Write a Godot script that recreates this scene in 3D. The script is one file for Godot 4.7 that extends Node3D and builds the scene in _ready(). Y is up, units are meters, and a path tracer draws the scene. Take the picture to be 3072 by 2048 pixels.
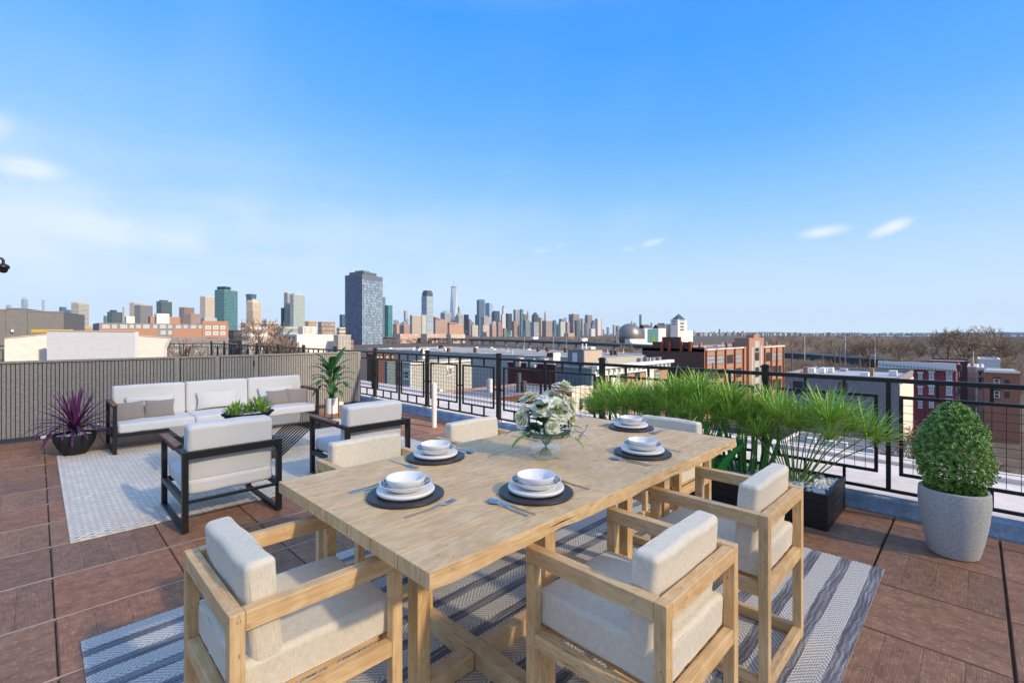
extends Node3D
# A roof terrace with a dining set and lounge, a railing, and a city beyond it.
# World axes: +X runs along the fence, -Z along the railing; the deck is y = 0.

const EYE := 1.36
const STREET := -15.0
const FOCAL := 1410.0 / 1024.0       # focal length over half the picture height
const TURN := 0.77964                # how far the view is turned from -Z towards +X
var rng := RandomNumberGenerator.new()
var M := {}
var taken := {}

class MB:
	var v := PackedVector3Array()
	var n := PackedVector3Array()
	var t := PackedVector2Array()
	var c := PackedColorArray()
	var i := PackedInt32Array()
	var col := Color.WHITE
	var us := 1.0
	var uo := Vector2.ZERO
	func vert(p: Vector3, nn: Vector3, uv := Vector2.ZERO) -> int:
		v.append(p); n.append(nn); t.append(uv); c.append(col)
		return v.size() - 1
	func tri(a: int, b: int, d: int) -> void:      # counter-clockwise seen from outside
		i.append(a); i.append(d); i.append(b)
	func quad(p0: Vector3, p1: Vector3, p2: Vector3, p3: Vector3, w := -1.0, h := -1.0) -> void:
		var nn := (p1 - p0).cross(p3 - p0).normalized()
		var x := (p0.distance_to(p1) if w < 0 else w) * us
		var y := (p0.distance_to(p3) if h < 0 else h) * us
		var a := vert(p0, nn, uo)
		vert(p1, nn, uo + Vector2(x, 0)); vert(p2, nn, uo + Vector2(x, y)); vert(p3, nn, uo + Vector2(0, y))
		tri(a, a + 1, a + 2); tri(a, a + 2, a + 3)
	func box(lo: Vector3, hi: Vector3, faces := 63) -> void:   # bits: -x +x -y +y -z +z
		if faces & 1: quad(Vector3(lo.x, lo.y, lo.z), Vector3(lo.x, lo.y, hi.z), Vector3(lo.x, hi.y, hi.z), Vector3(lo.x, hi.y, lo.z))
		if faces & 2: quad(Vector3(hi.x, lo.y, hi.z), Vector3(hi.x, lo.y, lo.z), Vector3(hi.x, hi.y, lo.z), Vector3(hi.x, hi.y, hi.z))
		if faces & 4: quad(Vector3(lo.x, lo.y, lo.z), Vector3(hi.x, lo.y, lo.z), Vector3(hi.x, lo.y, hi.z), Vector3(lo.x, lo.y, hi.z))
		if faces & 8: quad(Vector3(lo.x, hi.y, hi.z), Vector3(hi.x, hi.y, hi.z), Vector3(hi.x, hi.y, lo.z), Vector3(lo.x, hi.y, lo.z))
		if faces & 16: quad(Vector3(hi.x, lo.y, lo.z), Vector3(lo.x, lo.y, lo.z), Vector3(lo.x, hi.y, lo.z), Vector3(hi.x, hi.y, lo.z))
		if faces & 32: quad(Vector3(lo.x, lo.y, hi.z), Vector3(hi.x, lo.y, hi.z), Vector3(hi.x, hi.y, hi.z), Vector3(lo.x, hi.y, hi.z))
	func cbox(at: Vector3, size: Vector3, faces := 63) -> void:
		box(at - size / 2, at + size / 2, faces)
	# A box with rounded edges; puff swells the broad faces; grain is the axis that u follows.
	func rbox(at: Vector3, half: Vector3, r: float, seg: int, mid := 1, puff := Vector3.ZERO, grain := 0, bend := 0, sd := 0.0) -> void:
		for f in 6:
			var ax: int = f >> 1
			var sg := 1.0 if f & 1 else -1.0
			var a1: int = (ax + 1) % 3
			var a2: int = (ax + 2) % 3
			var g1 := _steps(half[a1], r, seg, mid)
			var g2 := _steps(half[a2], r, seg, mid)
			var first := v.size()
			for y in g2.size():
				for x in g1.size():
					var p := Vector3.ZERO
					p[ax] = half[ax] * sg; p[a1] = g1[x]; p[a2] = g2[y]
					var q := Vector3(clampf(p.x, -half.x + r, half.x - r), clampf(p.y, -half.y + r, half.y - r), clampf(p.z, -half.z + r, half.z - r))
					var nn := (p - q).normalized()
					var o := q + nn * r
					var e1 := 1.0 - pow(absf(p[a1] / half[a1]), 2.6)
					var e2 := 1.0 - pow(absf(p[a2] / half[a2]), 2.6)
					o[ax] += sg * puff[ax] * e1 * e2
					if bend == 1: o += Vector3(sin(o.y * 31 + sd) * 0.0015, sin(o.x * 23 + sd) * 0.002 + sin(o.z * 27) * 0.0015, sin(o.x * 29 + o.y * 17 + sd) * 0.002)
					elif bend == 2 and o.y < 0: o.y += 0.0035 * sin(o.x * 9.0) + 0.003 * sin(o.x * 23.0 + 1.0)
					var uv: Vector2
					if ax == grain: uv = Vector2(p[a1], p[a2])
					else: uv = Vector2(p[grain], p[3 - ax - grain])
					vert(at + o, nn, uo + uv * us)
			var w := g1.size()
			for y in g2.size() - 1:
				for x in w - 1:
					var k := first + y * w + x
					if sg > 0: tri(k, k + 1, k + w + 1); tri(k, k + w + 1, k + w)
					else: tri(k, k + w + 1, k + 1); tri(k, k + w, k + w + 1)
	func _steps(h: float, r: float, seg: int, mid: int) -> PackedFloat32Array:
		var o := PackedFloat32Array()
		for k in seg + 1: o.append(-h + r - r * tan((1.0 - float(k) / seg) * PI / 4))
		for k in range(1, mid): o.append(lerpf(-h + r, h - r, float(k) / mid))
		for k in seg + 1: o.append(h - r + r * tan(float(k) / seg * PI / 4))
		return o
	func tube(pts: Array, rad: Array, sides := 6, cap := true) -> void:
		var first := v.size()
		var m := pts.size()
		var side := Vector3.ZERO
		for k in m:
			var d: Vector3 = (pts[mini(k + 1, m - 1)] - pts[maxi(k - 1, 0)]).normalized()
			if side == Vector3.ZERO: side = d.cross(Vector3.UP if absf(d.y) < 0.9 else Vector3.RIGHT).normalized()
			side = (side - d * side.dot(d)).normalized()
			var up := side.cross(d)
			for s in sides + 1:
				var an := TAU * s / sides
				var nn := side * cos(an) + up * sin(an)
				vert(pts[k] + nn * float(rad[k % rad.size()]), nn, uo + Vector2(float(s) / sides, float(k)) * us)
		for k in m - 1:
			for s in sides:
				var a := first + k * (sides + 1) + s
				tri(a, a + sides + 1, a + 1); tri(a + 1, a + sides + 1, a + sides + 2)
		if cap:
			for e in [0, m - 1]:
				var dd: Vector3 = (pts[0] - pts[1]).normalized() if e == 0 else (pts[m - 1] - pts[m - 2]).normalized()
				var mc := vert(pts[e], dd, uo)
				for s in sides:
					var k0: int = first + e * (sides + 1) + s
					var a0 := vert(v[k0], dd, uo); var a1 := vert(v[k0 + 1], dd, uo)
					if e == 0: tri(mc, a0, a1)
					else: tri(mc, a1, a0)
	func lathe(at: Vector3, prof: Array, sides := 24, sx := 1.0, sz := 1.0) -> void:   # prof: [radius, height] from outside bottom round
		var first := v.size()
		for k in prof.size():
			var p0: Vector2 = prof[maxi(k - 1, 0)]; var p1: Vector2 = prof[mini(k + 1, prof.size() - 1)]
			var tn := (p1 - p0).normalized()
			for s in sides + 1:
				var an := TAU * s / sides
				var nn := Vector3(tn.y * cos(an), -tn.x, tn.y * sin(an)).normalized()
				vert(at + Vector3(prof[k].x * cos(an) * sx, prof[k].y, prof[k].x * sin(an) * sz), nn, Vector2(float(s) / sides * 4.0, float(k)))
		for k in prof.size() - 1:
			for s in sides:
				var a := first + k * (sides + 1) + s
				tri(a, a + sides + 1, a + 1); tri(a + 1, a + sides + 1, a + sides + 2)
	# A leaf: a ribbon that bends from dir towards the ground, folded along its middle.
	func blade(at: Vector3, dir: Vector3, length: float, width: float, droop := 0.5, segs := 5, fold := 0.25, shape := 0.6, rise := 0.25) -> void:
		var p := at
		var d := dir.normalized()
		var side := d.cross(Vector3.UP)
		if side.length() < 0.05: side = Vector3.RIGHT
		side = side.normalized()
		var first := v.size()
		for k in segs + 1:
			var f := float(k) / segs
			var w := width * (pow(sin(PI * clampf(f * (1.0 - rise) + rise * (1.0 - f), 0.0, 1.0)), shape) if f < 1.0 else 0.0)
			var up := side.cross(d).normalized()
			var e := up * w * fold
			vert(p - side * w + e, (up + side * fold).normalized(), Vector2(0, f))
			vert(p, up, Vector2(0.5, f))
			vert(p + side * w + e, (up - side * fold).normalized(), Vector2(1, f))
			d = (d + Vector3.DOWN * droop / segs * (0.5 + f)).normalized()
			p += d * length / segs
		for k in segs:
			var a := first + k * 3
			for s in 2:
				tri(a + s, a + s + 1, a + s + 4); tri(a + s, a + s + 4, a + s + 3)
	func mesh() -> ArrayMesh:
		var am := ArrayMesh.new()
		var arr := []
		arr.resize(Mesh.ARRAY_MAX)
		arr[Mesh.ARRAY_VERTEX] = v; arr[Mesh.ARRAY_NORMAL] = n; arr[Mesh.ARRAY_TEX_UV] = t; arr[Mesh.ARRAY_COLOR] = c; arr[Mesh.ARRAY_INDEX] = i
		am.add_surface_from_arrays(Mesh.PRIMITIVE_TRIANGLES, arr)
		return am

func numbered(called: String) -> String:
	var k: int = taken.get(called, -1) + 1
	taken[called] = k
	return called if k == 0 else "%s_%03d" % [called, k]

func tag(o: Node, label: String, category := "", group := "", kind := "") -> Node:
	if label: o.set_meta("label", label)
	if category: o.set_meta("category", category)
	if group: o.set_meta("group", group)
	if kind: o.set_meta("kind", kind)
	return o

func thing(called: String, label: String, category: String, at := Vector3.ZERO, turn := 0.0, group := "") -> Node3D:
	var o := Node3D.new()
	o.name = numbered(called)
	add_child(o)
	o.position = at; o.rotation.y = turn
	tag(o, label, category, group)
	return o

func part(parent: Node, called: String, shape, m: Material, at := Vector3.ZERO, kind := "") -> MeshInstance3D:
	var o := MeshInstance3D.new()
	o.mesh = shape.mesh() if shape is MB else shape
	o.material_override = m
	o.name = numbered(called) if parent == self else called
	o.position = at
	parent.add_child(o, true)
	if kind: o.set_meta("kind", kind)
	return o

func struct(called: String, shape, m: Material, at := Vector3.ZERO) -> MeshInstance3D:
	return part(self, called, shape, m, at, "structure")

func solo(called: String, label: String, category: String, shape, m: Material, at := Vector3.ZERO, group := "") -> MeshInstance3D:
	var o := part(self, called, shape, m, at)
	tag(o, label, category, group)
	return o

func copy(o: Node3D, label: String, at: Vector3, turn := 0.0) -> Node3D:
	var r: Node3D = o.duplicate()
	r.name = numbered(String(o.name).rstrip("0123456789").trim_suffix("_"))
	add_child(r)
	r.position = at; r.rotation.y = turn
	r.set_meta("label", label)
	return r

# ---------------------------------------------------------------- materials
func lin(r: float, g: float, b: float) -> Color:      # real-world base colour to what albedo_color wants
	return Color(r, g, b).linear_to_srgb()

func flat(r: float, g: float, b: float, rough := 0.7, metal := 0.0) -> StandardMaterial3D:
	var m := StandardMaterial3D.new()
	m.albedo_color = lin(r, g, b); m.roughness = rough; m.metallic = metal
	return m

func tinted(rough := 0.7) -> StandardMaterial3D:       # colours come with the vertices
	var m := StandardMaterial3D.new()
	m.vertex_color_use_as_albedo = true; m.roughness = rough
	return m

func noise_bytes(w: int, h: int, sd: int, freq: float, squeeze := 1, octaves := 3) -> PackedByteArray:
	var ns := FastNoiseLite.new()
	ns.seed = sd; ns.frequency = freq; ns.noise_type = FastNoiseLite.TYPE_SIMPLEX_SMOOTH
	ns.fractal_octaves = octaves
	var im := ns.get_seamless_image(w / squeeze, h)
	if squeeze > 1: im.resize(w, h, Image.INTERPOLATE_CUBIC)
	im.convert(Image.FORMAT_L8)
	return im.get_data()

func picture(w: int, h: int, bytes: PackedByteArray, rgb := true) -> ImageTexture:
	return ImageTexture.create_from_image(Image.create_from_data(w, h, false, Image.FORMAT_RGB8 if rgb else Image.FORMAT_L8, bytes))

func speckled(base: Color, spread: float, sd: int, freq: float, size := 256, squeeze := 1) -> ImageTexture:
	var a := noise_bytes(size, size, sd, freq, squeeze)
	var b := noise_bytes(size, size, sd + 7, freq * 6.0, squeeze, 2)
	var out := PackedByteArray(); out.resize(size * size * 3)
	for k in size * size:
		var f := 1.0 + ((a[k] - 128) * 0.6 + (b[k] - 128) * 0.4) / 128.0 * spread
		out[k * 3] = clampi(int(base.r8 * f), 0, 255); out[k * 3 + 1] = clampi(int(base.g8 * f), 0, 255); out[k * 3 + 2] = clampi(int(base.b8 * f), 0, 255)
	return picture(size, size, out)

func grainy(r: float, g: float, b: float, spread: float, rough: float, metres: float, sd: int, freq := 0.02, relief := 0.0, world := true) -> StandardMaterial3D:
	var m := StandardMaterial3D.new()
	m.albedo_texture = speckled(lin(r, g, b), spread, sd, freq)
	m.roughness = rough
	m.uv1_triplanar = true; m.uv1_world_triplanar = world
	m.uv1_scale = Vector3.ONE / metres
	if relief > 0.0:
		m.heightmap_enabled = true; m.heightmap_scale = relief
		m.heightmap_texture = picture(256, 256, noise_bytes(256, 256, sd + 3, freq * 5.0), false)
	return m

func wood_texture(light: Color, dark: Color, crack: Color, sd: int, w: int, h: int, cracks := 0.75) -> Array:
	var fib := noise_bytes(w, h, sd, 0.10, 32, 3)
	var fine := noise_bytes(w, h, sd + 1, 0.30, 32, 2)
	var warp := noise_bytes(w, h, sd + 2, 0.008, 2, 3)
	var tone := noise_bytes(w, h, sd + 3, 0.006, 1, 3)
	var split := noise_bytes(w, h, sd + 4, 0.06, 8, 2)
	var gate := noise_bytes(w, h, sd + 5, 0.012, 1, 2)
	var out := PackedByteArray(); out.resize(w * h * 3)
	var hm := PackedByteArray(); hm.resize(w * h)
	for y in h:
		for x in w:
			var k := y * w + x
			var ring := sin(y * TAU * 5.0 / h + (warp[k] - 128) * 0.07)
			var f := 0.42 + ring * 0.14 + (fib[k] - 128) / 128.0 * 0.30 + (fine[k] - 128) / 128.0 * 0.16 + (tone[k] - 128) / 128.0 * 0.24
			f = clampf(f, 0.0, 1.0)
			var cr := absf(split[k] - 128) / 128.0
			var g := clampf((0.035 - cr) * 30.0, 0.0, 1.0) * clampf((gate[k] / 255.0 - cracks) * 9.0, 0.0, 1.0)
			var cc := light.lerp(dark, f).lerp(crack, g)
			out[k * 3] = cc.r8; out[k * 3 + 1] = cc.g8; out[k * 3 + 2] = cc.b8
			hm[k] = clampi(int(200 - f * 80 - g * 110), 0, 255)
	return [picture(w, h, out), picture(w, h, hm, false)]

func weave_material(light: Color, dark: Color, threads: int, rough: float, metres: float, relief: float, sd: int) -> StandardMaterial3D:
	var s := 512
	var a := noise_bytes(s, s, sd, 0.09, 8, 2)
	var b := noise_bytes(s, s, sd + 1, 0.09, 8, 2)
	var big := noise_bytes(s, s, sd + 2, 0.01, 1, 3)
	var out := PackedByteArray(); out.resize(s * s * 3)
	var hm := PackedByteArray(); hm.resize(s * s)
	for y in s:
		for x in s:
			var k := y * s + x
			var wx := absf(sin(PI * x * threads / s)); var wy := absf(sin(PI * y * threads / s))
			var over := (int(x * threads / s) + int(y * threads / s)) % 2 == 0
			var hh := wx if over else wy
			var th: float = a[k] if over else b[x * s + y]
			var f := clampf(0.35 + (th - 128) / 128.0 * 0.55 + (1.0 - hh) * 0.35 + (big[k] - 128) / 128.0 * 0.12, 0.0, 1.0)
			var cc := light.lerp(dark, f)
			out[k * 3] = cc.r8; out[k * 3 + 1] = cc.g8; out[k * 3 + 2] = cc.b8
			hm[k] = clampi(int(hh * 200 + (th - 128) * 0.3 + 20), 0, 255)
	var m := StandardMaterial3D.new()
	m.albedo_texture = picture(s, s, out)
	m.heightmap_enabled = true; m.heightmap_scale = relief; m.heightmap_texture = picture(s, s, hm, false)
	m.roughness = rough
	m.uv1_triplanar = true; m.uv1_scale = Vector3.ONE / metres
	m.rim_enabled = true; m.rim = 0.3
	return m

# ---------------------------------------------------------------- camera, sky, sun
const SUN_TOWARDS := Vector3(0.18, 0.0, 0.98)          # on the ground; x along the fence, z back past the viewer
const SUN_HEIGHT := 32.0

func light_and_camera() -> void:
	var cam := Camera3D.new()
	cam.name = "camera"
	cam.projection = Camera3D.PROJECTION_FRUSTUM
	cam.near = 0.05; cam.far = 40000.0
	cam.size = 0.1 / FOCAL
	cam.frustum_offset = Vector2(0, -23.0 / 1410.0 * 0.05)
	cam.position = Vector3(0, EYE, 0)
	cam.rotation.y = deg_to_rad(-45.33)
	add_child(cam)
	var sun := DirectionalLight3D.new()
	sun.name = "sun"
	add_child(sun)
	var to := SUN_TOWARDS.normalized() * cos(deg_to_rad(SUN_HEIGHT)) + Vector3.UP * sin(deg_to_rad(SUN_HEIGHT))
	sun.look_at_from_position(to * 100.0, Vector3.ZERO)
	sun.light_energy = 1.6
	sun.light_color = Color(1.0, 0.91, 0.78)
	sun.light_angular_distance = 2.4
	sun.shadow_enabled = true
	var env := Environment.new()
	env.background_mode = Environment.BG_SKY
	env.tonemap_mode = Environment.TONE_MAPPER_LINEAR
	env.tonemap_exposure = 1.1
	env.sdfgi_enabled = true; env.ssao_enabled = true; env.ssil_enabled = true
	var sky := Sky.new()
	var pm := PanoramaSkyMaterial.new()
	pm.panorama = ImageTexture.create_from_image(sky_picture(to))
	sky.sky_material = pm
	env.sky = sky
	env.fog_enabled = true
	env.fog_density = 0.00003
	env.fog_light_color = Color(0.78, 0.89, 1.0)
	var we := WorldEnvironment.new()
	we.name = "environment"
	we.environment = env
	add_child(we)

func sky_picture(sun: Vector3) -> Image:
	var w := 2048
	var h := 1024
	var stops := [0.0, 4.0, 10.0, 18.0, 26.0, 36.0, 60.0, 90.0]
	var tones := [Color8(214, 234, 250), Color8(208, 231, 251), Color8(184, 218, 252), Color8(140, 196, 252), Color8(98, 173, 252), Color8(70, 157, 250), Color8(58, 138, 240), Color8(54, 128, 232)]
	var table := []
	for k in 181:
		var e := k * 0.5
		var s := 0
		while s < 6 and stops[s + 1] < e: s += 1
		table.append(tones[s].lerp(tones[s + 1], clampf((e - stops[s]) / (stops[s + 1] - stops[s]), 0, 1)).srgb_to_linear())
	var fine := noise_bytes(w, 512, 41, 0.012, 1, 5)
	var streak := noise_bytes(w, 512, 42, 0.02, 4, 4)
	var broad := noise_bytes(w, 512, 43, 0.004, 1, 2)
	var fwd := Vector2(0.7112, -0.7030)
	var out := PackedFloat32Array(); out.resize(w * h * 3)
	var sxz := Vector2(sun.x, sun.z).normalized()
	for y in h:
		var el := 90.0 - (y + 0.5) * 180.0 / h
		if el < -1.0:
			for x in w:
				var k := (y * w + x) * 3
				out[k] = 0.2; out[k + 1] = 0.2; out[k + 2] = 0.2
			continue
		el = maxf(el, 0.0)
		var ce := cos(deg_to_rad(el))
		var se := sin(deg_to_rad(el))
		for x in w:
			var an := (x + 0.5) / w * TAU       # 0 looks along -Z, growing towards +X
			var dx := sin(an)
			var dz := -cos(an)
			var ca := dx * sxz.x + dz * sxz.y
			var eff := el * (0.90 + 0.30 * (1.0 - ca * ca))
			var cc: Color = table[clampi(int(eff * 2.0 + 0.5), 0, 180)]
			var f := dx * fwd.x + dz * fwd.y
			var r := dx * -fwd.y + dz * fwd.x
			var az := rad_to_deg(atan2(r, f))
			var q := mini(y, 511) * w + x
			# thin high cloud, thickest low down to the side the view's edge shows, in patches elsewhere
			var lump := exp(-pow((az + 62.0) / 34.0, 2.0)) + 0.7 * exp(-pow((absf(az) - 150.0) / 40.0, 2.0)) + 0.25 * clampf((broad[q] - 140) / 60.0, 0, 1)
			var band := exp(-pow((el - 9.0) / 6.5, 2.0)) + 0.12 * exp(-pow((el - 26.0) / 12.0, 2.0)) * clampf((broad[q] - 120) / 60.0, 0, 1)
			var a := clampf(lump, 0, 1) * band * (0.26 + 0.33 * clampf((streak[q] + fine[q] - 236) / 70.0, -0.6, 1.3))
			a += clampf((el - 34.0) / 22.0, 0, 1) * clampf(0.50 + (streak[q] + fine[q] - 256) / 110.0, 0.08, 0.75)  # cloud cover added overhead, out of view, to brighten and whiten the fill
			# a few small puffs
			for p in [[33.5, 10.25, 2.3, 0.62, 0.06, 0.95], [39.0, 10.0, 1.7, 0.62, 0.30, 1.0], [16.6, 10.5, 1.1, 0.35, 0.2, 0.5], [14.0, 9.9, 0.9, 0.3, 0.0, 0.3], [3.6, 10.0, 1.2, 0.3, 0.0, 0.28], [6.0, 10.6, 0.8, 0.3, 0.1, 0.25], [-48.8, 16.2, 2.0, 1.3, 0.25, 0.55], [-46.2, 13.8, 2.6, 0.8, 0.1, 0.55], [-39.0, 9.3, 8.0, 1.5, -0.1, 0.26], [-28.0, 7.5, 9.0, 1.4, -0.08, 0.2], [-110.0, 14.0, 5.0, 1.2, 0.1, 0.7], [95.0, 11.0, 4.0, 0.9, 0.0, 0.6]]:
				var u: float = (az - p[0]) / p[2]
				if absf(u) < 2.2:
					var vv: float = (el - p[1] - p[4] * (az - p[0])) / p[3]
					if absf(vv) < 2.4: a += p[5] * clampf(exp(-u * u - vv * vv) * 1.5 - 0.25 + (fine[q] - 128) / 128.0 * 0.9 * exp(-u * u * 0.6 - vv * vv * 0.6), 0, 1)
			a = clampf(a, 0, 0.92)
			var sc := (dx * sun.x + dz * sun.z) * ce + se * sun.y
			var glow := 0.0
			if sc > 0.0:
				glow = 0.16 * pow(sc, 6.0) + 1.6 * pow(sc, 26.0) + 4.0 * pow(sc, 160.0)
			var k := (y * w + x) * 3
			out[k] = lerpf(cc.r, 0.80, a) + glow
			out[k + 1] = lerpf(cc.g, 0.885, a) + glow * 0.98
			out[k + 2] = lerpf(cc.b, 0.98, a) + glow * 0.92
	return Image.create_from_data(w, h, false, Image.FORMAT_RGBF, out.to_byte_array())

# ---------------------------------------------------------------- materials of the terrace
func materials() -> void:
	var oak := wood_texture(Color8(234, 201, 150), Color8(196, 155, 104), Color8(110, 80, 48), 11, 1024, 512, 0.66)
	M.oak = StandardMaterial3D.new()
	M.oak.albedo_texture = oak[0]; M.oak.roughness = 0.55; M.oak.uv1_scale = Vector3(1.0 / 1.2, 2.0, 1)
	M.oak.heightmap_enabled = true; M.oak.heightmap_scale = 0.05; M.oak.heightmap_texture = oak[1]
	M.black = flat(0.006, 0.006, 0.007, 0.45)
	M.rail = flat(0.009, 0.008, 0.009, 0.35)
	M.charcoal = grainy(0.016, 0.016, 0.018, 0.25, 0.75, 0.2, 61, 0.05, 0.1, false)
	M.planter = grainy(0.008, 0.008, 0.009, 0.3, 0.5, 0.3, 62, 0.03, 0.04, false)
	var teak := wood_texture(Color8(150, 92, 60), Color8(104, 60, 40), Color8(64, 36, 24), 23, 512, 128, 0.9)
	M.teak = StandardMaterial3D.new(); M.teak.albedo_texture = teak[0]; M.teak.roughness = 0.45
	M.linen = weave_material(Color8(250, 242, 222), Color8(218, 204, 178), 128, 0.95, 0.22, 0.10, 71)
	M.grey_cloth = weave_material(Color8(217, 216, 213), Color8(200, 199, 196), 128, 0.9, 0.12, 0.02, 75)
	M.taupe = weave_material(Color8(160, 151, 143), Color8(122, 114, 107), 128, 0.95, 0.16, 0.05, 79)
	M.china = flat(0.86, 0.84, 0.81, 0.18)
	M.mat_slate = grainy(0.030, 0.028, 0.029, 0.3, 0.42, 0.25, 64, 0.03, 0.03, false)
	M.steel = flat(0.50, 0.51, 0.53, 0.10, 1.0)
	M.navy = flat(0.012, 0.016, 0.05, 0.3)
	M.concrete = grainy(0.44, 0.44, 0.42, 0.20, 0.9, 0.30, 66, 0.06, 0.05, false)
	M.pebble = grainy(0.82, 0.80, 0.75, 0.25, 0.7, 0.1, 67, 0.03, 0.0)
	M.soil = grainy(0.03, 0.024, 0.02, 0.4, 1.0, 0.1, 68, 0.05, 0.2)
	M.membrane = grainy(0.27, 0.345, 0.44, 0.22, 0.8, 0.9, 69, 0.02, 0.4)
	M.roof_white = grainy(0.62, 0.58, 0.55, 0.10, 0.85, 2.5, 70, 0.012, 0.15)
	M.fence = grainy(0.240, 0.229, 0.216, 0.16, 0.8, 0.35, 81, 0.03, 0.05)
	M.fence_gap = flat(0.045, 0.042, 0.045, 0.9)
	M.pvc = flat(0.72, 0.66, 0.62, 0.5)
	M.glass = StandardMaterial3D.new()
	M.glass.albedo_color = Color(0.70, 0.78, 0.78, 0.10); M.glass.roughness = 0.02; M.glass.transparency = BaseMaterial3D.TRANSPARENCY_ALPHA
	M.tinted_glass = StandardMaterial3D.new()
	M.tinted_glass.albedo_color = Color(0.12, 0.11, 0.11, 0.45); M.tinted_glass.roughness = 0.02; M.tinted_glass.transparency = BaseMaterial3D.TRANSPARENCY_ALPHA
	M.leaf = tinted(0.5); M.leaf.backlight_enabled = true; M.leaf.backlight = Color(0.35, 0.38, 0.2)
	M.petal = tinted(0.7); M.petal.backlight_enabled = true; M.petal.backlight = Color(0.16, 0.16, 0.13)
	M.paint = tinted(0.6)
	deck_material()
	M.rug_grey = rug_grey()
	M.rug_stripe = rug_stripe()

func deck_material() -> void:
	var s := 512
	var fib := noise_bytes(s, s, 31, 0.12, 16, 3)
	var tone := noise_bytes(s, s, 32, 0.01, 1, 4)
	var fine := noise_bytes(s, s, 33, 0.3, 4, 2)
	var dust := noise_bytes(s, s, 34, 0.03, 1, 4)
	var out := PackedByteArray(); out.resize(s * s * 3)
	var hm := PackedByteArray(); hm.resize(s * s)
	var shade := [0.02, -0.07, 0.06, -0.03]
	for y in s:
		var plank := y / 128
		var rib := 0.5 + 0.5 * cos(y * TAU / 8.0)
		var seam := y % 128 < 2
		for x in s:
			var k := y * s + x
			var f = 0.5 + (fib[k] - 128) / 128.0 * 0.30 + (tone[k] - 128) / 128.0 * 0.30 + (fine[k] - 128) / 128.0 * 0.22 + shade[plank]
			var cc := Color8(180, 133, 98).lerp(Color8(120, 85, 62), clampf(f, 0, 1))
			var d := clampf((dust[k] - 168) / 90.0, 0, 0.35)
			cc = cc.lerp(Color8(206, 178, 160), d)
			if seam: cc = cc.darkened(0.3)
			out[k * 3] = cc.r8; out[k * 3 + 1] = cc.g8; out[k * 3 + 2] = cc.b8
			hm[k] = 0 if seam else clampi(int(120 + rib * 100 - f * 30), 0, 255)
	M.deck_tones = []
	var tex := picture(s, s, out)
	var bump := picture(s, s, hm, false)
	for k in [Color(1, 1, 1), Color(0.94, 0.93, 0.93), Color(1.0, 0.95, 0.91), Color(0.90, 0.90, 0.90), Color(0.97, 0.97, 0.95)]:
		var m := StandardMaterial3D.new()
		m.albedo_texture = tex; m.albedo_color = k
		m.heightmap_enabled = true; m.heightmap_scale = 0.12; m.heightmap_texture = bump
		m.roughness = 0.6
		M.deck_tones.append(m)
	M.lit_edge = flat(0.50, 0.44, 0.36, 0.9)
	M.under = flat(0.20, 0.115, 0.08, 0.95)

func rug_grey() -> StandardMaterial3D:
	var s := 1024
	var a := noise_bytes(s, s, 51, 0.006, 1, 4)
	var b := noise_bytes(s, s, 52, 0.12, 1, 2)
	var out := PackedByteArray(); out.resize(s * s * 3)
	var hm := PackedByteArray(); hm.resize(s * s)
	for y in s:
		for x in s:
			var k := y * s + x
			# short slanted knots in staggered rows
			var row := y / 24
			var u := fposmod(x + (row % 2) * 40 + (y % 24) * 0.8, 80.0) / 80.0
			var vv := (y % 24) / 24.0
			var hole := clampf(1.4 - absf(u - 0.5) * 5.2, 0, 1) * clampf(1.2 - absf(vv - 0.5) * 2.6, 0, 1)
			hole *= clampf((a[k] + b[k] - 170) / 90.0, 0.0, 1.0)
			var f := (a[k] - 128) / 128.0 * 0.10 + (b[k] - 128) / 128.0 * 0.12
			var cc := Color8(224, 215, 198).lerp(Color8(92, 87, 76), clampf(hole * 0.85, 0, 1))
			var lit := 1.0 + f
			out[k * 3] = clampi(int(cc.r8 * lit), 0, 255); out[k * 3 + 1] = clampi(int(cc.g8 * lit), 0, 255); out[k * 3 + 2] = clampi(int(cc.b8 * lit), 0, 255)
			hm[k] = clampi(int(200 - hole * 170 + (b[k] - 128) * 0.3), 0, 255)
	var m := StandardMaterial3D.new()
	m.albedo_texture = picture(s, s, out)
	m.heightmap_enabled = true; m.heightmap_scale = 0.4; m.heightmap_texture = picture(s, s, hm, false)
	m.roughness = 0.95
	return m

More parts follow.
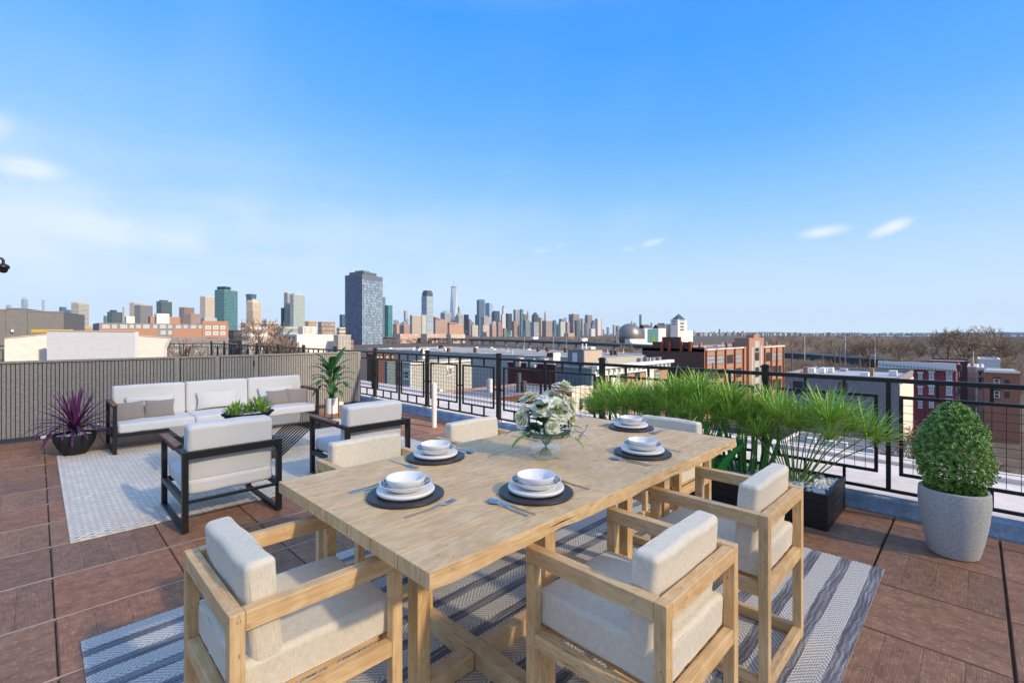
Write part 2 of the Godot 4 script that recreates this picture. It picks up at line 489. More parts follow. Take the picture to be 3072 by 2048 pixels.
func rug_stripe() -> StandardMaterial3D:
	var w := 1024                                            # 1.64 m along the stripes, repeated
	var h := 1536                                            # the whole width, 2.43 m
	var a := noise_bytes(w, h, 53, 0.035, 8, 3)
	var b := noise_bytes(w, h, 54, 0.22, 1, 2)
	var wob := noise_bytes(w, h, 55, 0.006, 1, 3)
	var out := PackedByteArray(); out.resize(w * h * 3)
	var hm := PackedByteArray(); hm.resize(w * h)
	for y in h:
		for x in w:
			var k := y * w + x
			var band := fposmod(y + (wob[k] - 128) * 0.02, 96.0)       # one light band and one dark one: 0.152 m
			var kk: Color
			var hh := 0.0
			if band < 60.0:
				var slant := 1.0 if int((y + 48) / 96.0) % 2 == 0 else -1.0
				var z := absf(fposmod(x + slant * band * 1.15, 15.0) - 7.5) / 7.5
				var st := absf(sin(PI * (y / 5.0))) 
				hh = clampf(z * 0.75 + st * 0.35 + (b[k] - 128) / 128.0 * 0.45, 0, 1)
				kk = Color8(122, 119, 114).lerp(Color8(228, 223, 212), clampf(hh * 1.15 + 0.08, 0, 1))
			else:
				var st2 := sin((y + (wob[k] - 128) * 0.08) * TAU / 12.0) * 0.5 + 0.5
				hh = clampf(0.15 + st2 * 0.35 + (a[k] - 128) / 128.0 * 0.40 + (b[k] - 128) / 128.0 * 0.50, 0, 1)
				kk = Color8(88, 88, 94).lerp(Color8(190, 188, 187), hh)
			out[k * 3] = kk.r8; out[k * 3 + 1] = kk.g8; out[k * 3 + 2] = kk.b8
			hm[k] = clampi(int(60 + hh * 180), 0, 255)
	var m := StandardMaterial3D.new()
	m.albedo_texture = picture(w, h, out)
	m.heightmap_enabled = true; m.heightmap_scale = 0.5; m.heightmap_texture = picture(w, h, hm, false)
	m.roughness = 0.95
	return m

# ---------------------------------------------------------------- deck, kerb, fence, railing
func slab(sx: float, sz: float, th: float, turned: bool, uo: Vector2) -> ArrayMesh:
	var mb := MB.new()
	var ch := 0.004
	var x := sx / 2
	var z := sz / 2
	var top := [Vector3(-x + ch, 0, z - ch), Vector3(x - ch, 0, z - ch), Vector3(x - ch, 0, -z + ch), Vector3(-x + ch, 0, -z + ch)]
	var rim := [Vector3(-x, -ch, z), Vector3(x, -ch, z), Vector3(x, -ch, -z), Vector3(-x, -ch, -z)]
	var uvs := [Vector2(0, 0), Vector2(1, 0), Vector2(1, 1), Vector2(0, 1)]
	for k in 4: mb.vert(top[k], Vector3.UP, uo + (Vector2(uvs[k].y, uvs[k].x) if turned else uvs[k]))
	mb.tri(0, 1, 2); mb.tri(0, 2, 3)
	for k in 4:
		var j := (k + 1) % 4
		mb.quad(rim[k], rim[j], top[j], top[k])
		mb.quad(rim[k] - Vector3(0, th, 0), rim[j] - Vector3(0, th, 0), rim[j], rim[k])
	return mb.mesh()

func deck() -> void:
	var mb := MB.new()
	mb.box(Vector3(-9, -0.35, -22), Vector3(4.478, -0.026, 14))
	var floor_ := struct("terrace_floor", mb, M.under)
	var shapes := []
	for k in 4: shapes.append(slab(0.5268, 0.530, 0.02, k % 2 == 1, Vector2(0.37 * k, 0.25 * k)))
	for j in range(-4, 16):
		for i in range(-2, 9):
			var a := 0.06 + 0.53 * (i + 0.5)
			var b := -0.11 + 0.54 * (j + 0.5)
			var right_ := a * 0.703 - b * 0.7112
			var ahead := a * 0.7112 + b * 0.703
			if ahead < 0.2 or absf(right_) > ahead * 1.15 + 0.9: continue
			var o := MeshInstance3D.new()
			var turned := posmod(i + j, 2)
			var last := i == 8
			if last: o.mesh = slab(0.17, 0.530, 0.02, turned == 1, Vector2(0.2, 0.5))
			else: o.mesh = shapes[turned + 2 * rng.randi_range(0, 1)]
			o.material_override = M.deck_tones[rng.randi_range(0, 4)]
			o.name = "deck_tile"
			o.position = Vector3(a if not last else 4.387, rng.randf_range(-0.0012, 0.0012), -b)
			floor_.add_child(o, true)
	# added pale strips standing for lit tile edges, in joints along the fence direction
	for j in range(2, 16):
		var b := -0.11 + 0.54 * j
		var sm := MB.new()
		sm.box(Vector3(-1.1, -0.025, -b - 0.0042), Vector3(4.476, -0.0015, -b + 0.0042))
		part(floor_, "lit_edge_strip", sm, M.lit_edge)
	# kerb with its membrane, and the pale roof outside it
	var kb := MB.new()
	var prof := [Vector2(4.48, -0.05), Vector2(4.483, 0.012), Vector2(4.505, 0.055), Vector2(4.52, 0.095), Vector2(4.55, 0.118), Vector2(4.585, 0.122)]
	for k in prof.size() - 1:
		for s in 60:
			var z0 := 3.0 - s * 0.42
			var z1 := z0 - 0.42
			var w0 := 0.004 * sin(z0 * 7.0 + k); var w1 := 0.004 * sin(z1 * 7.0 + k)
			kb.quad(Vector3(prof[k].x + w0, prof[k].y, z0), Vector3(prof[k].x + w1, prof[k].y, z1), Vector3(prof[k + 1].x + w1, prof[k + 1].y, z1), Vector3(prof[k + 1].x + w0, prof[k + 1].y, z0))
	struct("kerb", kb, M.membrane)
	var rb := MB.new()
	rb.box(Vector3(4.583, -0.6, -22.2), Vector3(5.72, 0.116, 3.0))
	rb.box(Vector3(5.72, -0.6, -22.2), Vector3(5.95, 0.15, 3.0))
	struct("roof_edge", rb, M.roof_white)
	# the rest of our own roof beyond the fence
	var ob := MB.new()
	ob.box(Vector3(-9, -0.2, -22.2), Vector3(4.47, -0.03, -8.72))
	struct("roof_beyond_fence", ob, M.roof_white)
	var wb := MB.new()
	wb.box(Vector3(-9, STREET, -22.2), Vector3(5.9, -0.61, 3.0))
	struct("building_below", wb, M.brick_red)
	# small white blocks by the kerb
	for s in [[Vector3(4.40, 0, -5.02), Vector3(0.07, 0.05, 0.2), "white wrapped block lying against the kerb near the vent pipe"], [Vector3(1.72 - 1.66, 0, -8.6), Vector3(0.03, 0.02, 0.03), "tiny white block under the fence near the dark oval pot"], [Vector3(4.05, 0, -8.6), Vector3(0.05, 0.035, 0.05), "tiny white block under the fence beyond the leafy plant"]]:
		var b2 := MB.new()
		b2.rbox(Vector3(0, s[1].y, 0), s[1], 0.012, 2)
		solo("white_block", s[2], "block", b2, M.roof_white, s[0])

func fence() -> void:
	var t := thing("slatted_fence", "low taupe fence of narrow upright slats behind the grey sofa", "fence", Vector3(0, 0, -8.65))
	var bk := MB.new(); bk.box(Vector3(-1.6, 0.05, -0.03), Vector3(4.5, 0.985, -0.012)); part(t, "backing", bk, M.fence_gap)
	var sm := MB.new(); sm.box(Vector3(-0.0158, 0.045, -0.012), Vector3(0.0158, 0.985, 0.010)); var slat := sm.mesh()
	var posts := [-1.6, 1.497, 2.03, 2.60, 4.46]
	for p in 4:
		var x: float = posts[p] + 0.045
		var wide := posts[p + 1] - posts[p] - 0.05 as float
		var cnt := int(wide / 0.04)
		for k in cnt:
			part(t, "slat", slat, M.fence, Vector3(x + 0.02 + k * wide / cnt, 0, rng.randf_range(-0.001, 0.001)))
	for p in posts:
		var pm := MB.new(); pm.rbox(Vector3(p, 0.52, 0.0), Vector3(0.03, 0.49, 0.018), 0.003, 1); part(t, "post", pm, M.fence)
	for p in 4:
		var cm := MB.new(); cm.rbox(Vector3((posts[p] + posts[p + 1]) / 2, 1.0, 0.0), Vector3((posts[p + 1] - posts[p]) / 2 - 0.032, 0.014, 0.03), 0.003, 1); part(t, "cap_rail", cm, M.fence)
	var bm := MB.new(); bm.box(Vector3(-1.6, 0.005, -0.02), Vector3(4.49, 0.045, 0.014)); part(t, "base_rail", bm, M.fence_gap)
	var nails := [-0.1, 0.28, 0.6, 0.85, 1.2, 1.44, 1.75, 2.3, 2.75, 3.1, 3.4, 4.1, 4.35]
	for k in nails.size():
		for y in [0.93, 0.12]:
			var nm := MB.new(); nm.lathe(Vector3(nails[k], y, 0.011), [Vector2(0.0, 0.002), Vector2(0.006, 0.001), Vector2(0.007, -0.002)], 8); part(t, "screw_head", nm, M.steel)
	var lm := MB.new(); lm.rbox(Vector3(2.565, 0.86, 0.022), Vector3(0.008, 0.05, 0.006), 0.002, 1); part(t, "hinge", lm, M.black)

func rail_panel(length: float) -> Array:                      # meshes of one bay, running along +X from a post to the next
	var half := (length - 0.06) / 2
	var bars := MB.new(); var wires := MB.new()
	var y0 := 0.165; var y1 := 1.005
	var out := []
	var top := MB.new(); top.rbox(Vector3(length / 2, y1, 0), Vector3(length / 2 - 0.03, 0.017, 0.017), 0.004, 1); out.append(["top_rail", top])
	var low := MB.new(); low.rbox(Vector3(length / 2, y0, 0), Vector3(length / 2 - 0.03, 0.012, 0.012), 0.003, 1); out.append(["bottom_rail", low])
	var midb := MB.new(); midb.rbox(Vector3(length / 2, (y0 + y1) / 2, 0), Vector3(0.015, (y1 - y0) / 2 - 0.014, 0.015), 0.003, 1); out.append(["baluster", midb])
	for s in 2:
		var x0 := 0.03 + s * half + 0.075
		var x1 := 0.03 + (s + 1) * half - 0.075
		var fy0 := y0 + 0.135; var fy1 := y1 - 0.125
		var fr := MB.new()
		for e in [[Vector3((x0 + x1) / 2, fy0, 0), Vector3((x1 - x0) / 2 + 0.012, 0.012, 0.0115)], [Vector3((x0 + x1) / 2, fy1, 0), Vector3((x1 - x0) / 2 + 0.012, 0.012, 0.0115)], [Vector3(x0, (fy0 + fy1) / 2, 0), Vector3(0.012, (fy1 - fy0) / 2, 0.0118)], [Vector3(x1, (fy0 + fy1) / 2, 0), Vector3(0.012, (fy1 - fy0) / 2, 0.0118)]]:
			fr.rbox(e[0], e[1], 0.003, 1)
		out.append(["frame", fr])
		for e in [0.3, 0.7]:
			var x := lerpf(x0, x1, e)
			var st := MB.new(); st.cbox(Vector3(x, (fy1 + y1) / 2, 0), Vector3(0.02, y1 - fy1 - 0.03, 0.02)); out.append(["stub", st])
			var sb := MB.new(); sb.cbox(Vector3(x, (fy0 + y0) / 2, 0), Vector3(0.02, fy0 - y0 - 0.025, 0.02)); out.append(["stub", sb])
		for e in [[0.03 + s * half, x0], [x1, 0.03 + (s + 1) * half]]:
			var tm := MB.new(); tm.cbox(Vector3((e[0] + e[1]) / 2, (fy0 + fy1) / 2 - 0.02, 0), Vector3(e[1] - e[0] - 0.018, 0.018, 0.018)); out.append(["tie", tm])
		var wm := MB.new()
		var nx := 10; var ny := 10
		for k in range(1, nx): wm.cbox(Vector3(lerpf(x0, x1, float(k) / nx), (fy0 + fy1) / 2, 0.0018), Vector3(0.0034, fy1 - fy0 - 0.02, 0.0034))
		for k in range(1, ny): wm.cbox(Vector3((x0 + x1) / 2, lerpf(fy0, fy1, float(k) / ny), -0.0018), Vector3(x1 - x0 - 0.02, 0.0034, 0.0034))
		out.append(["wire_mesh", wm])
	return out

func railing() -> void:
	var t := thing("terrace_railing", "black metal railing with square wire mesh frames along the terrace kerb", "railing", Vector3(4.58, 0, 0))
	var bays := []
	for e in rail_panel(1.726): bays.append([e[0], e[1].mesh()])
	var pm := MB.new(); pm.rbox(Vector3(0, 0.59, 0), Vector3(0.028, 0.47, 0.028), 0.004, 1); var post := pm.mesh()
	var cm := MB.new(); cm.rbox(Vector3(0, 1.068, 0), Vector3(0.036, 0.008, 0.036), 0.003, 1); cm.rbox(Vector3(0, 1.082, 0), Vector3(0.024, 0.006, 0.024), 0.004, 1); var cap := cm.mesh()
	var bm := MB.new(); bm.rbox(Vector3(0, 0.135, 0), Vector3(0.06, 0.02, 0.06), 0.006, 1); var shoe := bm.mesh()
	for k in range(-1, 12):
		var z := -1.34 - 1.726 * k
		var p := part(t, "post", post, M.rail, Vector3(0, 0, z))
		part(p, "cap", cap, M.rail); part(p, "shoe", shoe, M.roof_white)
		if k < 11:
			for e in bays:
				var o := part(t, e[0], e[1], M.rail, Vector3(0, 0, z))
				o.rotation.y = PI / 2
	var t2 := thing("far_railing", "black mesh railing across the far end of the roof beside the pale panels", "railing", Vector3(4.58, 0, -20.33))
	for k in 6:
		var x := -1.726 * k
		if k > 0:
			var p := part(t2, "post", post, M.rail, Vector3(x, 0, 0)); part(p, "cap", cap, M.rail)
		for e in bays:
			var o := part(t2, e[0], e[1], M.rail, Vector3(x, 0, 0))
			o.rotation.y = PI
	var vm := MB.new(); vm.lathe(Vector3.ZERO, [Vector2(0.037, 0.0), Vector2(0.037, 0.635), Vector2(0.034, 0.642), Vector2(0.031, 0.64), Vector2(0.031, 0.35), Vector2(0, 0.35)], 20)
	solo("vent_pipe", "white plastic vent pipe rising from the deck beside the railing", "pipe", vm, M.pvc, Vector3(4.07, 0, -5.62))

# ---------------------------------------------------------------- furniture
func beam(parent: Node, called: String, at: Vector3, size: Vector3, m: Material = null, ch := 0.003) -> MeshInstance3D:
	var mb := MB.new()
	mb.uo = Vector2(rng.randf(), rng.randf())
	var g := size.max_axis_index()
	mb.rbox(Vector3.ZERO, size / 2, ch, 1, 1, Vector3.ZERO, g)
	return part(parent, called, mb, m if m else M.oak, at)

func cushion(parent: Node, called: String, at: Vector3, half: Vector3, r: float, puff: Vector3, m: Material, pipe_axis := -1) -> MeshInstance3D:
	var mb := MB.new()
	var sd := rng.randf() * 9.0
	mb.rbox(Vector3.ZERO, half, r, 4, 7, puff, 0, 1, sd)
	var o := part(parent, called, mb, m, at)
	if pipe_axis >= 0:
		var a1 := (pipe_axis + 1) % 3
		var a2 := (pipe_axis + 2) % 3
		var pm := MB.new()
		for s in [-1.0, 1.0]:
			var pts := []
			for k in 33:
				var an := TAU * k / 32 + PI / 4
				var p := Vector3.ZERO
				var cx := signf(cos(an)) * pow(absf(cos(an)), 0.22); var cy := signf(sin(an)) * pow(absf(sin(an)), 0.22)
				p[a1] = cx * (half[a1] - r * 0.12); p[a2] = cy * (half[a2] - r * 0.12)
				p[pipe_axis] = s * (half[pipe_axis] - r * 0.62)
				pts.append(p)
			pm.tube(pts, [0.0022], 5, false)
		part(o, "piping", pm, m)
	return o

func dining_chair() -> Node3D:
	var t := thing("dining_chair", "", "chair", Vector3.ZERO, 0.0, "oak armchairs round the dining table")
	var w := 0.50; var d := 0.48; var h := 0.67; var s := 0.036
	for x in [-1, 1]:
		for z in [-1, 1]:
			beam(t, "leg", Vector3(x * (w - s) / 2, h / 2 if z > 0 else (h - 0.05) / 2, z * (d - s) / 2), Vector3(s, h if z > 0 else h - 0.05, s))
		beam(t, "arm", Vector3(x * (w - s) / 2, h - 0.025, -s / 2), Vector3(s + 0.001, 0.05, d - s))
		beam(t, "seat_rail", Vector3(x * (w - s) / 2, 0.382, 0), Vector3(s - 0.004, 0.046, d - 2 * s))
		beam(t, "floor_rail", Vector3(x * (w - s) / 2, 0.026, 0), Vector3(s - 0.004, 0.046, d - 2 * s))
	beam(t, "back_rail", Vector3(0, h - 0.026, (d - s) / 2), Vector3(w - 2 * s, 0.048, s))
	for z in [-1, 1]:
		beam(t, "seat_rail", Vector3(0, 0.382, z * (d - s) / 2), Vector3(w - 2 * s, 0.046, s - 0.004))
		beam(t, "floor_rail", Vector3(0, 0.026, z * (d - s) / 2), Vector3(w - 2 * s, 0.046, s - 0.004))
	for k in 5: beam(t, "seat_slat", Vector3(-0.16 + k * 0.08, 0.392, 0), Vector3(0.05, 0.014, d - 2 * s))
	cushion(t, "seat_cushion", Vector3(0, 0.463, -0.012), Vector3(0.209, 0.054, 0.222), 0.018, Vector3(0, 0.010, 0), M.linen, 1)
	var b := cushion(t, "back_cushion", Vector3(0, 0.618, 0.146), Vector3(0.210, 0.146, 0.039), 0.019, Vector3(0, 0.003, 0.007), M.linen, 2)
	b.rotation.x = 0.09
	return t

func dining() -> void:
	var tb := thing("dining_table", "long pale oak plank dining table laid for six with a flower vase", "table", Vector3(1.717, 0, -1.471))
	var lx := 2.075; var wz := 1.03
	var n := 7
	for k in n:
		var mb := MB.new(); mb.uo = Vector2(rng.randf(), rng.randf())
		var zz := -wz / 2 + (k + 0.5) * wz / n
		var edge := k == n - 1
		mb.rbox(Vector3.ZERO, Vector3(lx / 2, 0.0225, wz / n / 2 - 0.0020), 0.0012, 1, 24, Vector3.ZERO, 0, 2)
		part(tb, "plank", mb, M.oak, Vector3(0, 0.7475, zz))
	for x in [-1, 1]:
		beam(tb, "floor_beam", Vector3(x * 0.44, 0.04, 0), Vector3(0.062, 0.08, 0.82))
		for z in [-1, 1]: beam(tb, "post", Vector3(x * 0.44, 0.395, z * 0.37), Vector3(0.056, 0.630, 0.062))
		beam(tb, "post", Vector3(x * 0.72, 0.3548, 0), Vector3(0.056, 0.7095, 0.066))
		beam(tb, "stretcher", Vector3(x * 0.5825, 0.039, 0), Vector3(0.213, 0.072, 0.062))
	beam(tb, "stretcher", Vector3(0, 0.039, 0), Vector3(0.808, 0.072, 0.062))
	beam(tb, "added_underboard", Vector3(0, 0.7145, 0), Vector3(1.95, 0.006, 0.92), M.oak, 0.001)  # added board that stops light coming up through the plank gaps
	var c := dining_chair()
	c.set_meta("label", "oak dining armchair at the long side nearest the viewer, by the table's front corner")
	c.position = Vector3(1.355, 0.008, -0.79)
	copy(c, "oak dining armchair at the near long side, between its twin and the black planter", Vector3(2.165, 0.008, -0.79))
	copy(c, "oak dining armchair pulled out at the table's head end beside the brown deck", Vector3(0.565, 0.008, -1.527), -PI / 2)
	copy(c, "oak dining armchair across the table with its back to the black lounge chair", Vector3(1.315, 0.008, -2.315), PI)
	copy(c, "oak dining armchair across the table nearest the white vent pipe", Vector3(2.10, 0.008, -2.305), PI)
	copy(c, "oak dining armchair at the table's far head end against the papyrus planter", Vector3(2.945, 0.008, -1.514), PI / 2)
	# place settings: the diner sits at +z
	var seats := [[0.945, 1.478, -PI / 2, "at the head end nearest the lounge deck"], [1.334, 1.83, PI, "across from the front corner seat"], [1.30, 1.16, 0.0, "at the front corner seat nearest the viewer"], [2.095, 1.168, 0.0, "on the near side between vase and planter"], [2.61, 1.535, PI / 2, "at the far head end by the papyrus"], [2.105, 1.795, PI, "across the table behind the flower vase"]]
	var top := 0.7702
	var matm := MB.new(); matm.lathe(Vector3.ZERO, [Vector2(0.0, 0.0), Vector2(0.134, 0.0), Vector2(0.138, 0.004), Vector2(0.138, 0.009), Vector2(0.134, 0.012), Vector2(0.0, 0.0121)], 48)
	var plm := MB.new(); plm.lathe(Vector3.ZERO, [Vector2(0.0, 0.0), Vector2(0.085, 0.0), Vector2(0.100, 0.004), Vector2(0.104, 0.010), Vector2(0.104, 0.016), Vector2(0.100, 0.019), Vector2(0.088, 0.016), Vector2(0.07, 0.0135), Vector2(0.0, 0.013)], 48)
	var som := MB.new(); som.lathe(Vector3.ZERO, [Vector2(0.0, 0.0), Vector2(0.05, 0.0), Vector2(0.066, 0.006), Vector2(0.092, 0.0255), Vector2(0.0932, 0.0275), Vector2(0.091, 0.0282), Vector2(0.064, 0.009), Vector2(0.05, 0.004), Vector2(0.0, 0.0038)], 48)
	var dash := MB.new()
	for k in 30:
		for ring in 2:
			var an := TAU * (k + 0.5 * ring + rng.randf_range(-0.15, 0.15)) / 30
			var r0 := 0.0690 + ring * 0.0108; var r1 := r0 + 0.0094
			var da := 0.062; var sk := 0.09
			var q := []
			for e in [[r0, an - da], [r0, an + da], [r1, an + da + sk], [r1, an - da * 0.3 + sk]]: q.append(Vector3(e[0] * cos(e[1]), 0.0099 + (e[0] - 0.064) * 0.711, e[0] * sin(e[1])))
			dash.quad(q[1], q[0], q[3], q[2])
	var bom := MB.new(); bom.lathe(Vector3.ZERO, [Vector2(0.0, 0.0), Vector2(0.036, 0.0), Vector2(0.052, 0.006), Vector2(0.063, 0.016), Vector2(0.069, 0.030), Vector2(0.0712, 0.040), Vector2(0.0698, 0.0412), Vector2(0.0676, 0.039), Vector2(0.060, 0.017), Vector2(0.048, 0.0075), Vector2(0.0, 0.005)], 48)
	var fork := fork_shape(); var knife := knife_shape(); var spoon := spoon_shape()
	var ms := [matm.mesh(), plm.mesh(), som.mesh(), bom.mesh(), dash.mesh()]
	for s in seats:
		var p := Vector3(s[0], top, -s[1])
		var w: String = s[3]
		solo("placemat", "round dark placemat " + w, "placemat", ms[0], M.mat_slate, p, "dark round placemats")
		solo("dinner_plate", "white dinner plate on its dark mat " + w, "plate", ms[1], M.china, p + Vector3(0, 0.0123, 0), "white dinner plates")
		var so := solo("soup_plate", "white soup plate with navy brush marks " + w, "plate", ms[2], M.china, p + Vector3(0, 0.0258, 0), "marked soup plates")
		part(so, "brush_marks", ms[4], M.navy, Vector3.ZERO, "stuff")
		solo("bowl", "plain white bowl on stacked plates " + w, "bowl", ms[3], M.china, p + Vector3(0, 0.030, 0), "white bowls")
		var bs := Basis(Vector3.UP, s[2])
		for e in [["fork", fork, Vector3(0.172, 0.0, 0.01)], ["knife", knife, Vector3(-0.160, 0, 0.03)], ["spoon", spoon, Vector3(-0.182, 0, 0.035)]]:
			var o := solo(e[0], "steel " + e[0] + " laid on the oak " + w, e[0], e[1], M.steel, p + bs * e[2], "steel cutlery")
			o.rotation.y = s[2] + rng.randf_range(-0.05, 0.05); o.scale = Vector3.ONE * 1.12
	vase()

func ribbon(mb: MB, pts: Array, widths: Array, th: float) -> void:      # a flat bar along pts, y up
	for k in pts.size() - 1:
		var a: Vector3 = pts[k]; var b: Vector3 = pts[k + 1]
		var wa: float = widths[k]; var wb: float = widths[k + 1]
		var up := Vector3(0, th, 0)
		var p := [a + Vector3(-wa, 0, 0), a + Vector3(wa, 0, 0), b + Vector3(wb, 0, 0), b + Vector3(-wb, 0, 0)]
		mb.quad(p[0] + up, p[1] + up, p[2] + up, p[3] + up)
		mb.quad(p[3], p[2], p[1], p[0])
		mb.quad(p[1], p[2], p[2] + up, p[1] + up); mb.quad(p[3], p[0], p[0] + up, p[3] + up)
		if k == 0: mb.quad(p[0], p[1], p[1] + up, p[0] + up)
		if k == pts.size() - 2: mb.quad(p[2], p[3], p[3] + up, p[2] + up)

func fork_shape() -> ArrayMesh:
	var mb := MB.new()
	ribbon(mb, [Vector3(0, 0.0005, 0.095), Vector3(0, 0.001, 0.0), Vector3(0, 0.004, -0.03), Vector3(0, 0.003, -0.045), Vector3(0, 0.001, -0.055)], [0.0045, 0.003, 0.0035, 0.010, 0.0115], 0.0022)
	for k in 4: ribbon(mb, [Vector3(-0.0093 + k * 0.0062, 0.001, -0.055), Vector3(-0.0093 + k * 0.0062, 0.001, -0.075), Vector3(-0.0093 + k * 0.0062, 0.005, -0.092)], [0.0021, 0.0018, 0.001], 0.0018)
	return mb.mesh()

func knife_shape() -> ArrayMesh:
	var mb := MB.new()
	ribbon(mb, [Vector3(0, 0.0005, 0.095), Vector3(0, 0.0005, 0.0), Vector3(0, 0.0008, -0.02), Vector3(0.002, 0.0008, -0.07), Vector3(0.004, 0.0008, -0.095)], [0.005, 0.0045, 0.007, 0.008, 0.002], 0.002)
	return mb.mesh()

func spoon_shape() -> ArrayMesh:
	var mb := MB.new()
	ribbon(mb, [Vector3(0, 0.0005, 0.085), Vector3(0, 0.0015, 0.0), Vector3(0, 0.005, -0.035), Vector3(0, 0.005, -0.044)], [0.005, 0.003, 0.003, 0.005], 0.002)
	mb.lathe(Vector3(0, 0.0, -0.066), [Vector2(0.0, 0.0005), Vector2(0.012, 0.0015), Vector2(0.018, 0.0055), Vector2(0.0185, 0.0068), Vector2(0.017, 0.0062), Vector2(0.011, 0.0032), Vector2(0.0, 0.0022)], 20, 0.95, 1.4)
	return mb.mesh()

func rosette(mb: MB, at: Vector3, axis: Vector3, size: float, rings: int, per: int, inner: Color, outer: Color) -> void:
	var side := axis.cross(Vector3(0.3, 0.2, 0.9)).normalized()
	var fw := axis.cross(side)
	for r in rings:
		var f := float(r) / maxf(rings - 1, 1)
		var cnt := per + r
		for k in cnt:
			var an := TAU * (k + 0.37 * r + rng.randf_range(-0.2, 0.2)) / cnt
			var out := side * cos(an) + fw * sin(an)
			var tan_ := axis.cross(out)
			var open := lerpf(0.15, 1.25, f) + rng.randf_range(-0.1, 0.1)
			var ln := size * lerpf(0.45, 1.0, f) * rng.randf_range(0.9, 1.1)
			var wd := ln * 0.5
			mb.col = inner.lerp(outer, clampf(f + rng.randf_range(-0.2, 0.2), 0, 1))
			var first := mb.v.size()
			for y in 5:
				var g := y / 4.0
				var bend := open + g * 0.35 - (0.5 if f < 0.5 else 0.0) * g
				var p := at + (out * sin(bend) + axis * cos(bend)) * ln * g + out * size * 0.05 * f
				var ww := wd * sin(PI * (0.12 + 0.78 * g)) * (1.0 if y < 4 else 0.75)
				for x in 3:
					var e := x - 1.0
					var cup := (1.0 - absf(e)) * -0.12 * ln
					var ruffle := rng.randf_range(-0.05, 0.05) * ln * g
					mb.vert(p + tan_ * ww * e + out * cup + axis * (ruffle + 0.03 * ln * absf(e)), (axis * sin(bend) - out * cos(bend) + tan_ * e * 0.4).normalized(), Vector2(e, g))
			for y in 4:
				for x in 2:
					var a := first + y * 3 + x
					mb.tri(a, a + 1, a + 4); mb.tri(a, a + 4, a + 3)

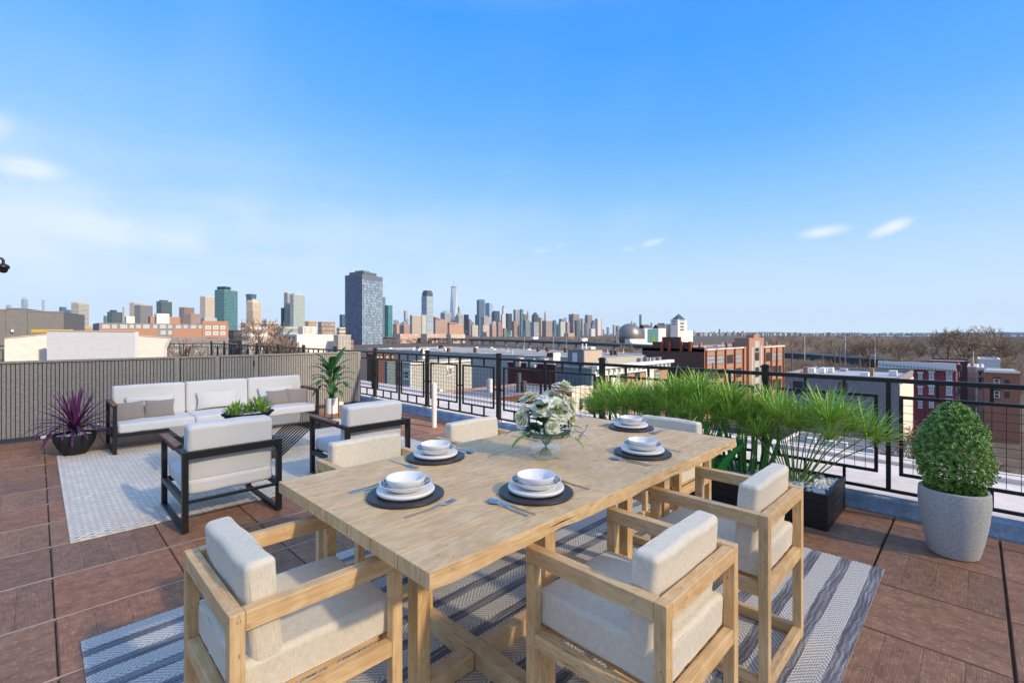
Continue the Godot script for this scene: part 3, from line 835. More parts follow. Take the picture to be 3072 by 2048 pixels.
func vase() -> void:
	var at := Vector3(1.70, 0.7705, -1.455)
	var v := thing("glass_vase", "round clear glass vase half full of water in the middle of the oak table", "vase", at)
	var prof := []
	var prin := []
	for k in 15:
		var an := lerpf(-PI / 2 + 0.45, PI / 2 - 0.62, k / 14.0)
		prof.append(Vector2(cos(an) * 0.078, sin(an) * 0.078 + 0.0705))
	var gm := MB.new()
	var pr := [Vector2(0.0, 0.0)]; pr.append_array(prof); 
	gm.lathe(Vector3.ZERO, pr, 40)
	part(v, "bowl", gm, M.glass)
	var rim := MB.new(); var rp := []
	for k in 33: rp.append(Vector3(cos(TAU * k / 32) * 0.0454, 0.134, sin(TAU * k / 32) * 0.0454))
	rim.tube(rp, [0.0013], 5, false); part(v, "rim", rim, M.glass)
	var wm := MB.new(); wm.lathe(Vector3.ZERO, [Vector2(0, 0.006), Vector2(0.032, 0.007), Vector2(0.058, 0.022), Vector2(0.0715, 0.045), Vector2(0.073, 0.055), Vector2(0.0, 0.0551)], 40)
	var water := StandardMaterial3D.new(); water.albedo_color = Color(0.9, 0.95, 0.95, 0.06); water.roughness = 0.02; water.transparency = BaseMaterial3D.TRANSPARENCY_ALPHA
	part(v, "water", wm, water)
	# flowers, [px-like sideways, up, depth] offsets from the rim, axis, size, kind; sideways runs with the view
	var R := Vector3(0.703, 0, 0.7112); var F := Vector3(0.7112, 0, -0.703)
	var bq := thing("bouquet", "bouquet of cream peonies and white tulips with green leaves in the glass vase", "flowers", at)
	var fl := [[-0.085, 0.275, 0.02, Vector3(-0.35, 0.9, -0.1), 0.052, 0], [-0.128, 0.185, -0.01, Vector3(-0.9, 0.25, -0.4), 0.055, 0], [0.038, 0.275, 0.05, Vector3(0.1, 0.8, -0.5), 0.045, 0], [0.065, 0.225, -0.05, Vector3(0.15, 0.45, -0.9), 0.062, 0], [0.125, 0.245, 0.0, Vector3(0.75, 0.55, -0.2), 0.058, 0], [0.105, 0.315, 0.05, Vector3(0.3, 0.9, -0.1), 0.055, 0], [0.028, 0.155, -0.075, Vector3(0.0, 0.35, -0.95), 0.036, 0], [-0.03, 0.235, -0.04, Vector3(-0.2, 0.7, -0.7), 0.05, 0], [0.135, 0.175, 0.02, Vector3(0.8, 0.1, -0.3), 0.05, 0], [-0.075, 0.125, 0.05, Vector3(-0.5, 0.6, 0.2), 0.04, 0],
		[-0.005, 0.275, -0.02, Vector3(0.15, 0.95, -0.2), 0.05, 1], [0.125, 0.112, -0.055, Vector3(0.5, -0.55, -0.3), 0.05, 1], [0.19, 0.118, -0.04, Vector3(0.8, -0.45, -0.1), 0.055, 1]]
	for f in fl:
		var p: Vector3 = R * f[0] * 0.92 + Vector3.UP * (f[1] * 1.06) + F * f[2]
		var ax: Vector3 = (R * f[3].x + Vector3.UP * f[3].y + F * f[3].z).normalized()
		var foot: Vector3 = (R * -f[0] * 0.25 + F * -f[2] * 0.3) + Vector3(0, 0.012, 0)
		var neck: Vector3 = R * f[0] * 0.35 + F * f[2] * 0.35 + Vector3(0, 0.118, 0)
		var sm := MB.new(); sm.col = Color(0.13, 0.24, 0.05)
		sm.tube([foot, foot.lerp(neck, 0.5), neck, neck.lerp(p, 0.55) + Vector3(0, 0.015, 0), p - ax * 0.004], [0.0021], 5)
		part(bq, "stem", sm, M.leaf)
		var mb := MB.new()
		if f[5] == 0:
			rosette(mb, p - ax * 0.012, ax, f[4] * 1.05, 6, 6, Color(0.86, 0.84, 0.50), Color(0.90, 0.89, 0.72))
		else:
			rosette(mb, p - ax * 0.01, ax, f[4] * 1.25, 2, 3, Color(0.90, 0.89, 0.82), Color(0.92, 0.91, 0.84))
			for k in mb.v.size():                                # close the tulip's cup
				var rel: Vector3 = mb.v[k] - p
				var al := rel.dot(ax)
				mb.v[k] = p + ax * al * 1.0 + (rel - ax * al) * clampf(0.62 - al * 2.0, 0.3, 0.8)
		part(bq, "flower", fix(mb), M.petal)
	for k in 52:
		var lm := MB.new()
		var an := rng.randf() * TAU
		var up := rng.randf_range(0.11, 0.25)
		var dark := rng.randf_range(0.7, 1.2)
		lm.col = Color(0.04, 0.13, 0.03) * dark
		lm.blade(Vector3(cos(an) * 0.03, up, sin(an) * 0.03), Vector3(cos(an), rng.randf_range(0.1, 0.9), sin(an)), rng.randf_range(0.06, 0.10), rng.randf_range(0.015, 0.024), 0.5, 4, 0.25, 0.8, 0.12)
		part(bq, "leaf", fix(lm), M.leaf)
	for e in [[-0.06, -0.05, 0.55, 1.5], [-0.09, 0.02, 0.8, 1.1], [0.07, -0.05, 0.6, 1.5], [0.06, 0.0, 0.9, 1.25], [0.02, -0.02, 1.7, 0.2], [0.0, 0.03, 1.9, 0.2]]:
		var lm := MB.new()
		lm.col = Color(0.20, 0.34, 0.05) if e[3] > 0.5 else Color(0.10, 0.19, 0.04)
		lm.blade(R * e[0] * 0.4 + Vector3(0, 0.10, 0) + F * e[1] * 0.5, R * e[0] * 14.0 + F * e[1] * 8.0 + Vector3.UP * e[2], 0.18, 0.015, e[3] * 1.3, 9, 0.3, 0.6, 0.1)
		part(bq, "leaf", fix(lm), M.leaf)

func lounge_seat(called: String, label: String, cat: String, width: float, seats: int, at: Vector3, turn: float, grp := "") -> Node3D:
	var t := thing(called, label, cat, at, turn, grp)
	var w := width / 2; var d := 0.39; var h := 0.545; var s := 0.036
	for x in [-1, 1]:
		var fx: float = x * (w - s / 2)
		for z in [-1, 1]: beam(t, "leg", Vector3(fx, h / 2, z * (d - 0.022)), Vector3(s, h, 0.044), M.black, 0.002)
		beam(t, "floor_bar", Vector3(fx, 0.011, 0), Vector3(s - 0.002, 0.022, 2 * d - 0.09), M.black, 0.002)
		beam(t, "seat_bar", Vector3(fx, 0.205, 0), Vector3(s - 0.002, 0.042, 2 * d - 0.09), M.black, 0.002)
		beam(t, "arm_bar", Vector3(fx, h - 0.014, 0), Vector3(s - 0.002, 0.026, 2 * d - 0.09), M.black, 0.002)
		beam(t, "arm_cap", Vector3(fx, h + 0.008, -0.11), Vector3(0.052, 0.017, 0.54), M.teak, 0.004)
	beam(t, "back_bar", Vector3(0, h - 0.026, d - 0.022), Vector3(2 * (w - s), 0.05, 0.04), M.black, 0.002)
	beam(t, "seat_bar", Vector3(0, 0.197, d - 0.03), Vector3(2 * (w - s), 0.018, 0.03), M.black, 0.002)
	beam(t, "seat_bar", Vector3(0, 0.205, -d + 0.03), Vector3(2 * (w - s), 0.04, 0.03), M.black, 0.002)
	var cw := (2 * (w - s) - 0.008) / seats
	for k in seats:
		var x := -w + s + 0.004 + (k + 0.5) * cw
		cushion(t, "seat_cushion", Vector3(x, 0.278, -0.03), Vector3(cw / 2 - 0.002, 0.055, 0.345), 0.03, Vector3(0, 0.012, 0.004), M.grey_cloth, 1)
		var b := cushion(t, "back_cushion", Vector3(x, 0.515, 0.242), Vector3(cw / 2 - 0.003, 0.2, 0.075), 0.032, Vector3(0, 0.004, 0.012), M.grey_cloth, 2)
		b.rotation.x = 0.07
	return t

func pillow(called: String, label: String, half: Vector2, th: float, m: Material, at: Vector3, lean: float, turn: float, roll := 0.0, grp := "") -> void:
	var mb := MB.new()
	var n := 14
	for s in [1.0, -1.0]:
		var first := mb.v.size()
		for y in n + 1:
			for x in n + 1:
				var u := (x / float(n)) * 2 - 1; var v := (y / float(n)) * 2 - 1
				var pin := 1.0 - 0.10 * (1.0 - pow(absf(u), 2)) * pow(absf(v), 4) - 0.0
				var pin2 := 1.0 - 0.10 * (1.0 - pow(absf(v), 2)) * pow(absf(u), 4)
				var hgt := pow(maxf((1 - pow(absf(u), 2.6)) * (1 - pow(absf(v), 2.6)), 0.0), 0.55) * th + 0.006 * sin(u * 5 + v * 3)*(1-absf(u))*(1-absf(v))
				mb.vert(Vector3(u * half.x * pin2, v * half.y * pin, s * hgt), Vector3(u * 0.7 * absf(u), v * 0.7 * absf(v), s).normalized(), Vector2(u, v))
		for y in n:
			for x in n:
				var k := first + y * (n + 1) + x
				if s > 0: mb.tri(k, k + 1, k + n + 2); mb.tri(k, k + n + 2, k + n + 1)
				else: mb.tri(k, k + n + 2, k + 1); mb.tri(k, k + n + 1, k + n + 2)
	var o := solo(called, label, "pillow", mb, m, at, grp)
	o.rotation = Vector3(lean, turn, roll)

func lounge() -> void:
	lounge_seat("lounge_sofa", "three seat light grey sofa with black frame in front of the fence", "sofa", 2.306, 3, Vector3(1.747, 0.0085, -7.22), PI)
	var gr := "black framed lounge armchairs on the pale rug"
	lounge_seat("lounge_armchair", "grey armchair with black frame at the pale rug's near edge, beside the brown deck", "armchair", 0.64, 1, Vector3(1.01, 0.0085, -4.20), 0.0, gr)
	lounge_seat("lounge_armchair", "grey armchair with black frame directly behind the dining chairs, nearer the vent pipe", "armchair", 0.64, 1, Vector3(2.19, 0.0085, -4.235), 0.0, gr)
	for e in [[0.99, "pale grey lumbar pillow behind the taupe pillows beside the purple plant"], [1.72, "pale grey lumbar pillow alone on the sofa's middle seat"], [2.47, "pale grey lumbar pillow behind the taupe pillows beside the leafy plant"]]:
		pillow("lumbar_pillow", e[1], Vector2(0.245, 0.115), 0.05, M.grey_cloth, Vector3(e[0], 0.475, -7.32), -0.2, 0.0, 0.0, "pale lumbar pillows on the sofa")
	for e in [[0.77, 0.1, "taupe pillow next to the sofa arm beside the purple plant"], [1.06, -0.08, "taupe pillow between another taupe one and the sofa's middle seat, purple plant side"], [2.43, 0.06, "taupe pillow on the leafy plant side, next to the sofa's middle seat"], [2.70, -0.06, "taupe pillow next to the sofa arm beside the leafy plant"]]:
		pillow("taupe_pillow", e[2], Vector2(0.152, 0.112), 0.058, M.taupe, Vector3(e[0], 0.447, -7.13), -0.34, e[1], rng.randf_range(-0.05, 0.05), "taupe pillows on the sofa")
	# low table of bent black rods under smoked glass
	var t := thing("coffee_table", "low black coffee table of bent slats with smoked glass top", "table", Vector3(1.70, 0.0085, -5.72))
	for k in 10:
		var z := -0.306 + k * 0.068
		var mb := MB.new()
		mb.tube([Vector3(0.80, 0.262, z), Vector3(0.50, 0.262, z), Vector3(0.46, 0.245, z), Vector3(0.20, 0.03, z), Vector3(0.15, 0.012, z), Vector3(-0.15, 0.012, z), Vector3(-0.20, 0.03, z), Vector3(-0.46, 0.245, z), Vector3(-0.50, 0.262, z), Vector3(-0.80, 0.262, z)], [0.009], 6)
		part(t, "slat", mb, M.black)
	for x in [-0.79, 0.79]: beam(t, "end_bar", Vector3(x, 0.262, 0), Vector3(0.02, 0.024, 0.66), M.black, 0.002)
	for x in [-0.62, 0.62]:
		for z in [-0.28, 0.28]: beam(t, "spacer", Vector3(x, 0.312, z), Vector3(0.02, 0.076, 0.02), M.black, 0.002)
	var gm := MB.new(); gm.rbox(Vector3.ZERO, Vector3(0.73, 0.005, 0.34), 0.002, 1); part(t, "glass_top", gm, M.tinted_glass, Vector3(0, 0.356, 0))
	# bowl of succulents
	var bl := thing("succulent_bowl", "shallow black ribbed bowl of green succulents on the coffee table", "planter", Vector3(1.63, 0.3702, -5.68))
	var bm := MB.new()
	var pr := [Vector2(0, 0.0), Vector2(0.06, 0.0)]
	for k in 9: pr.append(Vector2(0.075 + 0.115 * pow(k / 8.0, 0.7) + (0.003 if k % 2 else -0.002), 0.012 + k * 0.0115))
	pr.append_array([Vector2(0.184, 0.106), Vector2(0.172, 0.096), Vector2(0.15, 0.085), Vector2(0.0, 0.085)])
	bm.lathe(Vector3.ZERO, pr, 40, 1.15, 0.75); part(bl, "bowl", bm, M.charcoal)
	pebbles(bl, Vector3(0, 0.086, 0), 0.17, 0.11, 90, 0.012)
	for e in [[-0.10, 0.02, 0.13, 26], [0.0, -0.01, 0.10, 20], [0.085, 0.0, 0.155, 30], [0.13, 0.03, 0.10, 14], [-0.15, -0.02, 0.08, 12]]:
		var sm := MB.new()
		for k in e[3]:
			var an = k * 2.4
			var f: float = float(k) / e[3]
			sm.col = Color(0.10, 0.22, 0.04).lerp(Color(0.36, 0.55, 0.09), rng.randf())
			sm.blade(Vector3(0, 0.0, 0) + Vector3(cos(an), 0, sin(an)) * 0.02 * f, Vector3(cos(an) * (0.12 + f * 0.95), 1.0, sin(an) * (0.12 + f * 0.95)), e[2] * rng.randf_range(0.8, 1.1), 0.010, -0.1 if f < 0.7 else 0.5, 5, 0.5, 0.55, 0.35)
		part(bl, "succulent", sm, M.leaf, Vector3(e[0], 0.09, e[1]))
	bl.scale = Vector3(1.22, 1.28, 1.22)
	var r1 := MB.new(); rug_sheet(r1, 3.24, 3.08, 0.008, 1.0, 1.0)
	solo("pale_rug", "pale grey woven rug under the lounge furniture", "rug", r1, M.rug_grey, Vector3(1.772, 0.0012, -5.715))
	var r2 := MB.new(); rug_sheet(r2, 3.29, 2.43, 0.007, 1.64, 2.43)
	solo("striped_rug", "blue grey and cream striped rug under the dining table", "rug", r2, M.rug_stripe, Vector3(1.78, 0.0012, -1.59))

func rug_sheet(mb: MB, sx: float, sz: float, th: float, ux: float, uz: float) -> void:
	var n := 24
	var x := sx / 2; var z := sz / 2
	var first := mb.v.size()
	for j in n + 1:
		for i in n + 1:
			var u := i / float(n); var v := j / float(n)
			var y := th + 0.0008 * sin(u * 19) * sin(v * 23)
			mb.vert(Vector3(lerpf(-x, x, u), y, lerpf(-z, z, v)), Vector3.UP, Vector2(u * sx / ux, v * sz / uz))
	for j in n:
		for i in n:
			var k := first + j * (n + 1) + i
			mb.tri(k, k + n + 1, k + n + 2); mb.tri(k, k + n + 2, k + 1)
	mb.box(Vector3(-x, 0, -z), Vector3(x, th, z), 1 | 2 | 16 | 32)

func pebbles(parent: Node, at: Vector3, rx: float, rz: float, n: int, size: float, m: Material = null) -> void:
	var mb := MB.new()
	for k in n:
		var an := rng.randf() * TAU; var r := sqrt(rng.randf())
		pebble(mb, Vector3(cos(an) * r * rx, rng.randf() * size * 0.3, sin(an) * r * rz), size * rng.randf_range(0.7, 1.25))
	part(parent, "pebbles", mb, m if m else M.pebble, at, "stuff")

func pebble(mb: MB, p: Vector3, s: float) -> void:
	var b := Basis.from_euler(Vector3(rng.randf() * 3, rng.randf() * 3, rng.randf() * 3)).scaled(Vector3(1.2, 0.7, 1.0) * s)
	var first := mb.v.size()
	var rings := [[0.0, -1.0, 1], [0.8, -0.55, 6], [1.0, 0.1, 6], [0.65, 0.7, 6], [0.0, 1.0, 1]]
	for r in rings:
		for k in 6:
			var q := Vector3(cos(TAU * k / 6) * r[0], r[1], sin(TAU * k / 6) * r[0])
			mb.vert(p + b * q, (b * q).normalized())
	for r in 4:
		for k in 6:
			var a := first + r * 6 + k; var c := first + r * 6 + (k + 1) % 6
			mb.tri(a, a + 6, c); mb.tri(c, a + 6, c + 6)

# ---------------------------------------------------------------- plants
func plants() -> void:
	# black planter of stacked boards
	var pl := thing("black_planter", "long low black planter box of stacked boards along the railing", "planter", Vector3(4.125, 0, -1.72))
	var L := 1.99; var W := 0.62
	for k in 4:
		var y := 0.0325 + k * 0.062
		for s in [-1, 1]:
			beam(pl, "board", Vector3(s * (W / 2 - 0.011), y, 0), Vector3(0.022, 0.0605, L), M.planter, 0.003)
			beam(pl, "board", Vector3(0, y, s * (L / 2 - 0.011)), Vector3(W - 0.045, 0.0605, 0.022), M.planter, 0.003)
	var so := MB.new(); so.box(Vector3(-W / 2 + 0.023, 0.02, -L / 2 + 0.023), Vector3(W / 2 - 0.023, 0.215, L / 2 - 0.023)); part(pl, "soil", so, M.soil)
	var pb := MB.new()
	for k in 2100: pebble(pb, Vector3(rng.randf_range(-W / 2 + 0.035, W / 2 - 0.035), 0.216 + rng.randf() * 0.012, rng.randf_range(-L / 2 + 0.035, L / 2 - 0.035)), rng.randf_range(0.012, 0.020))
	part(pl, "pebbles", pb, M.pebble, Vector3.ZERO, "stuff")
	for e in [[4.14, 1.0, 26, 0.60, "papyrus with spreading green heads at the planter end by the round pot"], [4.10, 1.74, 32, 0.68, "tall papyrus clump with broad green heads in the middle of the planter"], [4.10, 2.46, 24, 0.58, "papyrus clump at the planter end behind the far dining chair"]]:
		var t := thing("papyrus", e[4], "plant", Vector3(e[0], 0.215, -e[1]), 0.0, "papyrus in the black planter")
		for k in e[2]:
			var an = k * 2.4 + rng.randf() * 0.4
			var f := sqrt((k + 0.5) / e[2])
			var foot := Vector3(cos(an) * 0.07 * f, 0, sin(an) * 0.09 * f)
			var top := Vector3(cos(an) * 0.27 * f, e[3] * rng.randf_range(0.62, 1.0) * (1.0 - 0.22 * f * f), sin(an) * (0.40 + (0.12 if e[1] < 1.2 and sin(an) > 0 else 0.0)) * f)
			var sm := MB.new(); sm.col = Color(0.20, 0.33, 0.06) * rng.randf_range(0.75, 1.2)
			sm.tube([foot, foot.lerp(top, 0.5) + Vector3(0, 0.04, 0), top], [0.0055, 0.0045, 0.0038], 5, false)
			part(t, "stem", sm, M.leaf)
			var hm := MB.new()
			var tilt := Vector3(cos(an) * 0.55 * f, 1.0, sin(an) * 0.55 * f).normalized()
			for q in 56:
				var az := q * 2.39996
				var g := (q + 0.5) / 56.0
				var d := (tilt * lerpf(1.8, 0.0, g) + Vector3(cos(az), 0, sin(az))).normalized()
				hm.col = Color(0.22, 0.42, 0.045).lerp(Color(0.48, 0.66, 0.13), rng.randf())
				hm.blade(top, d, rng.randf_range(0.18, 0.33), 0.0042, rng.randf_range(-0.35, 0.7), 5, 0.4, 0.5, 0.3)
			var hd := part(t, "head", hm, M.leaf)
	var hb := thing("horn_succulent", "thick ribbed green horn shaped succulent in the middle of the black planter", "plant", Vector3(3.90, 0.212, -1.62))
	for e in [[-0.02, 0.55, -0.05, 0.02], [0.03, 0.52, 0.10, 0.03], [-0.06, 0.40, -0.22, 0.02], [0.05, 0.42, 0.36, 0.0], [0.0, 0.36, 0.48, -0.05], [0.08, 0.46, -0.12, 0.1], [-0.02, 0.34, -0.42, 0.06]]:
		var hm := MB.new()
		var pts := []; var rr := []
		var n := 44
		for k in n + 1:
			var f := k / float(n)
			pts.append(Vector3(e[0] + e[3] * f, e[1] * f * (1.0 - 0.12 * f), -e[2] * 0.3 - e[2] * pow(f, 1.3) * 0.5) * 1.0 + Vector3(0, 0, 0.0))
			rr.append((0.042 * pow(1.0 - f, 0.75) + 0.003) * (1.0 if k % 2 else 0.90))
		hm.col = Color(0.05, 0.33, 0.045) * rng.randf_range(0.85, 1.15)
		hm.tube(pts, rr, 9)
		part(hb, "horn", hm, M.leaf)
	var bt := thing("cane_clump", "clump of jointed bamboo like green canes in the planter beside the horn succulent", "plant", Vector3(4.12, 0.214, -1.36))
	for k in 40:
		var cm := MB.new()
		var an := rng.randf() * TAU; var r := sqrt(rng.randf())
		var foot := Vector3(cos(an) * r * 0.13, 0, sin(an) * r * 0.2)
		var top := foot * 1.5 + Vector3(rng.randf_range(-0.04, 0.04), rng.randf_range(0.28, 0.47), rng.randf_range(-0.05, 0.05))
		var pts := []; var rr := []
		for s in 8:
			var f0 := s / 8.0
			for e in [[0.0, 0.80], [0.12, 1.0], [0.9, 1.02], [0.97, 1.25]]:
				pts.append(foot.lerp(top, f0 + e[0] / 8.0)); rr.append(0.0085 * e[1] * (1.0 - f0 * 0.35))
		cm.col = Color(0.10, 0.33, 0.06) * rng.randf_range(0.7, 1.25)
		cm.tube(pts, rr, 6)
		part(bt, "cane", cm, M.leaf)
	# boxwood in the round concrete pot
	var bp := thing("concrete_pot", "tapered grey concrete pot standing on the deck by the kerb", "pot", Vector3(3.99, 0, -0.10))
	var cm2 := MB.new(); cm2.lathe(Vector3.ZERO, [Vector2(0, 0), Vector2(0.108, 0), Vector2(0.118, 0.008), Vector2(0.140, 0.1), Vector2(0.160, 0.22), Vector2(0.170, 0.33), Vector2(0.168, 0.398), Vector2(0.164, 0.404), Vector2(0.150, 0.404), Vector2(0.147, 0.398), Vector2(0.147, 0.36), Vector2(0, 0.36)], 48)
	part(bp, "body", cm2, M.concrete)
	var sm2 := MB.new(); sm2.lathe(Vector3.ZERO, [Vector2(0.146, 0.362), Vector2(0.0, 0.375)], 24); part(bp, "soil", sm2, M.soil)
	var bx := thing("boxwood_shrub", "clipped egg shaped boxwood shrub growing in the grey concrete pot", "shrub", Vector3(3.99, 0.37, -0.10))
	var tr := MB.new(); tr.tube([Vector3(0, 0, 0), Vector3(0.01, 0.12, 0), Vector3(0, 0.3, 0.01)], [0.014, 0.011, 0.006], 6); part(bx, "trunk", tr, M.soil)
	var lf := MB.new()
	for k in 1250:
		var g := (k + 0.5) / 1250.0
		var y := 1.0 - 2.0 * g
		var an := k * 2.39996
		var rr := sqrt(1 - y * y)
		var dir := Vector3(cos(an) * rr, y, sin(an) * rr)
		var lump := 1.0 + 0.06 * sin(an * 3 + y * 5) + 0.05 * sin(an * 7 - y * 9) + rng.randf_range(-0.10, 0.05)
		var wide := 0.168 * (1.0 - 0.24 * y)
		var inner := 0.82 if k % 4 == 0 else 1.0
		var p := Vector3(dir.x * wide, dir.y * 0.278 + 0.275, dir.z * wide) * Vector3(lump, 1.0 + 0.1 * (lump - 1.0), lump) 
		p = Vector3(0, 0.25, 0).lerp(p, inner)
		var tw := (dir + Vector3(rng.randf_range(-0.6, 0.6), rng.randf_range(0.0, 0.8), rng.randf_range(-0.6, 0.6))).normalized()
		var tone := rng.randf()
		for q in 9:
			var a2 := q * 2.4
			var s1 := tw.cross(Vector3(0.31, 0.9, 0.2)).normalized(); var s2 := tw.cross(s1)
			var d2 := (tw * (0.35 + 0.12 * q * 0.5) + s1 * cos(a2) * 0.8 + s2 * sin(a2) * 0.8).normalized()
			var o := p - tw * 0.010 + tw * 0.0028 * q
			var ln := rng.randf_range(0.013, 0.020)
			var sd := d2.cross(tw).normalized() * ln * 0.36
			lf.col = Color(0.06, 0.16, 0.025).lerp(Color(0.25, 0.43, 0.075), clampf(tone * 0.6 + q * 0.05 + rng.randf_range(-0.15, 0.15), 0, 1))
			var nn := (d2.cross(sd).normalized() * (1.0 if d2.cross(sd).dot(tw) > 0 else -1.0) + tw * 0.4).normalized()
			var a := lf.vert(o, nn); lf.vert(o + d2 * ln * 0.55 + sd, nn); lf.vert(o + d2 * ln, nn); lf.vert(o + d2 * ln * 0.55 - sd, nn)
			lf.tri(a, a + 1, a + 2); lf.tri(a, a + 2, a + 3)
	part(bx, "crown", fix(lf), M.leaf)
	# purple plant in the dark oval pot
	var pp := thing("oval_pot", "charcoal ribbed oval pot with pale gravel at the rug corner", "pot", Vector3(0.30, 0.0088, -7.23))
	var om := MB.new()
	var pr := [Vector2(0, 0), Vector2(0.098, 0.0)]
	for k in 13: pr.append(Vector2(0.104 + 0.084 * sin(k / 12.0 * PI / 2) + (0.0012 if k % 2 else -0.0012), 0.008 + k * 0.018))
	pr.append_array([Vector2(0.184, 0.234), Vector2(0.172, 0.232), Vector2(0.168, 0.205), Vector2(0, 0.2)])
	om.lathe(Vector3.ZERO, pr, 40); part(pp, "body", om, M.charcoal)
	pebbles(pp, Vector3(0, 0.205, 0), 0.15, 0.15, 170, 0.014)
	var cd := thing("purple_dracaena", "spiky dark purple plant in the charcoal oval pot", "plant", Vector3(0.30, 0.2088, -7.23))
	var ck := MB.new(); ck.col = Color(0.05, 0.05, 0.03); var cpts := []; var crr := []
	for k in 12: cpts.append(Vector3(0, k * 0.008, 0)); crr.append(0.028 * (1.0 if k % 2 else 0.88))
	ck.tube(cpts, crr, 10); part(cd, "trunk", ck, M.leaf)
	for k in 76:
		var lm := MB.new()
		var f := k / 76.0
		var an := k * 2.39996
		lm.col = Color(0.045, 0.012, 0.055).lerp(Color(0.15, 0.03, 0.13), rng.randf())
		lm.blade(Vector3(cos(an), 0, sin(an)) * 0.012 + Vector3(0, 0.075, 0), Vector3(cos(an) * (0.05 + f * 1.5), 1.05 - f * 0.6, sin(an) * (0.05 + f * 1.5)), rng.randf_range(0.36, 0.50), 0.0115, 0.2 + f * 1.5, 9, 0.35, 0.6, 0.2)
		part(cd, "leaf", lm, M.leaf)
	# tall leafy plant in a white pot on a stand
	var wp := thing("white_pot", "white cylinder pot on a thin dark stand beside the sofa", "pot", Vector3(3.29, 0.0, -7.28))
	var wm := MB.new(); wm.lathe(Vector3.ZERO, [Vector2(0, 0.10), Vector2(0.090, 0.10), Vector2(0.095, 0.106), Vector2(0.095, 0.345), Vector2(0.092, 0.348), Vector2(0.086, 0.346), Vector2(0.086, 0.32), Vector2(0, 0.32)], 36); part(wp, "body", wm, M.china)
	var so2 := MB.new(); so2.lathe(Vector3.ZERO, [Vector2(0.085, 0.321), Vector2(0, 0.326)], 20); part(wp, "soil", so2, M.soil)
	for k in 4:
		var an := TAU * k / 4 + 0.35
		var lm := MB.new(); lm.tube([Vector3(cos(an) * 0.102, 0, sin(an) * 0.102), Vector3(cos(an) * 0.102, 0.335, sin(an) * 0.102)], [0.0055], 6); part(wp, "stand_leg", lm, M.teak_dark)
		var lb := MB.new(); lb.tube([Vector3(0, 0.092, 0), Vector3(cos(an) * 0.1, 0.092, sin(an) * 0.1)], [0.005], 6); part(wp, "stand_bar", lb, M.teak_dark)
	var lp := thing("broad_leaf_plant", "tall plant with broad glossy green leaves in the white pot", "plant", Vector3(3.29, 0.325, -7.28))
	for k in 30:
		var f := k / 30.0
		var an := k * 2.39996 + 1.0
		var ht := lerpf(0.52, 0.12, pow(f, 0.9))
		var out := lerpf(0.03, 0.13, f)
		var base := Vector3(cos(an) * 0.02, 0, sin(an) * 0.02)
		var top := Vector3(cos(an) * out, ht, sin(an) * out)
		var sm := MB.new(); sm.col = Color(0.05, 0.16, 0.03)
		sm.tube([base, base.lerp(top, 0.6) + Vector3(0, 0.05, 0), top], [0.006, 0.005, 0.003], 5, false); part(lp, "stem", sm, M.leaf)
		var lm := MB.new(); lm.col = Color(0.022, 0.085, 0.022).lerp(Color(0.05, 0.17, 0.04), rng.randf())
		var up := lerpf(1.7, 0.45, f)
		lm.blade(top, Vector3(cos(an), up, sin(an)), lerpf(0.36, 0.25, f) * rng.randf_range(0.9, 1.1), lerpf(0.062, 0.034, f), lerpf(0.35, 2.4, pow(f, 0.45)), 9, 0.22, 0.75, 0.05)
		part(lp, "leaf", lm, M.leaf)
	# security camera on its arm, at the stair house corner outside the view
	var sc := thing("dome_camera", "black dome security camera hanging from a curved arm", "camera", Vector3(-0.33, 2.31, -9.62))
	var am := MB.new(); am.tube([Vector3(-0.6, 0.10, 0), Vector3(-0.05, 0.10, 0), Vector3(-0.012, 0.092, 0), Vector3(0.0, 0.07, 0), Vector3(0, 0.02, 0)], [0.017], 10); part(sc, "arm", am, M.black)
	var hd := MB.new(); hd.lathe(Vector3.ZERO, [Vector2(0.0, -0.055), Vector2(0.045, -0.052), Vector2(0.063, -0.04), Vector2(0.066, -0.015), Vector2(0.055, 0.005), Vector2(0.02, 0.025), Vector2(0, 0.025)], 28); part(sc, "housing", hd, M.black)
	var gl := flat(0.01, 0.01, 0.012, 0.05); var gd := MB.new(); gd.lathe(Vector3(0, -0.052, 0), [Vector2(0, -0.055), Vector2(0.025, -0.05), Vector2(0.044, -0.03), Vector2(0.05, 0.0)], 28); part(sc, "dome", gd, gl)

# ---------------------------------------------------------------- the city
const CS := 0.7112
const SN := 0.7030
func spot(px: float, d: float) -> Vector2:          # deck-plan position (x, distance along -z) of a photo column at depth d
	var s := (px - 1536.0) / 1410.0 * d
	return Vector2(d * CS + s * SN, d * SN - s * CS)
func tall(py: float, d: float) -> float:
	return EYE - (py - 1001.0) * d / 1410.0
func depth_of(a: float, b: float) -> float:
	return a * CS + b * SN

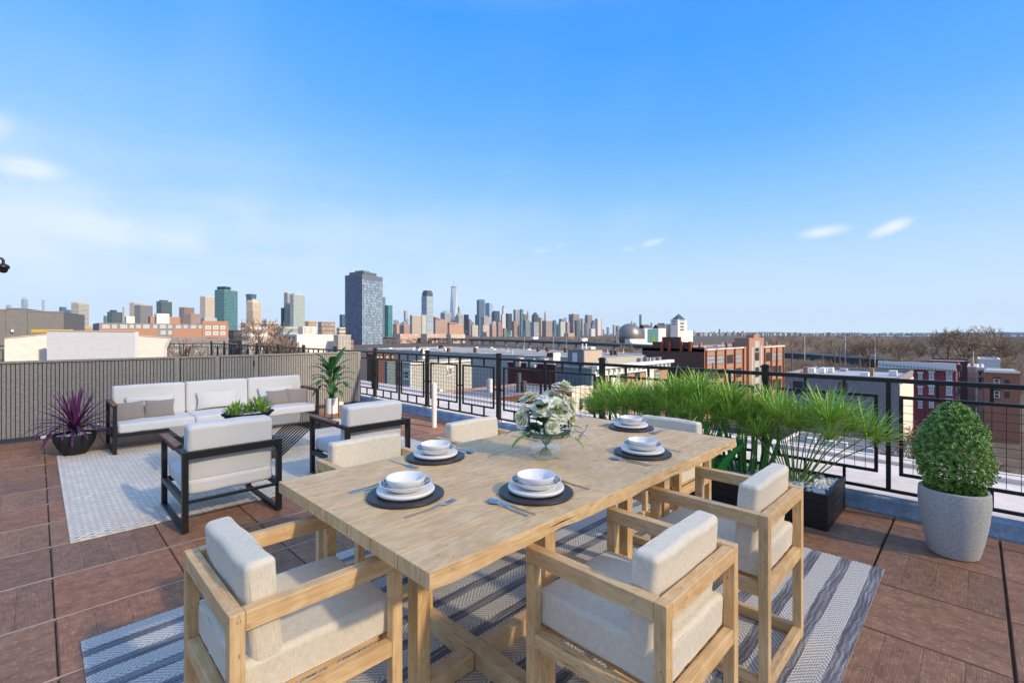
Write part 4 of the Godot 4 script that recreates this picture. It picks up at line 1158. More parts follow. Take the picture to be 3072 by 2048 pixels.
func city_materials() -> void:
	M.brick_red = grainy(0.33, 0.145, 0.09, 0.30, 0.9, 1.6, 101, 0.03)
	M.brick_orange = grainy(0.37, 0.20, 0.135, 0.22, 0.9, 2.2, 102, 0.03)
	M.brick_dark = grainy(0.115, 0.055, 0.045, 0.3, 0.9, 2.0, 103, 0.03)
	M.red_paint = grainy(0.25, 0.05, 0.055, 0.18, 0.8, 3.0, 104, 0.02)
	M.dark_red = grainy(0.10, 0.013, 0.017, 0.15, 0.8, 3.0, 105, 0.02)
	M.grey_wall = grainy(0.235, 0.215, 0.225, 0.12, 0.9, 4.0, 106, 0.02)
	M.panel_grey = grainy(0.17, 0.165, 0.16, 0.10, 0.7, 3.0, 107, 0.03)
	M.siding = grainy(0.40, 0.40, 0.36, 0.10, 0.85, 2.5, 108, 0.02)
	M.teal_siding = grainy(0.13, 0.18, 0.19, 0.15, 0.8, 3.0, 109, 0.02)
	M.cream = grainy(0.72, 0.62, 0.50, 0.06, 0.85, 3.0, 110, 0.02)
	M.tan = grainy(0.45, 0.38, 0.30, 0.12, 0.85, 3.0, 111, 0.02)
	M.white_wall = grainy(0.72, 0.66, 0.62, 0.06, 0.8, 4.0, 112, 0.02)
	M.roof_grey = grainy(0.175, 0.18, 0.20, 0.14, 0.6, 5.0, 113, 0.015)
	M.roof_dark = grainy(0.075, 0.072, 0.075, 0.25, 0.85, 3.0, 114, 0.02)
	M.roof_pale = grainy(0.38, 0.385, 0.40, 0.10, 0.6, 4.0, 115, 0.02)
	M.white_trim = flat(0.75, 0.73, 0.70, 0.6)
	M.dark_trim = flat(0.025, 0.024, 0.027, 0.5)
	M.rust = grainy(0.26, 0.06, 0.025, 0.25, 0.85, 0.8, 116, 0.04)
	M.window = flat(0.05, 0.06, 0.07, 0.08); M.window.metallic_specular = 0.8
	M.window_pale = flat(0.36, 0.42, 0.44, 0.2); M.window_pale.metallic_specular = 0.8
	M.asphalt = grainy(0.085, 0.082, 0.08, 0.25, 0.9, 6.0, 117, 0.02)
	M.earth = grainy(0.085, 0.066, 0.048, 0.3, 1.0, 40.0, 118, 0.02)
	M.bark = grainy(0.17, 0.125, 0.09, 0.25, 1.0, 1.0, 119, 0.03)
	M.twig = flat(0.27, 0.205, 0.15, 1.0)
	M.twig_red = flat(0.23, 0.115, 0.055, 1.0)
	M.girder = grainy(0.035, 0.05, 0.048, 0.25, 0.7, 5.0, 120, 0.02)
	M.steel_white = flat(0.70, 0.69, 0.68, 0.45)
	M.steel_grey = flat(0.30, 0.30, 0.31, 0.4, 0.3)
	M.water = flat(0.10, 0.15, 0.21, 0.15)
	M.hill = grainy(0.085, 0.085, 0.075, 0.3, 1.0, 60.0, 121, 0.02)
	M.concrete_far = grainy(0.42, 0.40, 0.37, 0.08, 0.8, 8.0, 122, 0.02)

class Face:
	var t: Node3D
	var a0: float
	var b0: float
	var a1: float
	var b1: float
	var top: float
	var base: float

func house(called: String, label: String, pl: float, pc: float, pr: float, py: float, d: float, wall: Material, roof: Material, lip := 0.35, base := STREET, cat := "building") -> Face:
	var f := Face.new()
	var c := spot(pc, d)
	f.a0 = c.x; f.b0 = c.y
	var rl := (pl - 1536.0) / 1410.0
	var rr := (pr - 1536.0) / 1410.0
	f.b1 = c.x * (SN - rl * CS) / (CS + rl * SN) if pl > 0 else c.y - pl     # a negative value is a length in metres
	f.a1 = c.y * (CS + rr * SN) / (SN - rr * CS) if pr > 0 else c.x - pr
	if pc > 2930:                                     # right of the street's vanishing point the front runs on to the right
		f.b0 = c.x * (SN - rr * CS) / (CS + rr * SN); f.b1 = c.y; f.a1 = c.x + 12.0
	f.top = tall(py, d); f.base = base
	f.t = thing(called, label, cat, Vector3(f.a0, base, -f.b0))
	var w := f.a1 - f.a0; var l := f.b1 - f.b0; var h := f.top - base
	var mb := MB.new(); mb.box(Vector3(0, 0, -l), Vector3(w, h - lip - 0.06, 0)); part(f.t, "wall", mb, wall)
	var rm := MB.new(); rm.box(Vector3(0.25, h - lip - 0.06, -l + 0.25), Vector3(w - 0.25, h - lip, -0.25)); part(f.t, "roof", rm, roof)
	if lip > 0:
		var pm := MB.new()
		pm.box(Vector3(-0.05, h - lip - 0.059, -0.25), Vector3(w + 0.05, h, 0.05)); pm.box(Vector3(-0.05, h - lip - 0.059, -l - 0.05), Vector3(w + 0.05, h, -l + 0.25))
		pm.box(Vector3(-0.05, h - lip - 0.059, -l + 0.25), Vector3(0.25, h, -0.25)); pm.box(Vector3(w - 0.25, h - lip - 0.059, -l + 0.25), Vector3(w + 0.05, h, -0.25))
		part(f.t, "parapet", pm, wall)
	return f

# a slab on a face of a building given by photo columns and rows: side 0 runs away along -z, side 1 along +x
func on_face(f: Face, side: int, x0: float, y0: float, x1: float, y1: float) -> Rect2:
	var u := []
	for px in [x0, x1]:
		var r: float = (px - 1536.0) / 1410.0
		u.append(f.a0 * (SN - r * CS) / (CS + r * SN) - f.b0 if side == 0 else f.b0 * (CS + r * SN) / (SN - r * CS) - f.a0)
	var um: float = (u[0] + u[1]) / 2
	var d := depth_of(f.a0, f.b0 + um) if side == 0 else depth_of(f.a0 + um, f.b0)
	var lo := minf(u[0], u[1])
	return Rect2(lo, tall(y1, d) - f.base, absf(u[1] - u[0]), (y1 - y0) * d / 1410.0)

func plate(f: Face, side: int, r: Rect2, out0: float, out1: float) -> MB:
	var mb := MB.new()
	if side == 0: mb.box(Vector3(-out1, r.position.y, -r.end.x), Vector3(-out0, r.end.y, -r.position.x))
	else: mb.box(Vector3(r.position.x, r.position.y, out0), Vector3(r.end.x, r.end.y, out1))
	return mb

func win(f: Face, side: int, x0: float, y0: float, x1: float, y1: float, frame: Material, pane: Material, nx := 1, ny := 2, trim: Material = null) -> void:
	var r := on_face(f, side, x0, y0, x1, y1)
	var o := part(f.t, "window", plate(f, side, r, -0.05, 0.025), frame)
	var bar := minf(0.09, r.size.x / nx * 0.14)
	for i in nx:
		for j in ny:
			var cw := (r.size.x - bar * (nx + 1)) / nx; var ch := (r.size.y - bar * (ny + 1)) / ny
			part(o, "pane", plate(f, side, Rect2(r.position.x + bar + i * (cw + bar), r.position.y + bar + j * (ch + bar), cw, ch), 0.0, 0.032), pane)
	if trim:
		part(o, "lintel", plate(f, side, Rect2(r.position.x - 0.12, r.end.y, r.size.x + 0.24, 0.28), 0.0, 0.10), trim)
		part(o, "sill", plate(f, side, Rect2(r.position.x - 0.08, r.position.y - 0.12, r.size.x + 0.16, 0.12), 0.0, 0.12), trim)

func band(f: Face, called: String, side: int, x0: float, y0: float, x1: float, y1: float, m: Material, out := 0.06) -> void:
	part(f.t, called, plate(f, side, on_face(f, side, x0, y0, x1, y1), 0.0, out), m)

func roof_bits(f: Face, n: int, m: Material, tallest := 0.9) -> void:
	var h := f.top - f.base - 0.3
	for k in n:
		var x := rng.randf_range(0.8, f.a1 - f.a0 - 0.8); var z := -rng.randf_range(0.8, f.b1 - f.b0 - 0.8)
		var mb := MB.new()
		var q := rng.randi_range(0, 3)
		if q == 0: mb.tube([Vector3(x, h - 0.2, z), Vector3(x, h + tallest, z)], [0.09], 7); part(f.t, "vent_pipe", mb, M.steel_white)
		elif q == 1: mb.rbox(Vector3(x, h + 0.25, z), Vector3(0.5, 0.35, 0.45), 0.05, 1); part(f.t, "air_conditioner", mb, M.steel_white)
		elif q == 2: mb.rbox(Vector3(x, h + 0.1, z), Vector3(0.7, 0.15, 0.5), 0.05, 1); part(f.t, "skylight", mb, M.roof_pale)
		else: mb.rbox(Vector3(x, h + tallest * 0.5, z), Vector3(0.3, tallest * 0.6, 0.3), 0.03, 1); part(f.t, "chimney", mb, m)

# far towers: near corner at pc, one face running off to each side at 45 degrees to the line of sight
func tower(called: String, label: String, pl: float, pc: float, pr: float, py: float, d: float, style: int, wc: Color, gc: Color, cat := "tower") -> Node3D:
	var c := spot(pc, d)
	var sight := c.normalized()
	var e1 := (sight.rotated(PI / 4)).normalized()       # in plan (x, -z): rotated() turns towards the left-hand side here
	var e2 := (sight.rotated(-PI / 4)).normalized()
	var lens := []
	for q in [[pl, e1], [pr, e2]]:
		var s: Vector2 = spot(q[0], 1.0)
		var e: Vector2 = q[1]
		var det := e.x * -s.y + s.x * e.y                    # c + k e = m s
		lens.append(maxf(absf((-c.x * -s.y - s.x * c.y) / det), 2.0) if absf(det) > 1e-6 else 20.0)
	var h := tall(py, d) - STREET
	var t := thing(called, label, cat, Vector3(c.x, STREET, -c.y))
	var o = Vector3(e1.x, 0, -e1.y) * lens[0]
	var p = Vector3(e2.x, 0, -e2.y) * lens[1]
	var up := Vector3(0, h, 0)
	var mb := MB.new(); mb.col = wc
	mb.quad(o, Vector3.ZERO, up, o + up); mb.quad(Vector3.ZERO, p, p + up, up); mb.quad(p, p + o, p + o + up, p + up); mb.quad(p + o, o, o + up, p + o + up)
	mb.quad(up, p + up, p + o + up, o + up)
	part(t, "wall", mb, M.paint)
	var gm := MB.new()
	var px_w := [absf(pc - pl), absf(pr - pc)]
	var rows := clampi(int(h / 3.6), 4, 34)
	if style == 1: rows = clampi(int(h / 4.5), 4, 26)
	for s in 2:
		var e: Vector3 = o if s == 0 else p
		var nn := (Vector3.UP.cross(e) if s == 1 else e.cross(Vector3.UP)).normalized()
		nn = -nn if nn.dot(Vector3(c.x, 0, -c.y)) > 0 else nn
		var off := nn * maxf(0.12, d * 0.0001)
		var cols := clampi(int(px_w[s] / 2.2), 2, 12)
		var ww := 0.6; var hh := 0.55
		if style == 1: cols = 1; ww = 0.96; hh = 0.45
		elif style == 2: ww = 0.5; hh = 0.9
		elif style == 3: ww = 0.86; hh = 0.80
		for r in rows:
			for k in cols:
				var x0: float = (k + (1.0 - ww) / 2) / cols; var x1: float = (k + (1.0 + ww) / 2) / cols
				var y0 := (r + (1.0 - hh) / 2) / rows * 0.985 * h; var y1 := (r + (1.0 + hh) / 2) / rows * 0.985 * h
				var tone := rng.randf_range(0.7, 1.3)
				gm.col = Color(gc.r * tone, gc.g * tone, gc.b * tone)
				var q0 := e * x0 + Vector3(0, y0, 0) + off; var q1 := e * x1 + Vector3(0, y0, 0) + off
				var q2 := e * x1 + Vector3(0, y1, 0) + off; var q3 := e * x0 + Vector3(0, y1, 0) + off
				if (q1 - q0).cross(q3 - q0).dot(nn) > 0: gm.quad(q0, q1, q2, q3)
				else: gm.quad(q1, q0, q3, q2)
	part(t, "windows", gm, M.tower_glass, Vector3.ZERO, "stuff")
	t.set_meta("foot", [o, p, h])
	return t

func cap_box(t: Node3D, f0: float, f1: float, g0: float, g1: float, lift: float, c: Color, called := "penthouse") -> void:
	var ft: Array = t.get_meta("foot")
	var o: Vector3 = ft[0]; var p: Vector3 = ft[1]; var h: float = ft[2]
	var mb := MB.new(); mb.col = c
	var q := [o * f0 + p * g0, o * f0 + p * g1, o * f1 + p * g1, o * f1 + p * g0]
	var up := Vector3(0, lift, 0); var b := Vector3(0, h, 0)
	for k in 4:
		var a: Vector3 = q[k] + b; var e: Vector3 = q[(k + 1) % 4] + b
		mb.quad(a, e, e + up, a + up)
	mb.quad(q[0] + b + up, q[1] + b + up, q[2] + b + up, q[3] + b + up)
	part(t, called, mb, M.paint)

func cap_point(t: Node3D, base: float, lift: float, c: Color, called := "spire") -> void:
	var ft: Array = t.get_meta("foot")
	var o: Vector3 = ft[0]; var p: Vector3 = ft[1]; var h: float = ft[2]
	var mid := (o + p) / 2 + Vector3(0, h + lift, 0)
	var mb := MB.new(); mb.col = c
	var q := []
	for k in 4: q.append((o + p) / 2 * (1 - base) + [Vector3.ZERO, p, p + o, o][k] * base + Vector3(0, h, 0))
	for k in 4:
		var n0 := mb.v.size(); var nn: Vector3 = (q[(k + 1) % 4] - q[k]).cross(mid - q[k]).normalized()
		mb.vert(q[k], nn); mb.vert(q[(k + 1) % 4], nn); mb.vert(mid, nn); mb.tri(n0, n0 + 1, n0 + 2)
	part(t, called, mb, M.paint)

func skyline() -> void:
	M.tower_glass = tinted(0.25)
	var dk := Color(0.05, 0.07, 0.09); var cr := Color(0.52, 0.48, 0.42); var gy := Color(0.30, 0.30, 0.31); var br := Color(0.27, 0.19, 0.17); var pk := Color(0.40, 0.29, 0.25); var bl := Color(0.10, 0.16, 0.24); var tl := Color(0.09, 0.20, 0.23); var wh := Color(0.62, 0.60, 0.57)
	var rows := [
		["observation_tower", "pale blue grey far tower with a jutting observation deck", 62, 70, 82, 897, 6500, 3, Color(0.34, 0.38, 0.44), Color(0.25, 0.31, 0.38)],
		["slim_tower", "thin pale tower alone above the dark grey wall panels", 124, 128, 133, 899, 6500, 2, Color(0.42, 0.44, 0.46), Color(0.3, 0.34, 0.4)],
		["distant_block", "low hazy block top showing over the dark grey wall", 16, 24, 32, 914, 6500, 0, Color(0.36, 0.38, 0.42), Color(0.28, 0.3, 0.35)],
		["blue_block", "blue glass block rising past the dark grey wall's end", 176, 186, 198, 920, 2600, 3, bl, Color(0.08, 0.15, 0.26)],
		["blue_annex", "lower blue glass wing beside the striped cream tower", 198, 206, 216, 929, 2500, 3, bl, Color(0.09, 0.17, 0.28)],
		["striped_tower", "cream tower with close horizontal stripes", 212, 236, 266, 909, 2000, 1, cr, Color(0.22, 0.22, 0.18)],
		["dark_green_block", "squat dark green glass block with a small rooftop box", 320, 335, 366, 935, 1700, 0, Color(0.06, 0.09, 0.10), Color(0.13, 0.17, 0.18)],
		["little_blue_block", "small blue block beside the squat dark green one", 309, 314, 320, 947, 2500, 3, bl, Color(0.12, 0.2, 0.28)],
		["needle_tower", "needle thin cream tower between green and cream blocks", 366, 370, 374, 920, 4000, 0, cr, Color(0.4, 0.36, 0.3)],
		["cream_block", "cream tower standing behind the dark ribbed one", 387, 402, 423, 907, 2200, 0, cr, Color(0.33, 0.28, 0.22)],
		["ribbed_block", "dark grey block with white upright ribs", 402, 420, 457, 914, 1700, 2, Color(0.33, 0.32, 0.32), Color(0.06, 0.06, 0.07)],
		["dark_glass_tower", "dark blue green glass tower with a stepped top above orange roof", 468, 484, 515, 903, 1500, 3, Color(0.20, 0.24, 0.26), Color(0.045, 0.075, 0.085)],
		["brown_block", "brown apartment tower with many small windows", 536, 552, 582, 921, 1900, 0, br, Color(0.2, 0.15, 0.12)],
		["brown_annex", "low pinkish brick block in front of the brown tower", 548, 572, 604, 940, 1500, 0, pk, Color(0.2, 0.15, 0.13)],
		["ribbed_cream_tower", "cream tower with upright ribs left of the teal glass tower", 599, 615, 643, 888, 1600, 2, Color(0.62, 0.56, 0.47), Color(0.36, 0.31, 0.25)],
		["teal_tower", "tall teal glass tower with a dark penthouse", 643, 672, 712, 868, 1300, 3, Color(0.16, 0.30, 0.32), Color(0.055, 0.15, 0.165)],
		["crowned_tower", "navy tower with a wide crown behind the cream curved one", 738, 752, 767, 890, 2600, 3, bl, Color(0.05, 0.09, 0.15)],
		["cream_deco_tower", "cream stepped tower with a rounded summit", 738, 757, 783, 905, 2000, 2, Color(0.66, 0.54, 0.38), Color(0.40, 0.32, 0.23)],
		["cream_lower_tower", "cream block standing before the rounded cream tower", 740, 758, 779, 928, 1900, 2, Color(0.64, 0.55, 0.42), Color(0.33, 0.27, 0.2)],
		["striped_slab", "slab with bold white and dark upright stripes", 851, 862, 869, 876, 1500, 2, wh, Color(0.04, 0.05, 0.06)],
		["speckled_tower", "pale green speckled tower joined to the striped slab", 869, 880, 914, 882, 1450, 0, Color(0.40, 0.45, 0.43), Color(0.20, 0.26, 0.25)],
		["dark_teal_slab", "short dark teal slab against the striped one", 842, 847, 851, 923, 1500, 3, dk, Color(0.05, 0.09, 0.1)],
		["blue_step_block", "dark blue stepped block left of the big dark tower", 1018, 1026, 1036, 943, 1300, 3, bl, Color(0.06, 0.10, 0.15)],
		["grey_glass_slab", "grey green slab showing right behind the big dark tower", 1140, 1148, 1156, 890, 1500, 3, Color(0.2, 0.26, 0.28), Color(0.1, 0.17, 0.19)],
		["teal_slab", "teal glass tower just right of the big dark tower", 1154, 1164, 1177, 915, 1500, 3, tl, Color(0.05, 0.20, 0.22)],
		["stacked_tower", "slender grey tower of uneven stacked floors alone on the skyline", 1211, 1216, 1223, 932, 5200, 0, Color(0.38, 0.40, 0.42), Color(0.28, 0.3, 0.33)],
		["striped_flats", "cream flats with dark upright stripes below the tapered glass tower", 1229, 1236, 1264, 945, 2200, 2, Color(0.62, 0.55, 0.45), Color(0.13, 0.12, 0.1)],
		["green_flats", "pale green flats joined to the striped cream ones", 1262, 1266, 1279, 944, 2250, 0, Color(0.48, 0.52, 0.47), Color(0.28, 0.32, 0.29)],
		["tapered_glass_tower", "tall grey blue glass tower with a dark tapered top", 1264, 1280, 1300, 888, 2600, 1, Color(0.36, 0.41, 0.46), Color(0.26, 0.32, 0.38)],
		["stepped_brick_block", "orange brick block stepping down, nearer the tapered tower", 1300, 1306, 1342, 960, 1800, 0, pk, Color(0.28, 0.18, 0.14)],
		["second_stepped_brick_block", "orange brick block stepping down toward the cream slab", 1342, 1348, 1391, 973, 1750, 0, Color(0.50, 0.31, 0.21), Color(0.3, 0.19, 0.14)],
		["pyramid_roof_tower", "grey tower with a pyramid roof left of the tallest spire", 1321, 1334, 1354, 938, 4200, 0, Color(0.36, 0.34, 0.32), Color(0.24, 0.24, 0.25)],
		["dome_tower", "grey tower with a domed roof right of the tallest spire", 1364, 1376, 1391, 948, 4200, 0, Color(0.38, 0.36, 0.34), Color(0.25, 0.25, 0.26)],
		["pinnacle_tower", "narrow stone tower peeking out behind the domed one", 1373, 1377, 1381, 921, 4600, 0, Color(0.44, 0.42, 0.4), Color(0.33, 0.33, 0.34)],
		["black_tower", "blackish tower with a slanted top beside the domed one", 1391, 1395, 1406, 943, 4400, 3, dk, Color(0.05, 0.06, 0.08)],
		["brown_sliver", "brown sliver of a building beside the blackish tower", 1405, 1408, 1413, 957, 4300, 0, br, Color(0.2, 0.14, 0.1)],
		["cream_slab", "cream slab standing before the dark blue glass tower", 1412, 1417, 1434, 975, 2300, 2, cr, Color(0.4, 0.34, 0.28)],
		["deep_blue_tower", "tall deep blue glass tower with a notched top", 1430, 1437, 1454, 899, 4300, 3, Color(0.12, 0.18, 0.24), Color(0.07, 0.12, 0.18)],
		["thin_dark_block", "thin dark block left of the deep blue tower", 1425, 1428, 1431, 944, 4500, 3, dk, dk],
		["pale_blue_tower", "pale sky blue glass tower right of the deep blue one", 1455, 1468, 1479, 908, 4400, 3, Color(0.36, 0.46, 0.56), Color(0.27, 0.37, 0.48)],
		["round_top_tower", "brown grey tower with a rounded roof before the pale blue one", 1443, 1452, 1468, 950, 4000, 0, Color(0.38, 0.32, 0.30), Color(0.26, 0.23, 0.23)],
		["cream_waterfront_slab", "cream slab below the rounded roof tower", 1443, 1449, 1468, 975, 2400, 2, cr, Color(0.42, 0.34, 0.27)],
		["navy_slab", "navy flat topped slab right of the pale blue tower", 1479, 1484, 1499, 932, 4400, 2, Color(0.07, 0.09, 0.13), Color(0.03, 0.04, 0.06)],
		["white_tower", "white tower below a slender capped one", 1502, 1507, 1517, 943, 4200, 2, wh, Color(0.42, 0.42, 0.42)],
		["slender_capped_tower", "slender white tower with a dark cap above the white tower", 1506, 1510, 1515, 922, 4600, 0, wh, Color(0.4, 0.4, 0.42)],
		["black_slab", "black flat slab right of the slender capped tower", 1517, 1523, 1536, 940, 4400, 2, Color(0.07, 0.075, 0.09), Color(0.03, 0.03, 0.04)],
		["red_brick_tower", "red brick tower before the grey twin slabs", 1536, 1542, 1552, 963, 2400, 0, Color(0.34, 0.19, 0.15), Color(0.22, 0.15, 0.13)],
		["small_brick_tower", "small brick tower beside the highway sign", 1508, 1513, 1520, 984, 2200, 0, br, Color(0.22, 0.14, 0.12)],
		["peaked_brick_tower", "brick tower with a peaked roof before the navy slab", 1489, 1495, 1505, 971, 2300, 0, Color(0.33, 0.2, 0.17), Color(0.22, 0.15, 0.13)],
		["pink_flats", "pinkish flats before the navy slab", 1468, 1476, 1492, 976, 2350, 0, pk, Color(0.3, 0.2, 0.17)],
		["grey_slab", "grey slab left of a thin teal one", 1540, 1546, 1559, 928, 4500, 2, gy, Color(0.24, 0.24, 0.25)],
		["thin_teal_tower", "thin teal tower right of the grey slab", 1559, 1563, 1570, 927, 3000, 3, Color(0.14, 0.24, 0.26), Color(0.08, 0.17, 0.19)],
		["short_brown_block", "short brown block between teal tower and green spire", 1570, 1574, 1579, 942, 4400, 0, br, Color(0.22, 0.17, 0.15)],
		["green_spire_tower", "stone tower with a green pointed roof", 1579, 1583, 1588, 944, 4500, 0, Color(0.44, 0.36, 0.29), Color(0.3, 0.26, 0.22)],
		["dark_dome_tower", "dark tower with a faceted dome", 1595, 1603, 1616, 944, 4400, 3, dk, Color(0.06, 0.07, 0.09)],
		["round_grey_block", "rounded grey block below the dark domed tower", 1592, 1602, 1617, 966, 2600, 1, gy, Color(0.26, 0.27, 0.29)],
		["teal_base_block", "dull teal block below the green spire", 1568, 1577, 1591, 960, 2700, 3, Color(0.25, 0.29, 0.29), Color(0.16, 0.21, 0.22)],
		["white_spire_tower", "white tower with a slim pointed top", 1633, 1637, 1641, 939, 4600, 0, Color(0.52, 0.49, 0.46), Color(0.4, 0.39, 0.38)],
		["sandy_block", "sandy block left of the slim white pointed tower", 1617, 1623, 1633, 952, 4000, 0, Color(0.5, 0.36, 0.26), Color(0.34, 0.26, 0.2)],
		["brown_slab", "wide brown slab below the slim white pointed tower", 1626, 1638, 1657, 962, 2700, 0, Color(0.33, 0.24, 0.21), Color(0.23, 0.19, 0.18)],
		["narrow_blue_block", "narrow grey blue block right of the wide brown slab", 1658, 1662, 1669, 960, 2900, 3, bl, Color(0.1, 0.15, 0.2)],
		["pale_green_block", "pale green block with a dark top box", 1675, 1682, 1696, 965, 2800, 0, Color(0.45, 0.49, 0.45), Color(0.3, 0.34, 0.32)],
		["pink_block", "small pink block left of the tall brown grey slab", 1696, 1702, 1709, 966, 3800, 0, pk, Color(0.3, 0.2, 0.17)],
		["brown_grey_slab", "tall wide brown grey slab right of the pale green block", 1706, 1720, 1738, 942, 4200, 2, Color(0.28, 0.23, 0.21), Color(0.2, 0.16, 0.15)],
		["dark_grey_block", "dark grey block overlapping the tall brown grey slab", 1724, 1730, 1740, 960, 4000, 3, Color(0.13, 0.13, 0.15), Color(0.09, 0.1, 0.11)],
		["silver_tower", "silver blue tower between the dark block and the last slab", 1742, 1748, 1757, 955, 4300, 2, Color(0.42, 0.47, 0.52), Color(0.28, 0.33, 0.38)],
		["last_brown_slab", "brown slab with a pale side at the skyline cluster's end", 1755, 1763, 1777, 944, 4300, 2, Color(0.27, 0.24, 0.24), Color(0.19, 0.17, 0.17)],
		["white_low_block", "low white block at the foot of the last brown slab", 1766, 1774, 1786, 986, 3000, 0, wh, Color(0.4, 0.4, 0.4)],
		["pink_distant_block", "pinkish distant block just past the skyline cluster", 1789, 1794, 1803, 984, 4500, 0, pk, Color(0.34, 0.25, 0.22)],
		["tiny_dark_block", "tiny dark block past the pinkish distant one", 1807, 1810, 1813, 988, 4600, 3, Color(0.2, 0.22, 0.25), Color(0.16, 0.18, 0.2)],
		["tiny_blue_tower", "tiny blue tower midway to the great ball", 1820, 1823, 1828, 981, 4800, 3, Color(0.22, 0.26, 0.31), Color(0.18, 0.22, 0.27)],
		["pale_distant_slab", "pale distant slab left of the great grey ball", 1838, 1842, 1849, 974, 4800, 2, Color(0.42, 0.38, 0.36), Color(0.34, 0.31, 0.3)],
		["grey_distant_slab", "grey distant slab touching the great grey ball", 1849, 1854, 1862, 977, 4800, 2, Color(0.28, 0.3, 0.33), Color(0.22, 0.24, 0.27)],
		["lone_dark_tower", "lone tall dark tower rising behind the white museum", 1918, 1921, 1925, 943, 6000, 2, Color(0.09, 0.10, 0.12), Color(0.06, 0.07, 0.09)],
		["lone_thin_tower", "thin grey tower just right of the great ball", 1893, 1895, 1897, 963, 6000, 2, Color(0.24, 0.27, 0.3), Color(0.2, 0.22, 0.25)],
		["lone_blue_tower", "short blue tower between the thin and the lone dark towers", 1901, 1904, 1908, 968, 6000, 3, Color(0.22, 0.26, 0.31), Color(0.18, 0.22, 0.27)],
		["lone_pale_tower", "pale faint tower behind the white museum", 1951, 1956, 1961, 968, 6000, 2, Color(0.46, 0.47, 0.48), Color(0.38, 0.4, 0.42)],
	]
	var t := {}
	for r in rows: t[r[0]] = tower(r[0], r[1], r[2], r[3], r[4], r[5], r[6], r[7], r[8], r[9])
	var deck_ := MB.new(); deck_.col = Color(0.32, 0.36, 0.42)
	var fo: Array = t.observation_tower.get_meta("foot")
	deck_.cbox(fo[1] * 1.1 + Vector3(0, fo[2] * 0.86, 0), Vector3(34, 6, 34)); part(t.observation_tower, "deck", deck_, M.paint)
	cap_point(t.observation_tower, 1.0, 40, Color(0.34, 0.38, 0.44), "slanted_top")
	cap_box(t.dark_green_block, 0.2, 0.8, 0.15, 0.55, 7, Color(0.06, 0.08, 0.09))
	cap_box(t.dark_glass_tower, 0.15, 0.8, 0.15, 0.7, 4, Color(0.05, 0.07, 0.08))
	cap_box(t.teal_tower, 0.1, 0.9, 0.1, 0.55, 9, Color(0.03, 0.045, 0.055))
	cap_box(t.crowned_tower, -0.06, 1.06, -0.06, 1.06, 16, Color(0.07, 0.11, 0.17), "crown")
	cap_box(t.cream_deco_tower, 0.1, 0.9, 0.05, 0.6, 8, Color(0.66, 0.54, 0.38), "setback"); cap_point(t.cream_deco_tower, 0.62, 17, Color(0.6, 0.5, 0.36), "summit")
	cap_box(t.striped_tower, 0.2, 1, 0.0, 0.6, 4, Color(0.5, 0.44, 0.36))
	cap_box(t.speckled_tower, 0.0, 1.0, 0.1, 0.75, 3, Color(0.5, 0.53, 0.52))
	cap_point(t.pyramid_roof_tower, 1.0, 30, Color(0.26, 0.33, 0.33), "pyramid_roof")
	for e in [["dome_tower", 32.0, Color(0.27, 0.31, 0.31)], ["round_top_tower", 14.0, Color(0.3, 0.28, 0.27)], ["dark_dome_tower", 24.0, Color(0.06, 0.07, 0.09)]]:
		var ft: Array = t[e[0]].get_meta("foot")
		var r0: float = minf(ft[0].length(), ft[1].length()) * 0.62
		var dm := MB.new(); dm.col = e[2]
		var pr := []
		for k in 7: pr.append(Vector2(r0 * cos(k / 6.0 * PI / 2), e[1] * sin(k / 6.0 * PI / 2)))
		dm.lathe((ft[0] + ft[1]) / 2 + Vector3(0, ft[2], 0), pr, 16); part(t[e[0]], "dome", dm, M.paint)
	cap_point(t.green_spire_tower, 0.9, 48, Color(0.18, 0.3, 0.26)); cap_point(t.white_spire_tower, 0.8, 30, Color(0.5, 0.47, 0.44)); cap_point(t.slender_capped_tower, 0.9, 22, Color(0.1, 0.1, 0.12), "cap")
	cap_point(t.peaked_brick_tower, 1.0, 9, Color(0.3, 0.16, 0.13), "peaked_roof"); cap_point(t.pinnacle_tower, 0.8, 18, Color(0.4, 0.38, 0.36))
	cap_box(t.deep_blue_tower, 0.0, 1.0, 0.35, 1.0, 6, Color(0.1, 0.15, 0.21), "upper_storey"); cap_box(t.pale_green_block, 0.1, 0.9, 0.1, 0.7, 18, Color(0.12, 0.15, 0.16))
	cap_box(t.brown_grey_slab, 0.3, 0.7, 0.3, 0.7, 6, Color(0.4, 0.36, 0.33))
	for e in [["stepped_brick_block", 5, Color(0.45, 0.29, 0.22)], ["second_stepped_brick_block", 3, Color(0.50, 0.31, 0.21)]]:
		for k in e[1]: cap_box(t[e[0]], 0.0, 1.0, 0.0, 0.75 - k * 0.14, 2.6 + k * 2.4, e[2], "step")
	# the tapered top of the tall glass tower: two shrinking storeys
	var tg: Node3D = t.tapered_glass_tower
	cap_box(tg, 0.05, 0.95, 0.05, 0.95, 22, Color(0.07, 0.09, 0.12), "dark_top"); 
	var tf: Array = tg.get_meta("foot"); tf[2] += 22.0; tg.set_meta("foot", tf)
	cap_box(tg, 0.14, 0.86, 0.14, 0.86, 11, Color(0.06, 0.08, 0.10), "dark_top")
	# the tallest: a square base turning into a square top, with a mast
	var d := 4500.0
	var c := spot(1361, d)
	var sp := thing("spire_tower", "tallest faceted pale glass tower with a mast, centre of the skyline", "tower", Vector3(c.x, STREET, -c.y), 0.3)
	var w := 33.0; var hb := 60.0; var ht := tall(862, d) - STREET
	var mb := MB.new(); mb.col = Color(0.40, 0.47, 0.55)
	var lo := [Vector3(-w, hb, w), Vector3(w, hb, w), Vector3(w, hb, -w), Vector3(-w, hb, -w)]
	var q := w * 0.92
